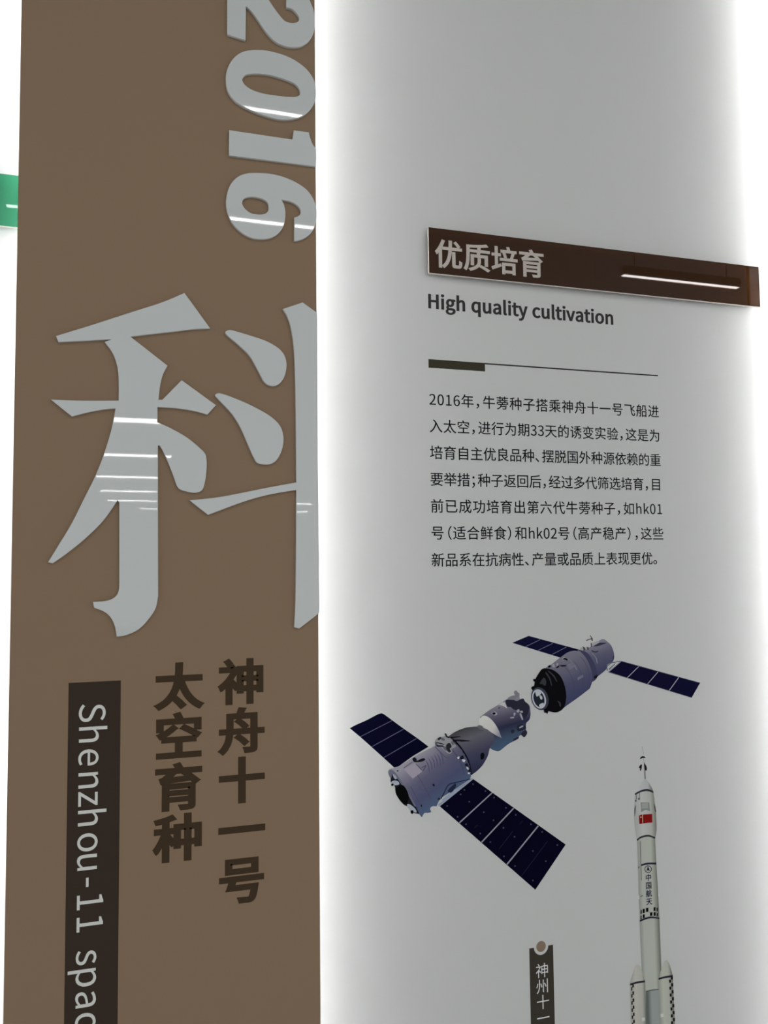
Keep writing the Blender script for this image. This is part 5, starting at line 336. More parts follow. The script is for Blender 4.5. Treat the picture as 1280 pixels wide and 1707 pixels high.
    'stw1_seam': [[669.4, 1369.9, 1, 696.3, 1380.3, 1, 697.5, 1379.7, 1, 670.5, 1369.3, 1], [692.9, 1362.9, 1, 720.1, 1373.3, 1, 721.3, 1372.7, 1, 694.1, 1362.4, 1], [718.1, 1354.8, 1, 745.7, 1366.2, 1, 746.9, 1365.6, 1, 719.3, 1354.2, 1]],
    'stw2': [[827, 1320.8, 1, 852.9, 1337.7, 1, 1013.9, 1292.3, 1, 995.2, 1267.7, 1]],
    'stw2_seam': [[863.2, 1309.1, 1, 887.5, 1327.8, 1, 888.8, 1327.2, 1, 864.7, 1308.5, 1], [903.7, 1296.3, 1, 926.6, 1316.8, 1, 927.9, 1316.2, 1, 905.3, 1295.8, 1], [947.4, 1282.4, 1, 969.2, 1305.3, 1, 970.7, 1304.7, 1, 949.2, 1281.9, 1], [825.4, 1321.2, 1, 851.3, 1337.8, 1, 853.7, 1337.7, 1, 827.9, 1320.3, 1]],
    'stw2_rim': [[852.9, 1338.2, 1, 1014.6, 1292.7, 1, 1013.9, 1291.9, 1, 852.6, 1337.3, 1], [827, 1320.6, 1, 994.8, 1268, 1, 995.1, 1267.1, 1, 827, 1319.8, 1]],
    'stw2_mount': [[823.9, 1322.3, 1, 822.6, 1329.8, 1, 832.2, 1336.1, 1, 851.3, 1338.7, 1, 852.1, 1337.4, 1, 833, 1335, 1, 824.5, 1329.4, 1, 825.5, 1323.5, 1], [827.2, 1325.5, 1, 840.1, 1334.4, 1, 841.3, 1333.8, 1, 828.7, 1324.1, 1]],
    'station': [[707, 1332.5, 0, 716.1, 1337.3, 0, 726.9, 1344.2, 0, 737.7, 1351, 0, 749.2, 1357.3, 0, 760.8, 1359.2, 0, 773, 1357.9, 1, 783.5, 1346.5, 0, 790.8, 1332.7, 0, 795, 1317.7, 0, 794.3, 1305.6, 0, 789.6, 1294.4, 1, 766.1, 1280.3, 0, 742.1, 1267.1, 0, 735.2, 1262.2, 1, 742.4, 1275, 0, 743.8, 1288.2, 0, 740.9, 1303, 0, 733.7, 1318, 0, 721.9, 1327.8, 0]],
    'station_aft': [[768.4, 1358.9, 0, 774.6, 1359.6, 0, 787.1, 1362.5, 0, 799.7, 1367.4, 0, 809.2, 1373.9, 0, 818.7, 1376.9, 0, 827.2, 1371.8, 0, 834.1, 1364.8, 0, 838.5, 1353.7, 0, 839, 1344.2, 0, 836.4, 1337.5, 1, 825.2, 1332.5, 0, 821.8, 1324.5, 0, 802.6, 1311.9, 0, 794.6, 1305.6, 0, 789.6, 1294.4, 1, 793.1, 1307, 0, 793.1, 1317.8, 0, 790, 1332.7, 0, 782.7, 1346.5, 0]],
    'station_join': [[770, 1358.9, 0, 777.7, 1359.1, 0, 788.3, 1353, 0, 797.3, 1340.5, 0, 803.1, 1328.1, 0, 805, 1313.2, 0, 794.6, 1305.6, 0, 795, 1317.7, 0, 790.8, 1332.7, 0, 783.5, 1346.5, 0]],
    'station_seam': [[749, 1347.9, 1, 758.6, 1338.1, 0, 766, 1327.1, 0, 765.3, 1326.7, 0, 757.8, 1337.5, 0, 748.5, 1347.4, 1], [796.1, 1354, 1, 803.7, 1345.6, 0, 805.7, 1336.1, 0, 804.6, 1336.1, 0, 802.4, 1345.4, 0, 795.3, 1353.7, 1]],
    'station_end': [[708.5, 1332.1, 0, 699.5, 1331.2, 0, 692.6, 1323.9, 0, 686.5, 1315, 0, 684, 1304.6, 0, 680.9, 1299.5, 0, 683.5, 1284.9, 0, 699.3, 1264.4, 0, 709.6, 1261.1, 0, 723, 1258.2, 0, 733.6, 1261, 0, 739.9, 1267.2, 0, 743.2, 1277.6, 0, 743.8, 1288.2, 0, 740.9, 1303, 0, 733.7, 1318, 0, 721.9, 1327.8, 0]],
    'station_streaks': [[711.4, 1328.3, 0, 721.7, 1319.9, 0, 727.4, 1309, 0, 725.9, 1309.1, 0, 720.1, 1317.9, 0, 710.6, 1327, 0], [694.5, 1308, 0, 702.1, 1316.8, 0, 706.5, 1311.3, 0, 704.8, 1303.5, 0, 698.9, 1306.5, 0], [726.6, 1277.3, 0, 732.5, 1274.3, 0, 733.1, 1267.6, 0, 730.8, 1267.8, 0, 729.5, 1273.1, 0], [706.8, 1325.9, 0, 714.1, 1316.3, 0, 717.5, 1302.9, 0, 716, 1302.9, 0, 711.8, 1315, 0, 705.3, 1324.6, 0]],
    'station_clips': [[682.8, 1315.2, 0, 686.5, 1315, 0, 686.4, 1311, 0, 683.4, 1311.8, 0], [678.8, 1302.2, 0, 684, 1303.9, 0, 683.1, 1298.7, 0, 680.1, 1298.2, 0], [701.5, 1262.9, 0, 703.8, 1265.4, 0, 709.7, 1263.1, 0, 707.3, 1256.7, 0, 705.1, 1258.8, 0, 702.1, 1259, 0]],
    'port_outer': [[709.2, 1285.8, 0, 710.2, 1279.8, 0, 709.6, 1274.1, 0, 707.4, 1269.3, 0, 704, 1265.9, 0, 699.6, 1264.1, 0, 694.7, 1264.1, 0, 689.7, 1265.9, 0, 685.2, 1269.4, 0, 681.5, 1274.2, 0, 679.1, 1279.8, 0, 678.1, 1285.7, 0, 678.7, 1291.4, 0, 680.8, 1296.2, 0, 684.2, 1299.7, 0, 688.6, 1301.5, 0, 693.5, 1301.5, 0, 698.5, 1299.7, 0, 703.1, 1296.2, 0, 706.8, 1291.4, 0]],
    'port_ring': [[704.5, 1284.7, 0, 705.4, 1279.7, 0, 705, 1274.9, 0, 703.3, 1270.9, 0, 700.6, 1267.9, 0, 697.1, 1266.4, 0, 693.2, 1266.5, 0, 689.2, 1268.1, 0, 685.5, 1271.1, 0, 682.5, 1275.2, 0, 680.5, 1280, 0, 679.6, 1285, 0, 680, 1289.8, 0, 681.6, 1293.8, 0, 684.3, 1296.7, 0, 687.8, 1298.2, 0, 691.7, 1298.2, 0, 695.8, 1296.6, 0, 699.5, 1293.6, 0, 702.5, 1289.5, 0]],
    'port_inner': [[701.6, 1284.2, 0, 702.4, 1280, 0, 702.1, 1276, 0, 700.9, 1272.7, 0, 698.8, 1270.3, 0, 696.1, 1269, 0, 693, 1269.1, 0, 689.8, 1270.5, 0, 686.8, 1273, 0, 684.4, 1276.5, 0, 682.7, 1280.5, 0, 682, 1284.7, 0, 682.2, 1288.7, 0, 683.4, 1292, 0, 685.5, 1294.5, 0, 688.2, 1295.7, 0, 691.4, 1295.6, 0, 694.6, 1294.3, 0, 697.5, 1291.7, 0, 700, 1288.3, 0]],
    'port_wedge': [[686, 1295.3, 0, 693.4, 1294.9, 0, 696.2, 1290.8, 0, 688.7, 1286.6, 0, 686.6, 1289.4, 0], [692.1, 1272.7, 0, 700.3, 1275.5, 0, 699.7, 1269.6, 0, 694.9, 1267.9, 0], [693.2, 1288.3, 0, 696.9, 1287.5, 0, 698.6, 1282.8, 0, 696, 1281, 0, 693.8, 1284.4, 0]],
    'station_marks': [[732.7, 1335.9, 0, 744.8, 1336.1, 0, 744.8, 1334.1, 0, 737.2, 1333.7, 0], [725.8, 1332.9, 0, 731.2, 1336, 0, 731.9, 1334, 0, 728, 1331.5, 0], [738.2, 1344.4, 0, 742.1, 1348.2, 0, 748.1, 1345.3, 0, 746.6, 1343.3, 0, 742.1, 1345.5, 0], [798, 1314.2, 0, 804.3, 1316.6, 0, 805, 1313.8, 0, 799.5, 1310.7, 0], [710.1, 1335, 0, 714.6, 1337.4, 0, 716.1, 1334.7, 0, 712.3, 1332.9, 0]],
    'station_marks2': [[718.4, 1337.2, 0, 722.2, 1338.4, 0, 723.6, 1333.7, 0, 720.5, 1333.2, 0], [726.7, 1338.9, 0, 729.8, 1340.1, 0, 729.6, 1334.8, 0, 727.4, 1335.5, 0], [739.1, 1348.3, 0, 743.7, 1349.5, 0, 742, 1344.9, 0, 738.2, 1343.7, 0]],
    'station_mast': [[784.4, 1376.1, 1, 795.3, 1379.1, 1, 792.4, 1383.9, 1, 793.6, 1384.2, 1, 797.7, 1378.3, 1, 797.5, 1374.3, 1, 796, 1374.3, 1, 795, 1377.7, 1, 785.1, 1375, 1], [777.1, 1366.2, 1, 782.5, 1363.4, 1, 782.3, 1358.6, 1, 779.2, 1359.4, 1, 778.6, 1362.8, 1], [786.4, 1364.6, 1, 789, 1364.5, 1, 789.3, 1359.7, 1, 786.2, 1359.8, 1], [793.5, 1371, 1, 795.4, 1371, 1, 795.8, 1364.2, 1, 794.3, 1364.3, 1]],
    'station_top': [[773.2, 1363.7, 0, 777.8, 1363.5, 0, 779.2, 1358.8, 0, 773.8, 1358.3, 0], [784, 1364.6, 0, 786.4, 1365.2, 0, 786.2, 1360.5, 0, 783.9, 1360.6, 0], [796.7, 1370.9, 0, 809.2, 1373.9, 0, 809.1, 1369.8, 0, 798.1, 1366.8, 0]],
    'station_top_dark': [[799.6, 1365.4, 0, 809.1, 1370.5, 0, 817, 1370.9, 0, 824.8, 1369.9, 0, 818.5, 1368.1, 0, 809, 1365.7, 0], [794.7, 1358.8, 0, 802.4, 1356.5, 0, 808.7, 1357.3, 0, 803.9, 1354.4, 0, 797, 1356, 0], [836.7, 1347, 0, 839.1, 1346.9, 0, 837.8, 1340.8, 0, 836.4, 1338.8, 0]],
    'tower': [[889.4, 1189.5, 1, 890.3, 1189.4, 1, 892.6, 1177.1, 1, 891.9, 1176.4, 1], [891, 1170.3, 1, 892, 1170.2, 1, 893, 1161.3, 1, 892, 1161.3, 1]],
    'tower_mast': [[892.5, 1161.9, 1, 894.1, 1161.8, 1, 894.9, 1134.2, 1, 892.7, 1134.4, 1]],
    'tower_fins': [[884.8, 1169.1, 0, 886.3, 1172.1, 0, 890.6, 1173.4, 0, 894.8, 1171.7, 0, 895.5, 1169.7, 0, 891.3, 1170.3, 0, 887.9, 1169.7, 0], [881.9, 1154.7, 0, 884.9, 1158.8, 0, 887.9, 1159.5, 0, 887.7, 1155.2, 0, 885.8, 1149.2, 0, 883.8, 1150.3, 0, 884.2, 1153.1, 0], [892.3, 1160.6, 0, 894.3, 1159.7, 0, 897.2, 1155.2, 0, 897.7, 1150.1, 0, 895.6, 1148.2, 0, 893.7, 1151.2, 0]],
    'nose': [[892.7, 1134.9, 1, 895.4, 1134.4, 1, 901.6, 1126.9, 0, 907.3, 1117.1, 0, 909.9, 1109.7, 1, 897.8, 1114.4, 0, 885, 1113.3, 0, 872.2, 1109.9, 1, 879.4, 1121, 0, 886.4, 1128.9, 0]],
    'fairing': [[872.2, 1109.9, 1, 885, 1114.1, 0, 897.8, 1114.8, 0, 909.9, 1109.7, 1, 911.9, 1090.9, 0, 913.7, 1073.6, 0, 913.7, 1046.5, 0, 910.2, 1031.9, 1, 896.7, 1037.6, 0, 881.4, 1037.1, 0, 873.7, 1032.5, 1, 871.1, 1049.4, 0, 869.5, 1070.8, 0, 870.7, 1091.9, 0]],
    'fairing_bands': [[872.3, 1111.9, 1, 885.1, 1116.2, 0, 897.9, 1117.1, 0, 909.3, 1112.6, 1, 909.9, 1109, 1, 897.7, 1113.4, 0, 885, 1112.9, 0, 872.5, 1108.8, 1], [873.4, 1034.4, 1, 881.5, 1038.7, 0, 896.7, 1039.7, 0, 910.6, 1034.3, 1, 910.2, 1031.5, 1, 896.6, 1036.6, 0, 881.7, 1035.6, 0, 874, 1031.5, 1]],
    'fairing_marks': [[872.2, 1100.3, 0, 874.4, 1100.4, 0, 875.2, 1098.3, 0, 872.6, 1098, 0], [878.7, 1103.2, 0, 881.1, 1103.3, 0, 881.7, 1100.8, 0, 879, 1100.4, 0], [870.7, 1086.2, 0, 873.3, 1091.7, 0, 872.2, 1080.4, 0, 870.6, 1072.8, 0], [910.2, 1091.1, 0, 912.4, 1086.6, 0, 913.8, 1076.5, 0, 911.8, 1078.1, 0], [874.8, 1110, 0, 875.6, 1109.9, 0, 875.3, 1100.7, 0, 874.4, 1100.8, 0], [881.2, 1111.5, 0, 882.1, 1111.5, 0, 881.8, 1103, 0, 880.9, 1103, 0]],
    'window_frame': [[883.2, 1095.7, 1, 900.4, 1094.1, 1, 901.9, 1079, 1, 893.2, 1082.4, 1, 883.8, 1079.3, 1]],
    'window_pane': [[885.2, 1094.1, 1, 897.9, 1093.7, 1, 898, 1084.4, 1, 885.2, 1085.2, 1]],
    'flag': [[879, 1073.8, 1, 884.5, 1075, 1, 905.7, 1074.1, 1, 905.6, 1059.6, 1, 892.4, 1060, 1, 879.4, 1059.5, 1]],
    'flag_star': [[882.9, 1072.6, 1, 883.3, 1071.4, 1, 884.7, 1071.2, 1, 883.6, 1070.6, 1, 883.9, 1069.4, 1, 882.8, 1070.2, 1, 881.6, 1069.6, 1, 882, 1070.8, 1, 880.9, 1071.6, 1, 882.3, 1071.5, 1], [885.8, 1074.6, 1, 886.8, 1074.8, 1, 886.6, 1060.3, 1, 885.6, 1060.1, 1]],
    'core': [[873.8, 1031.9, 1, 881.7, 1036.2, 0, 896.6, 1037.2, 0, 910.2, 1031.9, 1, 911.1, 991.4, 0, 912.6, 947.2, 0, 913.7, 897.7, 0, 914.1, 861.5, 0, 914.5, 822.6, 0, 913.9, 779.6, 1, 894.6, 781.5, 0, 875.7, 782, 1, 875.2, 829.8, 0, 874.6, 872.7, 0, 874.5, 901.4, 0, 874, 937.5, 0, 874.1, 1006.8, 0]],
    'core_lower': [[882.2, 781.7, 1, 894.6, 781.5, 0, 907.7, 780.6, 1, 907.2, 710.8, 1, 880, 714, 1]],
    'core_ring': [[882.2, 782.3, 1, 894.6, 782.6, 0, 907.7, 781.6, 1, 907.7, 780.3, 1, 894.6, 781.2, 0, 882.1, 780.9, 1]],
    'core_bands': [[880.3, 992, 1, 893.3, 993.4, 0, 911.1, 991.7, 1, 911, 988.3, 1, 894.1, 990.2, 0, 880.5, 989.2, 1], [874.4, 900.3, 1, 885.2, 902.6, 0, 897.4, 903.2, 0, 913.8, 899.1, 1, 913.7, 896.7, 1, 898.1, 900, 0, 885.9, 899.5, 0, 874.6, 897.1, 1]],
    'core_ducts': [[879.5, 1030.9, 1, 880.7, 1031.2, 1, 880.9, 965.3, 1, 879.7, 965.4, 1], [877, 939.2, 1, 881.7, 941.1, 1, 882, 939.3, 1, 877.5, 937.7, 1], [874.3, 988.5, 0, 876.7, 989.4, 0, 876.6, 986.6, 0, 874.5, 985.9, 0]],
    'core_clips': [[871.6, 940.9, 1, 874.8, 941, 1, 875, 934.7, 1, 872.2, 935.5, 1], [912.7, 939.2, 1, 916.1, 938.7, 1, 915.3, 933.8, 1, 912.8, 934.8, 1]],
    'core_checks': [[876.7, 916.2, 1, 879, 916.5, 1, 878.7, 910.1, 1, 876.5, 909.8, 1], [880.9, 917.6, 1, 885, 917.6, 1, 884.8, 910.7, 1, 880.7, 910.7, 1], [887.5, 918.4, 1, 892.4, 918.4, 1, 892.1, 911.8, 1, 887.3, 911.8, 1], [902.8, 917.6, 1, 906.6, 917.7, 1, 906.4, 911.4, 1, 902.5, 911.3, 1], [908.6, 916, 1, 910.9, 916.3, 1, 910.7, 910.3, 1, 908.4, 910, 1], [876.4, 906.9, 1, 878.5, 907.2, 1, 878.2, 901.5, 1, 876.2, 901.2, 1], [880.9, 908.5, 1, 884.7, 908.6, 1, 884.5, 902.6, 1, 880.7, 902.5, 1], [895.2, 910, 1, 900, 909.9, 1, 899.8, 904.1, 1, 895, 904.2, 1], [902.5, 909.3, 1, 906.6, 909.3, 1, 906.4, 903.3, 1, 902.2, 903.3, 1], [908.5, 907.1, 1, 910.8, 907.3, 1, 910.5, 901.6, 1, 908.3, 901.3, 1]],
    'logo': [[901.4, 981.6, 0, 901.1, 980.3, 0, 900.6, 979, 0, 899.6, 978, 0, 898.5, 977.2, 0, 897.1, 976.6, 0, 895.5, 976.4, 0, 893.9, 976.4, 0, 892.3, 976.7, 0, 890.8, 977.4, 0, 889.4, 978.2, 0, 888.3, 979.3, 0, 887.5, 980.6, 0, 887, 981.9, 0, 886.9, 983.3, 0, 887.1, 984.6, 0, 887.7, 985.8, 0, 888.6, 986.8, 0, 889.8, 987.7, 0, 891.2, 988.2, 0, 892.7, 988.5, 0, 894.3, 988.5, 0, 896, 988.1, 0, 897.5, 987.5, 0, 898.8, 986.6, 0, 899.9, 985.5, 0, 900.8, 984.3, 0, 901.2, 983, 0], [900, 981.7, 0, 899.8, 980.7, 0, 899.4, 979.7, 0, 898.6, 978.8, 0, 897.7, 978.2, 0, 896.5, 977.7, 0, 895.3, 977.5, 0, 893.9, 977.5, 0, 892.6, 977.8, 0, 891.4, 978.3, 0, 890.3, 979, 0, 889.4, 979.9, 0, 888.7, 980.9, 0, 888.3, 982, 0, 888.2, 983.1, 0, 888.4, 984.2, 0, 888.9, 985.2, 0, 889.6, 986, 0, 890.6, 986.7, 0, 891.7, 987.1, 0, 893, 987.4, 0, 894.3, 987.3, 0, 895.6, 987.1, 0, 896.8, 986.6, 0, 897.9, 985.8, 0, 898.8, 985, 0, 899.5, 983.9, 0, 899.9, 982.9, 0]],
    'logo_arrow': [[894, 987.7, 1, 890.8, 979.6, 1, 893.7, 980.9, 1, 897.5, 978.8, 1]],
    'boosterL': [[852, 798.5, 1, 853.8, 804.6, 0, 858, 813.8, 0, 862.1, 823.2, 0, 865.3, 826.7, 0, 869, 827, 0, 872.9, 823.7, 0, 876.8, 812.4, 0, 881.1, 799.7, 1, 881.3, 771.9, 0, 880.4, 713.9, 1, 852.1, 718.8, 1, 851.9, 762.4, 0]],
    'boosterL_band': [[852, 799.2, 1, 866.1, 800.5, 0, 880.9, 800, 1, 881, 796.8, 1, 865.9, 797.3, 0, 851.9, 796.1, 1]],
    'boosterR': [[908.2, 798.4, 1, 912.1, 808.6, 0, 916.8, 817.9, 0, 921.4, 825.1, 0, 925.9, 826.9, 0, 930.1, 821, 0, 934, 809.6, 0, 936.8, 799.1, 1, 937.1, 763, 0, 938.1, 704.1, 1, 907.1, 709.4, 1, 907.6, 767.7, 0]],
    'boosterR_band': [[908.3, 799.8, 1, 921.4, 800.7, 0, 936.8, 800.4, 1, 936.9, 796.9, 1, 921.3, 797.4, 0, 908.1, 796.7, 1]],
    'boosterL_checks': [[853.5, 793.3, 1, 855.9, 792.9, 1, 855.7, 787.3, 1, 853.3, 787.6, 1], [855.9, 797.4, 1, 858.9, 797.2, 1, 858.9, 791.9, 1, 855.9, 792.1, 1], [853.5, 781.7, 1, 855.9, 781.3, 1, 855.7, 775.7, 1, 853.3, 776.1, 1], [855.9, 785.8, 1, 858.9, 785.6, 1, 858.9, 780.3, 1, 855.8, 780.5, 1], [853.5, 770.1, 1, 855.8, 769.7, 1, 855.6, 764.1, 1, 853.3, 764.5, 1], [855.8, 774.2, 1, 858.9, 774, 1, 858.9, 768.7, 1, 855.8, 768.9, 1], [853.4, 758.5, 1, 855.8, 758.1, 1, 855.6, 752.5, 1, 853.2, 752.9, 1], [855.8, 762.7, 1, 858.8, 762.5, 1, 858.8, 757.1, 1, 855.8, 757.3, 1], [853.4, 747, 1, 855.8, 746.6, 1, 855.6, 741, 1, 853.2, 741.4, 1], [855.8, 751.1, 1, 858.8, 750.9, 1, 858.8, 745.5, 1, 855.7, 745.7, 1], [853.4, 735.4, 1, 855.7, 735, 1, 855.5, 729.4, 1, 853.2, 729.8, 1], [855.7, 739.5, 1, 858.8, 739.3, 1, 858.8, 734, 1, 855.7, 734.2, 1], [853.3, 723.9, 1, 855.7, 723.5, 1, 855.5, 717.9, 1, 853.2, 718.3, 1], [855.7, 728, 1, 858.7, 727.8, 1, 858.7, 722.4, 1, 855.7, 722.7, 1]],
    'boosterR_checks': [[929, 793.8, 1, 932.8, 793.5, 1, 932.8, 788.3, 1, 929, 788.6, 1], [932.9, 798.7, 1, 936.9, 798.3, 1, 936.9, 792.9, 1, 932.8, 793.2, 1], [929.2, 782.2, 1, 933.1, 781.9, 1, 933.1, 776.7, 1, 929.2, 777.1, 1], [933.1, 787.1, 1, 937.2, 786.8, 1, 937.1, 781.3, 1, 933.1, 781.6, 1], [929.5, 770.7, 1, 933.3, 770.4, 1, 933.3, 765.2, 1, 929.5, 765.5, 1], [933.4, 775.5, 1, 937.4, 775.2, 1, 937.4, 769.7, 1, 933.3, 770.1, 1], [929.8, 759.2, 1, 933.6, 758.8, 1, 933.6, 753.7, 1, 929.7, 754, 1], [933.6, 764, 1, 937.7, 763.7, 1, 937.6, 758.2, 1, 933.6, 758.6, 1], [930, 747.7, 1, 933.8, 747.3, 1, 933.8, 742.2, 1, 930, 742.5, 1], [933.9, 752.5, 1, 937.9, 752.1, 1, 937.9, 746.7, 1, 933.8, 747, 1], [930.3, 736.2, 1, 934.1, 735.8, 1, 934.1, 730.7, 1, 930.2, 731, 1], [934.1, 741, 1, 938.1, 740.6, 1, 938.1, 735.2, 1, 934.1, 735.5, 1], [930.5, 724.7, 1, 934.3, 724.3, 1, 934.3, 719.2, 1, 930.5, 719.5, 1], [934.4, 729.5, 1, 938.4, 729.1, 1, 938.4, 723.7, 1, 934.3, 724, 1], [930.8, 713.2, 1, 934.6, 712.8, 1, 934.6, 707.7, 1, 930.7, 708.1, 1], [934.6, 718, 1, 938.6, 717.6, 1, 938.6, 712.2, 1, 934.6, 712.5, 1]],
    'boosterL_box': [[872.4, 740, 1, 878.4, 740, 1, 878.7, 734.3, 1, 872.8, 734.7, 1]],
    'boosterR_box': [[909.7, 740.3, 1, 915.9, 740.1, 1, 916.1, 734.6, 1, 910.1, 734.5, 1]],
    'g_service': [[471.7, 1205.5, 0, 515.8, 1134.7, 0]],
    'g_capsule': [[560.9, 1244.9, 0, 581, 1174.7, 0]],
    'g_orbital': [[620.5, 1278.1, 0, 634.4, 1210.2, 0]],
    'g_cap': [[585, 1249.9, 0, 620.4, 1226, 0]],
    'g_station': [[740.8, 1353.6, 0, 765.9, 1273.7, 0]],
    'g_aft': [[804.4, 1370, 0, 818.4, 1316.6, 0]],
    'g_wing1': [[391.6, 1269.2, 0, 448.7, 1200.2, 0]],
    'g_nose': [[877.6, 1119.7, 0, 909.8, 1116.9, 0]],
    'g_core': [[874.5, 901.4, 0, 913.7, 901.8, 0]],
    'g_bl': [[851.6, 776.6, 0, 881.2, 776.2, 0]],
    'g_br': [[907.6, 767.7, 0, 937.2, 768.2, 0]],
    'g_fairing': [[870.4, 1077.8, 0, 914.2, 1078.2, 0]],
    'service_seam': [[506, 1218.3, 1, 514.7, 1209.5, 0, 522.7, 1201.6, 0, 529.1, 1198.1, 0, 528.7, 1197, 0, 521.8, 1200.2, 0, 513.4, 1208.5, 0, 504.9, 1217.3, 1]],
    'service_cable': [[451.8, 1188.8, 1, 466.8, 1197.1, 1, 467.3, 1196.3, 1, 452.6, 1188.1, 1], [472.3, 1193, 1, 473.1, 1193.7, 1, 482.4, 1184.2, 1, 481.6, 1183.5, 1], [482.5, 1187.1, 1, 489.6, 1190.2, 1, 490.4, 1189.4, 1, 485.5, 1181.8, 1, 484, 1181.2, 1, 488.8, 1189.2, 1, 482.9, 1186.2, 1]],
    'gear_grey': [[506.1, 1223.4, 0, 509.3, 1222.5, 0, 508.4, 1218.1, 0, 506.1, 1219.7, 0], [516.7, 1230.8, 0, 521.5, 1229.4, 0, 522.3, 1226, 0, 517.4, 1227, 0], [534.4, 1224.4, 0, 538.4, 1220.4, 0, 536.7, 1217.5, 0, 533.5, 1221.5, 0], [518.9, 1216.6, 0, 523.7, 1216, 0, 525.2, 1209.5, 0, 521.2, 1212, 0]],
    'station_arcs': [[742.5, 1332.4, 0, 749.8, 1324.1, 0, 755.9, 1311.8, 0, 758.7, 1297, 0, 757.6, 1285.1, 0, 758.2, 1285.4, 0, 759.3, 1297.3, 0, 756.5, 1312.1, 0, 750.4, 1324.4, 0, 743.1, 1332.7, 0], [759.5, 1341.3, 0, 766.9, 1333, 0, 773, 1320.6, 0, 775.8, 1305.7, 0, 774.7, 1293.8, 0, 775.3, 1294.1, 0, 776.4, 1306, 0, 773.6, 1320.9, 0, 767.5, 1333.2, 0, 760.1, 1341.6, 0], [772.7, 1348.3, 0, 780.2, 1339.9, 0, 786.3, 1327.5, 0, 789.1, 1312.6, 0, 788, 1300.6, 0, 788.6, 1300.9, 0, 789.7, 1312.9, 0, 786.9, 1327.8, 0, 780.8, 1340.2, 0, 773.4, 1348.6, 0]],
    'station_patch': [[746.4, 1336, 1, 758.7, 1340.8, 1, 763.9, 1333.9, 1, 752.2, 1327.7, 1], [765.6, 1313.7, 1, 776.5, 1318.6, 1, 777.9, 1314.5, 1, 767, 1309.4, 1]],
    'service_arcs': [[469.8, 1183, 0, 479.8, 1167.7, 0, 489.8, 1150.1, 0, 496.8, 1137.1, 0, 497.6, 1137.4, 0, 490.6, 1150.4, 0, 480.6, 1168, 0, 470.6, 1183.4, 0], [535.7, 1209.3, 0, 545.3, 1196, 0, 551.5, 1182.2, 0, 554.6, 1170.1, 0, 555.4, 1170.4, 0, 552.4, 1182.5, 0, 546.1, 1196.4, 0, 536.6, 1209.7, 0], [463.1, 1159.1, 0, 472.3, 1141.6, 0, 480, 1127.1, 0, 480.6, 1127.4, 0, 473, 1141.9, 0, 463.8, 1159.4, 0]],
}


def smooth(pts, n=6):
    """closed Catmull-Rom curve through the points, broken at the corners"""
    out = []
    N = len(pts)
    for i in range(N):
        p0, p1, p2, p3 = pts[i - 1], pts[i], pts[(i + 1) % N], pts[(i + 2) % N]
        a, b = Vector(p1[:2]), Vector(p2[:2])
        if p1[2] and p2[2]:
            out.append(a)
            continue
        t1 = (b - a) * .5 if p1[2] else (b - Vector(p0[:2])) * .5
        t2 = (b - a) * .5 if p2[2] else (Vector(p3[:2]) - a) * .5
        L = (b - a).length
        for t in (t1, t2):
            if t.length > L * 1.2:
                t *= L * 1.2 / t.length
        for k in range(n):
            s = k / n
            h1 = 2 * s ** 3 - 3 * s * s + 1
            h2 = s ** 3 - 2 * s * s + s
            h3 = -2 * s ** 3 + 3 * s * s
            h4 = s ** 3 - s * s
            out.append(a * h1 + t1 * h2 + b * h3 + t2 * h4)
    return [(v.x, v.y) for v in out]


SHAPE, RAW = {}, {}
for nm, outlines in SHAPE_DATA.items():
    RAW[nm] = [[(v[i], v[i + 1], v[i + 2]) for i in range(0, len(v), 3)] for v in outlines]
    SHAPE[nm] = [smooth(c) for c in RAW[nm]]


# ------------------------------------------------------------------ builders
def tag(o, label=None, category=None, group=None, kind=None):
    if label: o['label'] = label
    if category: o['category'] = category
    if group: o['group'] = group
    if kind: o['kind'] = kind
    return o


def area(c):
    return sum(c[i - 1][0] * c[i][1] - c[i][0] * c[i - 1][1] for i in range(len(c))) / 2


def inside(p, c):
    r = False
    for i in range(len(c)):
        (x1, y1), (x2, y2) = c[i - 1], c[i]
        if (y1 > p[1]) != (y2 > p[1]) and p[0] < (x2 - x1) * (p[1] - y1) / (y2 - y1) + x1:
            r = not r
    return r


def orient(cs):
    """outer outlines one way round, holes the other"""
    out = []
    for i, c in enumerate(cs):
        depth = sum(inside(c[0], d) for j, d in enumerate(cs) if j != i)
        want = 1 if depth % 2 == 0 else -1
        out.append(c if area(c) * want > 0 else c[::-1])
    return out


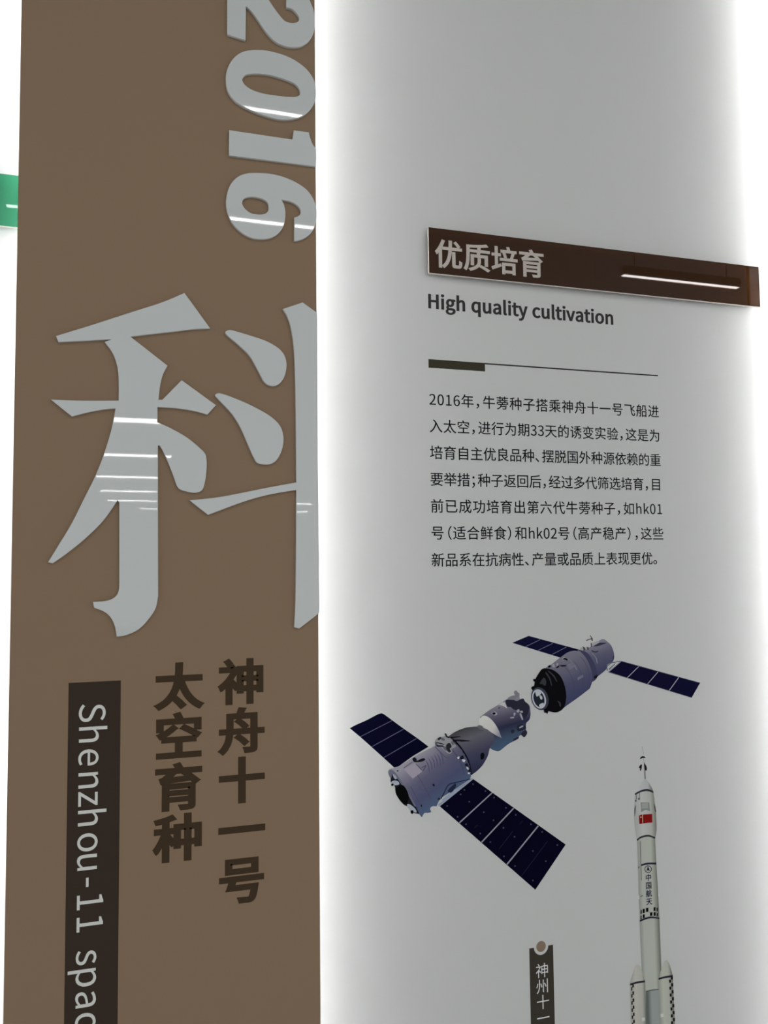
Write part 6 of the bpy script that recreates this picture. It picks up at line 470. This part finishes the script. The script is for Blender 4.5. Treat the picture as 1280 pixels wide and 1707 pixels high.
def skirt(me, contours, d, org, depth, upright=0.72):
    """bolder lettering: a band of width d laid all round every outline of a filled glyph"""
    if not d: return
    bm = bmesh.new()
    bm.from_mesh(me)
    for ci, c in enumerate(contours):
        c = [Vector(p) for i, p in enumerate(c) if (Vector(p) - Vector(c[i - 1])).length > 1e-6]
        n = len(c)
        z = depth / 1000 - 0.000014 * (1 + 5 * (ci % 2))

        def E(p, nn, s=1.0):
            return Vector((p.x + nn.x * d * s, p.y + nn.y * d * s * upright))

        def V(p, k):
            return bm.verts.new(((p.x - org[0]) / 1000, (p.y - org[1]) / 1000, z - k * 0.000014))
        nor = []
        for i in range(n):
            u = (c[(i + 1) % n] - c[i]).normalized()
            nor.append(Vector((u.y, -u.x)))
        for i in range(n):
            p, q, m1 = c[i], c[(i + 1) % n], nor[i]
            bm.faces.new([V(E(p, m1), i % 3), V(E(q, m1), i % 3), V(E(q, m1, -.2), i % 3), V(E(p, m1, -.2), i % 3)])
            m0 = nor[i - 1]
            if m0.x * m1.y - m0.y * m1.x > 1e-4:      # outer corner: close the wedge
                k = (m0 + m1)
                tip = E(p, k.normalized(), 1 / max(k.normalized().dot(m1), .6))
                bm.faces.new([V(p, 3 + i % 2), V(E(p, m0), 3 + i % 2), V(tip, 3 + i % 2), V(E(p, m1), 3 + i % 2)])
    for f in bm.faces:
        f.normal_update()
        if f.normal.z < 0: f.normal_flip()
    bm.to_mesh(me)
    bm.free()


def outline_mesh(name, contours, origin=(0, 0), depth=0.0, thick=0.0, bevel=0.0):
    """fill outlines (mm) into a mesh in metres; thick gives a solid slab that starts at depth"""
    cu = bpy.data.curves.new('outline', 'CURVE')
    cu.dimensions = '2D'
    cu.fill_mode = 'BOTH' if thick else 'FRONT'
    for c in contours:
        sp = cu.splines.new('POLY')
        sp.points.add(len(c) - 1)
        for p, q in zip(sp.points, c):
            p.co = ((q[0] - origin[0]) / 1000, (q[1] - origin[1]) / 1000, 0, 1)
        sp.use_cyclic_u = True
    if thick:
        cu.extrude = thick / 2000 - bevel / 1000
        cu.bevel_depth = bevel / 1000
        cu.offset = -bevel / 1000
        cu.bevel_resolution = 1
    ob = bpy.data.objects.new('outline', cu)
    me = bpy.data.meshes.new_from_object(ob)
    bpy.data.objects.remove(ob)
    bpy.data.curves.remove(cu)
    me.name = name
    z = depth / 1000 + thick / 2000
    for v in me.vertices:
        v.co.z += z
    if not thick and len(me.polygons) and sum(p.normal.z for p in me.polygons) < 0:
        me.flip_normals()
    me.materials.clear()
    return me


def link(name, me, material, parent=None):
    o = bpy.data.objects.new(name, me)
    col.objects.link(o)
    if material:
        me.materials.clear()
        me.materials.append(material)
    o.parent = parent
    return o


def thing(name, label, category, u, v, depth=0.0, group=None):
    o = bpy.data.objects.new(name, None)
    o.empty_display_size = 0.05
    o.location = (u / 1000, -depth / 1000, v / 1000)
    o.rotation_euler = (math.pi / 2, 0, 0)
    col.objects.link(o)
    o['o'] = (u, v)
    return tag(o, label, category, group)


def origin(root):
    return tuple(root['o'])


def paint(me, color=None, grad=None, org=(0, 0)):
    """ink colour per vertex: one colour, or stops along the line p0-p1"""
    if grad:
        p0, p1, stops = grad
        a = Vector(((p0[0] - org[0]) / 1000, (p0[1] - org[1]) / 1000, 0))
        b = Vector(((p1[0] - org[0]) / 1000, (p1[1] - org[1]) / 1000, 0))
        d = b - a
        bm = bmesh.new()
        bm.from_mesh(me)
        for t, _ in stops:
            bmesh.ops.bisect_plane(bm, geom=bm.verts[:] + bm.edges[:] + bm.faces[:], plane_co=a + d * t, plane_no=d.normalized())
        bm.to_mesh(me)
        bm.free()
        cols = []
        for v in me.vertices:
            t = (Vector((v.co.x, v.co.y, 0)) - a).dot(d) / d.length_squared
            t = min(max(t, stops[0][0]), stops[-1][0])
            c = stops[-1][1]
            for (t0, c0), (t1, c1) in zip(stops, stops[1:]):
                if t <= t1:
                    f = (t - t0) / (t1 - t0)
                    c = tuple(x + (y - x) * f for x, y in zip(c0, c1))
                    break
            cols.append(c)
    else:
        cols = [color] * len(me.vertices)
    at = me.color_attributes.new('ink', 'FLOAT_COLOR', 'POINT')
    for i, c in enumerate(cols):
        k = ink(*c)
        at.data[i].color = k
    return me


def printed(name, contours, root, color=None, grad=None, layer=1, parent=None, bold=0.0):
    """a flat patch of ink on the wall (or on the panel the thing sits on)"""
    o = origin(root)
    cs = orient(contours)
    me = outline_mesh(name, cs, o, 0.12 * layer)
    skirt(me, cs, bold, o, 0.12 * layer)
    paint(me, color, grad, o)
    return link(name, me, MAT['ink'], parent or root)


def text_outlines(text, u, v, size, right=None, narrow='，。、；（）', vertical=False, pitch=None, rotated=False):
    """lettering outlines in mm; right = where the ink of the last character ends"""
    items, x = [], 0.0
    for ch in text:
        if ch == ' ':
            x += 0.26 if not rotated else 0.36
            items.append(None)
            continue
        adv, cs = GLYPH[ch]
        sh = 0.0
        if ch in narrow:
            adv, sh = 0.56, (-0.44 if ch == '（' else 0.0)
        items.append((x + sh, cs))
        x += adv
    track = 0.0
    if right is not None:
        last = items[-1]
        ink_r = last[0] + max(p[0] for c in last[1] for p in c)
        track = ((right - u) / size - ink_r) / (len(items) - 1)
    out = []
    for i, it in enumerate(items):
        if it is None: continue
        glyph = []
        for c in orient(it[1]):
            if rotated:
                glyph.append([(u + p[1] * size, v - (p[0] + it[0] + track * i) * size) for p in c])
            elif vertical:
                glyph.append([(u + p[0] * size, v + p[1] * size - pitch * i) for p in c])
            else:
                glyph.append([(u + (p[0] + it[0] + track * i) * size, v + p[1] * size) for p in c])
        out.append(glyph)
    return out


def flat(glyphs):
    return [c for g in glyphs for c in g]


def rect(u0, u1, v0, v1):
    return [(u0, v0), (u1, v0), (u1, v1), (u0, v1)]


def box_mesh(name, u0, u1, v0, v1, w0, w1, org=(0, 0), bevel=0.0):
    bm = bmesh.new()
    vs = [bm.verts.new(((u - org[0]) / 1000, (v - org[1]) / 1000, w / 1000)) for w in (w0, w1) for v in (v0, v1) for u in (u0, u1)]
    for f in ((0, 2, 3, 1), (4, 5, 7, 6), (0, 1, 5, 4), (2, 6, 7, 3), (0, 4, 6, 2), (1, 3, 7, 5)):
        bm.faces.new([vs[i] for i in f])
    if bevel:
        bmesh.ops.bevel(bm, geom=bm.edges[:], offset=bevel / 1000, segments=2, affect='EDGES', clamp_overlap=True)
    me = bpy.data.meshes.new(name)
    bm.to_mesh(me)
    bm.free()
    return me


def structure(name, x0, x1, y0, y1, z0, z1, material):
    bm = bmesh.new()
    vs = [bm.verts.new((x, y, z)) for z in (z0, z1) for y in (y0, y1) for x in (x0, x1)]
    for f in ((0, 2, 3, 1), (4, 5, 7, 6), (0, 1, 5, 4), (2, 6, 7, 3), (0, 4, 6, 2), (1, 3, 7, 5)):
        bm.faces.new([vs[i] for i in f])
    me = bpy.data.meshes.new(name)
    bm.to_mesh(me)
    bm.free()
    return tag(link(name, me, material), kind='structure')


# ------------------------------------------------------------------ the setting
structure('wall_front', -5.0, 7.5, 0.0, 0.15, 0.0, 3.4, MAT['wall'])
structure('shade_slab', -5.0, 7.5, -2.2, 0.0, 3.4, 3.5, MAT['shade_slab'])  # unseen slab added to shade the top of the wall and panels
structure('floor', -9.0, 11.0, -24.0, 0.15, -0.1, 0.0, MAT['floor'])

# ------------------------------------------------------------------ backlit panels
PANEL_W = 75.0


def backlit_panel(u0, u1, v0, v1, label):
    t = thing('display_panel', label, 'panel', (u0 + u1) / 2, v0)
    o = origin(t)
    link('face_board', box_mesh('face_board', u0, u1, v0, v1, PANEL_W - 6, PANEL_W, o, 0.6), MAT['panel'], t)
    link('bounce_sheet', box_mesh('bounce_sheet', u0 + 1, u1 - 1, v0 + 1, v1 - 1, PANEL_W - 8, PANEL_W - 6.05, o), MAT['wall'], t)  # hidden white sheet added so the strip light bounces back neutral
    for u in (u0 + 130, u1 - 130):
        link('mounting_rail', box_mesh('mounting_rail', u - 20, u + 20, v0 + 40, v1 - 40, 0, PANEL_W - 8.05, o), MAT['frame'], t)
    for u in (u0 + 50, u1 - 50):
        link('led_strip', box_mesh('led_strip', u - 5, u + 5, v0 + 10, v1 - 10, 61, 63, o), MAT['led'], t)['label'] = 'glowing white light strip'
        link('led_channel', box_mesh('led_channel', u - 7, u + 7, v0 + 8, v1 - 8, 63.3, PANEL_W - 8.05, o), MAT['frame'], t)
    return t


backlit_panel(-114.6, 298.0, 20, 3300, 'tall brown backlit panel carrying the raised white characters')
backlit_panel(1190.0, 1602.6, 20, 3300, 'backlit panel at the right edge beyond the brown title sign')

# ------------------------------------------------------------------ raised acrylic digits and character
LET_T = 6.0
for nm, what in (('two', 'raised white acrylic digit 2, topmost on the brown panel, cut by the photo edge'),
                 ('zero', 'raised white acrylic digit 0 lying sideways between the 2 and the 1'),
                 ('one', 'raised white acrylic digit 1 lying sideways between the 0 and the 6'),
                 ('six', 'raised white acrylic digit 6 lying sideways above the big character')):
    cs = SHAPE[nm]
    u = sum(p[0] for p in cs[0]) / len(cs[0])
    v = min(p[1] for p in cs[0])
    me = outline_mesh('raised_digit', orient(cs), (u, v), 0.05, LET_T, 0.6)
    d = link('raised_digit', me, MAT['letter'])
    d.location = (u / 1000, -PANEL_W / 1000, v / 1000)
    d.rotation_euler = (math.pi / 2, 0, 0)
    tag(d, what, 'digit', 'raised digits of the year')

big = thing('raised_character', 'huge raised white Chinese character on the brown panel below the digits', 'character', 90, 1440, PANEL_W)
for nm in ('grain', 'dotA', 'dotB', 'dipper'):
    link('stroke', outline_mesh('stroke', orient(SHAPE[nm]), origin(big), 0.05, LET_T, 0.6), MAT['letter'], big)

# ------------------------------------------------------------------ lettering printed on the brown panel
def caption(text, u, v, label):
    t = thing('caption', label, 'lettering', u, v, PANEL_W, 'dark captions on the brown panel')
    for g in text_outlines(text, u + 1.3, v + .9, 65.4, vertical=True, pitch=68.0):
        printed('caption_character', g, t, (62, 50, 38), layer=2, bold=2.7)
    return t


caption('太空育种', 67.0, 1317.9, 'dark brown vertical caption of four characters, beside the dark strip')
caption('神舟十一号', 153.1, 1319.6, 'dark brown vertical caption of five characters, nearest the panel edge')

strip = thing('title_strip', 'dark brown vertical strip with pale sideways English lettering', 'strip', -9, 1354.8, PANEL_W)
so = origin(strip)
printed('strip_ground', [rect(-42.0, 24.2, 560, 1354.8)], strip, (56, 47, 41))
LETTERS_V = (('S', 1326.6), ('h', 1296.7), ('e', 1267.3), ('n', 1237.0), ('z', 1212.5), ('h', 1188.3), ('o', 1158.3), ('u', 1131.1),
             ('-', 1101.3), ('1', 1079.5), ('1', 1051.3), ('s', 1009.1), ('p', 985.1), ('a', 956.6), ('c', 929.7))
for ch, v in LETTERS_V:
    gl = GLYPH[ch][1]
    x0 = min(p[0] for c in gl for p in c)
    printed('strip_letter', [[(-28.1 + p[1] * 44.5, v - 1.0 - (p[0] - x0) * 46.0) for p in c] for c in gl], strip, (204, 199, 191), layer=3, bold=0.1)


# ------------------------------------------------------------------ acrylic title signs
def sign(u0, u1, v0, v1, material, label, text=None):
    t = thing('title_sign', label, 'sign', u0, v0)
    o = origin(t)
    w0, w1 = 10.0, 15.0
    link('sheet', box_mesh('sheet', u0, u1, v0, v1, w0 + .2, w1, o), material, t)
    for (a, b, c, d) in ((u0 - .4, u0 - .02, v0, v1), (u1 + .02, u1 + .4, v0, v1), (u0, u1, v0 - .4, v0 - .02), (u0, u1, v1 + .02, v1 + .4)):
        link('polished_edge', box_mesh('polished_edge', a, b, c, d, w0 + .2, w1 - .4, o), MAT['polished_edge'], t)['label'] = 'pale polished edge'
    n = 3
    for i in range(n):
        u = u0 + 60 + (u1 - u0 - 120) * i / (n - 1)
        v = (v0 + v1) / 2
        link('mounting_pad', box_mesh('mounting_pad', u - 20, u + 20, v - 20, v + 20, 0, w0 + .15, o), MAT['frame'], t)
    if text:
        for gl in text_outlines(text, 512.0, 1999.4, 50.2, right=711.6):
            me = outline_mesh('lettering', orient(gl), o, w1 + .25)
            skirt(me, orient(gl), 1.25, o, w1 + .25)
            link('sign_character', me, MAT['white_vinyl'], t)['label'] = 'pale bold Chinese character'
    return t


sign(502.2, 1166.4, 1984.2, 2060.4, MAT['brown_acrylic'], 'long dark brown glossy acrylic sign with pale lettering on the white wall', '优质培育')
sign(-776.0, -111.6, 1988.2, 2063.0, MAT['green_acrylic'], 'green glossy acrylic sign left of the brown panel')

# ------------------------------------------------------------------ printing on the white wall
head = thing('english_heading', 'dark grey bold English heading under the brown sign', 'lettering', 506, 1930.2)
printed('heading_text', flat(text_outlines('High quality cultivation', 503.2, 1930.2, 31.4, right=855.8)), head, (52, 52, 50), layer=2, bold=1.1)

rule = thing('divider_rule', 'dark divider line with a thick start, under the English heading', 'rule', 504.2, 1830)
printed('thick_bar', [rect(504.2, 605.6, 1830.1, 1844.4)], rule, (55, 52, 42))
printed('thin_line', [rect(605.6, 946.5, 1842.2, 1844.5)], rule, (40, 40, 36))

LINES = (('2016年，牛蒡种子搭乘神舟十一号飞船进', 945.7),
         ('入太空，进行为期33天的诱变实验，这是为', 944.9),
         ('培育自主优良品种、摆脱国外种源依赖的重', 946.2),
         ('要举措；种子返回后，经过多代筛选培育，目', 943.2),
         ('前已成功培育出第六代牛蒡种子，如hk01', 945.9),
         ('号（适合鲜食）和hk02号（高产稳产），这些', 947.0),
         ('新品系在抗病性、产量或品质上表现更优。', 931.9))
para = thing('body_text', 'seven line black Chinese paragraph on the white wall', 'lettering', 504, 1505)
for i, (s, r) in enumerate(LINES):
    printed('text_line', flat(text_outlines(s, 503.8, 1768.9 - 43.85 * i, 23.9, right=r)), para, (22, 24, 24), layer=2, bold=0.18)


def pt(nm):
    a = RAW[nm][0]
    return a[0][:2], a[1][:2]


def g(nm, *stops):
    p0, p1 = pt(nm)
    return (p0, p1, stops)


def draw(root, rows):
    """rows: name of the part, outline, colour or gradient, layer, children"""
    for row in rows:
        name, shp, colour, layer = row[:4]
        kids = row[4] if len(row) > 4 else ()
        kw = {'grad': colour} if isinstance(colour[0], tuple) else {'color': colour}
        par = printed(name, SHAPE[shp][:1], root, layer=layer, **kw)
        for c in SHAPE[shp][1:]:
            printed(name, [c], root, layer=layer, parent=par, **kw)
        for k in kids:
            kw = {'grad': k[2]} if isinstance(k[2][0], tuple) else {'color': k[2]}
            pieces = [SHAPE[k[1]]] if k[0] == 'emblem_ring' else [[c] for c in SHAPE[k[1]]]
            for c in pieces:
                printed(k[0], c, root, layer=k[3], parent=par, **kw)


ship = thing('spacecraft_picture', 'printed spacecraft with two dark solar wings, nearer and lower of the two', 'picture', 840, 1250)
draw(ship, (
    ('solar_wing', 'wing1', (9, 9, 30), 1, (('panel_seam', 'wing1_seam', (84, 84, 108), 2),)),
    ('solar_wing', 'wing2', (9, 8, 28), 1, (
        ('panel_seam', 'wing2_seam', (140, 138, 150), 2), ('wing_edge', 'wing2_edge', (150, 155, 170), 2),
        ('cell_spot', 'wing2_spots', (62, 62, 84), 2), ('cell_line', 'wing2_lines', (34, 34, 56), 2))),
    ('orbital_module', 'orbital', g('g_orbital', (0, (128, 126, 136)), (.3, (84, 80, 98)), (.55, (44, 45, 68)), (.8, (62, 76, 98)), (1, (64, 84, 108))), 2, (
        ('end_cap', 'orbital_cap', g('g_cap', (0, (196, 196, 190)), (.6, (190, 186, 184)), (1, (130, 128, 140))), 3),
        ('foil_patch', 'orbital_patch', (186, 184, 182), 3), ('dark_gear', 'orbital_dark', (40, 40, 54), 3),
        ('port_rim', 'orbital_ring', (150, 148, 160), 3), ('port_hole', 'orbital_window', (16, 16, 24), 4),
        ('bright_gear', 'orbital_bits', (150, 150, 160), 4), ('antenna', 'orbital_gear', (120, 118, 126), 3))),
    ('descent_capsule', 'capsule', g('g_capsule', (0, (62, 62, 64)), (.25, (92, 92, 100)), (.6, (64, 64, 84)), (1, (42, 44, 68))), 4, (
        ('joint_band', 'capsule_band', (14, 14, 20), 5), ('shadow_streak', 'capsule_streaks', (24, 22, 30), 6),
        ('round_window', 'capsule_window', (12, 12, 18), 5), ('top_fitting', 'capsule_top', (96, 98, 102), 5))),
    ('service_module', 'service', g('g_service', (0, (142, 139, 150)), (.22, (116, 113, 129)), (.45, (88, 87, 109)), (.75, (73, 76, 104)), (1, (72, 86, 112))), 5, (
        ('hatch', 'hatch', (146, 139, 152), 7), ('dark_clip', 'shadow_clip', (26, 26, 34), 8), ('rib', 'ribs', (80, 78, 104), 6),
        ('wing_mount', 'strut_pale', (138, 148, 166), 6), ('seam', 'service_seam', (84, 82, 100), 6), ('hull_joint', 'service_arcs', (70, 69, 90), 6), ('cable', 'service_cable', (60, 58, 72), 7), ('wing_bracket', 'bracket', (34, 38, 60), 7))),
    ('engine_end', 'service_end', (26, 26, 34), 6, (
        ('end_rim', 'service_rim', (98, 100, 114), 7), ('bright_fitting', 'service_glints', (150, 156, 166), 7),
        ('nozzle', 'service_dark', (8, 9, 10), 8))),
    ('thruster_gear', 'gear', (140, 140, 144), 6, (
        ('dark_fitting', 'gear_dark', (38, 38, 44), 7), ('grey_fitting', 'gear_grey', (96, 96, 104), 7), ('bright_fitting', 'gear_white', (190, 190, 196), 7),
        ('dark_joint', 'gear_black2', (30, 30, 40), 7))),
))

station = thing('space_station_picture', 'printed space station module with two solar wings, farther and higher of the two', 'picture', 960, 1340)
draw(station, (
    ('solar_wing', 'stw1', (18, 18, 46), 1, (('panel_seam', 'stw1_seam', (104, 104, 130), 2),)),
    ('solar_wing', 'stw2', (17, 16, 42), 1, (
        ('panel_seam', 'stw2_seam', (150, 148, 162), 2), ('wing_edge', 'stw2_rim', (70, 76, 88), 2),
        ('wing_mount', 'stw2_mount', (70, 82, 98), 4))),
    ('rear_module', 'station_aft', g('g_aft', (0, (126, 124, 138)), (.35, (90, 89, 110)), (.7, (74, 74, 100)), (1, (58, 62, 90))), 2, (
        ('joint', 'station_join', (62, 62, 86), 3), ('bright_gear', 'station_top', (158, 156, 158), 3),
        ('dark_gear', 'station_top_dark', (54, 52, 70), 4))),
    ('main_module', 'station', g('g_station', (0, (116, 114, 126)), (.3, (98, 97, 114)), (.6, (76, 76, 102)), (1, (58, 62, 92))), 4, (
        ('seam', 'station_seam', (138, 136, 148), 5), ('hull_joint', 'station_arcs', (66, 66, 90), 5), ('hull_patch', 'station_patch', (112, 110, 128), 5), ('dark_gear', 'station_marks', (22, 22, 28), 6),
        ('bright_gear', 'station_marks2', (150, 148, 156), 5), ('antenna', 'station_mast', (70, 68, 70), 5))),
    ('dark_end', 'station_end', (15, 15, 18), 5, (
        ('foil_glint', 'station_streaks', (52, 54, 58), 6), ('clip', 'station_clips', (14, 14, 20), 4))),
    ('docking_port', 'port_outer', (56, 60, 70), 7, (
        ('port_ring', 'port_ring', (176, 178, 192), 8), ('port_opening', 'port_inner', (34, 38, 46), 9),
        ('port_flap', 'port_wedge', (176, 180, 186), 10))),
))

rocket = thing('rocket_picture', 'printed white rocket with a red flag and two boosters on the lower wall', 'picture', 890, 760)
draw(rocket, (
    ('escape_tower', 'tower', (140, 140, 140), 1, (('mast', 'tower_mast', (88, 88, 86), 2), ('grid_fin', 'tower_fins', (24, 24, 26), 3))),
    ('nose_cone', 'nose', g('g_nose', (0, (180, 181, 182)), (.65, (168, 169, 168)), (1, (88, 90, 88))), 1),
    ('fairing', 'fairing', g('g_fairing', (0, (160, 160, 156)), (.35, (178, 178, 176)), (.75, (164, 164, 158)), (1, (104, 105, 98))), 1, (
        ('dark_band', 'fairing_bands', (48, 50, 54), 2), ('dark_mark', 'fairing_marks', (58, 58, 62), 2),
        ('window_frame', 'window_frame', (126, 130, 126), 2), ('window_pane', 'window_pane', (148, 150, 146), 3))),
    ('red_flag', 'flag', (120, 22, 22), 3, (('flag_star', 'flag_star', (214, 196, 160), 4),)),
    ('core_stage', 'core', g('g_core', (0, (138, 141, 134)), (.2, (164, 167, 160)), (.7, (166, 169, 160)), (.9, (128, 131, 122)), (1, (96, 98, 88))), 1, (
        ('dark_band', 'core_bands', (40, 40, 56), 3), ('cable_duct', 'core_ducts', (96, 98, 92), 3), ('side_clip', 'core_clips', (190, 190, 186), 3),
        ('check_mark', 'core_checks', (18, 18, 18), 3), ('emblem_ring', 'logo', (42, 42, 58), 3), ('emblem_arrow', 'logo_arrow', (34, 34, 48), 4))),
    ('lower_stage', 'core_lower', g('g_core', (.25, (92, 98, 94)), (.45, (140, 147, 145)), (.85, (140, 146, 144)), (1, (120, 124, 122))), 2, (
        ('stage_ring', 'core_ring', (74, 76, 72), 3),)),
    ('booster', 'boosterL', g('g_bl', (0, (150, 150, 142)), (.35, (176, 174, 166)), (.8, (166, 165, 158)), (1, (112, 114, 106))), 3, (
        ('dark_band', 'boosterL_band', (40, 42, 46), 4), ('check_mark', 'boosterL_checks', (40, 26, 26), 4), ('bracket', 'boosterL_box', (186, 186, 180), 4))),
    ('booster', 'boosterR', g('g_br', (0, (140, 142, 134)), (.3, (172, 174, 162)), (.7, (166, 167, 158)), (1, (96, 98, 90))), 3, (
        ('dark_band', 'boosterR_band', (40, 42, 46), 4), ('check_mark', 'boosterR_checks', (32, 22, 24), 4), ('bracket', 'boosterR_box', (190, 190, 184), 4))),
))
for i, gl in enumerate(text_outlines('中国航天', 888.2, 964.0, 12.2, vertical=True, pitch=13.35)):
    printed('hull_character', gl, rocket, (44, 44, 66), layer=4, bold=0.28)


def tag_outline():
    pts = [(664.8, 640), (708.2, 640), (708.2, 882.9), (699.3, 882.9)]
    for k in range(1, 24):
        a = -math.pi * k / 24
        pts.append((686.3 + 13.0 * math.cos(a), 882.9 + 13.0 * math.sin(a)))
    return pts + [(673.3, 882.9), (664.8, 882.9)]


def circle(u, v, r, n=40):
    return [(u + r * math.cos(2 * math.pi * k / n), v + r * math.sin(2 * math.pi * k / n)) for k in range(n)]


tagp = thing('name_tag', 'dark vertical name tag with a brown dot, low on the white wall', 'tag', 686, 640)
printed('tag_ground', [tag_outline()], tagp, (58, 53, 47))
printed('tag_dot', [circle(686.3, 883.2, 8.6)], tagp, (124, 107, 92))
for gl in text_outlines('神州十一', 675.2, 836.0, 24.4, vertical=True, pitch=24.9):
    printed('tag_character', gl, tagp, (210, 204, 195), layer=2)


# ------------------------------------------------------------------ linear lamps over the hall
def ceiling_lamp(x0, x1, y, width, label):
    """a slim suspended linear lamp, its lower face at 3 m"""
    r = bpy.data.objects.new('linear_lamp', None)
    col.objects.link(r)
    r.location = ((x0 + x1) / 2, y, 3.0)
    tag(r, label, 'lamp', 'linear lamps of the hall')
    h = (x1 - x0) / 2

    def part(nm, a0, a1, b0, b1, c0, c1, mt):
        bm = bmesh.new()
        vs = [bm.verts.new((x, yy, z)) for z in (c0, c1) for yy in (b0, b1) for x in (a0, a1)]
        for f in ((0, 2, 3, 1), (4, 5, 7, 6), (0, 1, 5, 4), (2, 6, 7, 3), (0, 4, 6, 2), (1, 3, 7, 5)):
            bm.faces.new([vs[i] for i in f])
        me = bpy.data.meshes.new(nm)
        bm.to_mesh(me)
        bm.free()
        link(nm, me, mt, r)
    part('diffuser', -h, h, -width / 2, width / 2, 0.0, 0.001, MAT['lamp'])
    part('housing', -h - .01, h + .01, -width / 2 - .002, width / 2 + .002, 0.0011, 0.05, MAT['housing'])
    for s in (-1, 1):
        part('hanging_cord', s * h * .8 - .0015, s * h * .8 + .0015, -.0015, .0015, 0.05, 0.4, MAT['steel'])


for x0, x1, y, w, lab in (
        (-0.20, 1.10, -1.56, 0.017, 'linear lamp nearest the white wall'),
        (-0.39, 1.05, -2.455, 0.026, 'linear lamp in the second row, left'),
        (2.53, 3.25, -2.47, 0.026, 'linear lamp in the second row, right'),
        (-0.30, 0.60, -7.64, 0.22, 'linear lamp in the third row'),
        (-0.30, 0.83, -10.3, 0.16, 'linear lamp in the fourth row'),
        (-0.12, 0.85, -12.93, 0.16, 'linear lamp in the fifth row'),
        (-0.057, 1.05, -15.4, 0.16, 'linear lamp in the sixth row'),
        (0.08, 1.20, -17.6, 0.16, 'linear lamp in the seventh row, left'),
        (3.60, 4.454, -17.8, 0.20, 'linear lamp in the seventh row, right'),
        (0.79, 1.50, -19.9, 0.12, 'linear lamp in the last row, left'),
        (3.80, 4.95, -20.35, 0.20, 'linear lamp in the last row, right')):
    ceiling_lamp(x0, x1, y, w, lab)

for o in scene.objects:
    if 'o' in o.keys():
        del o['o']
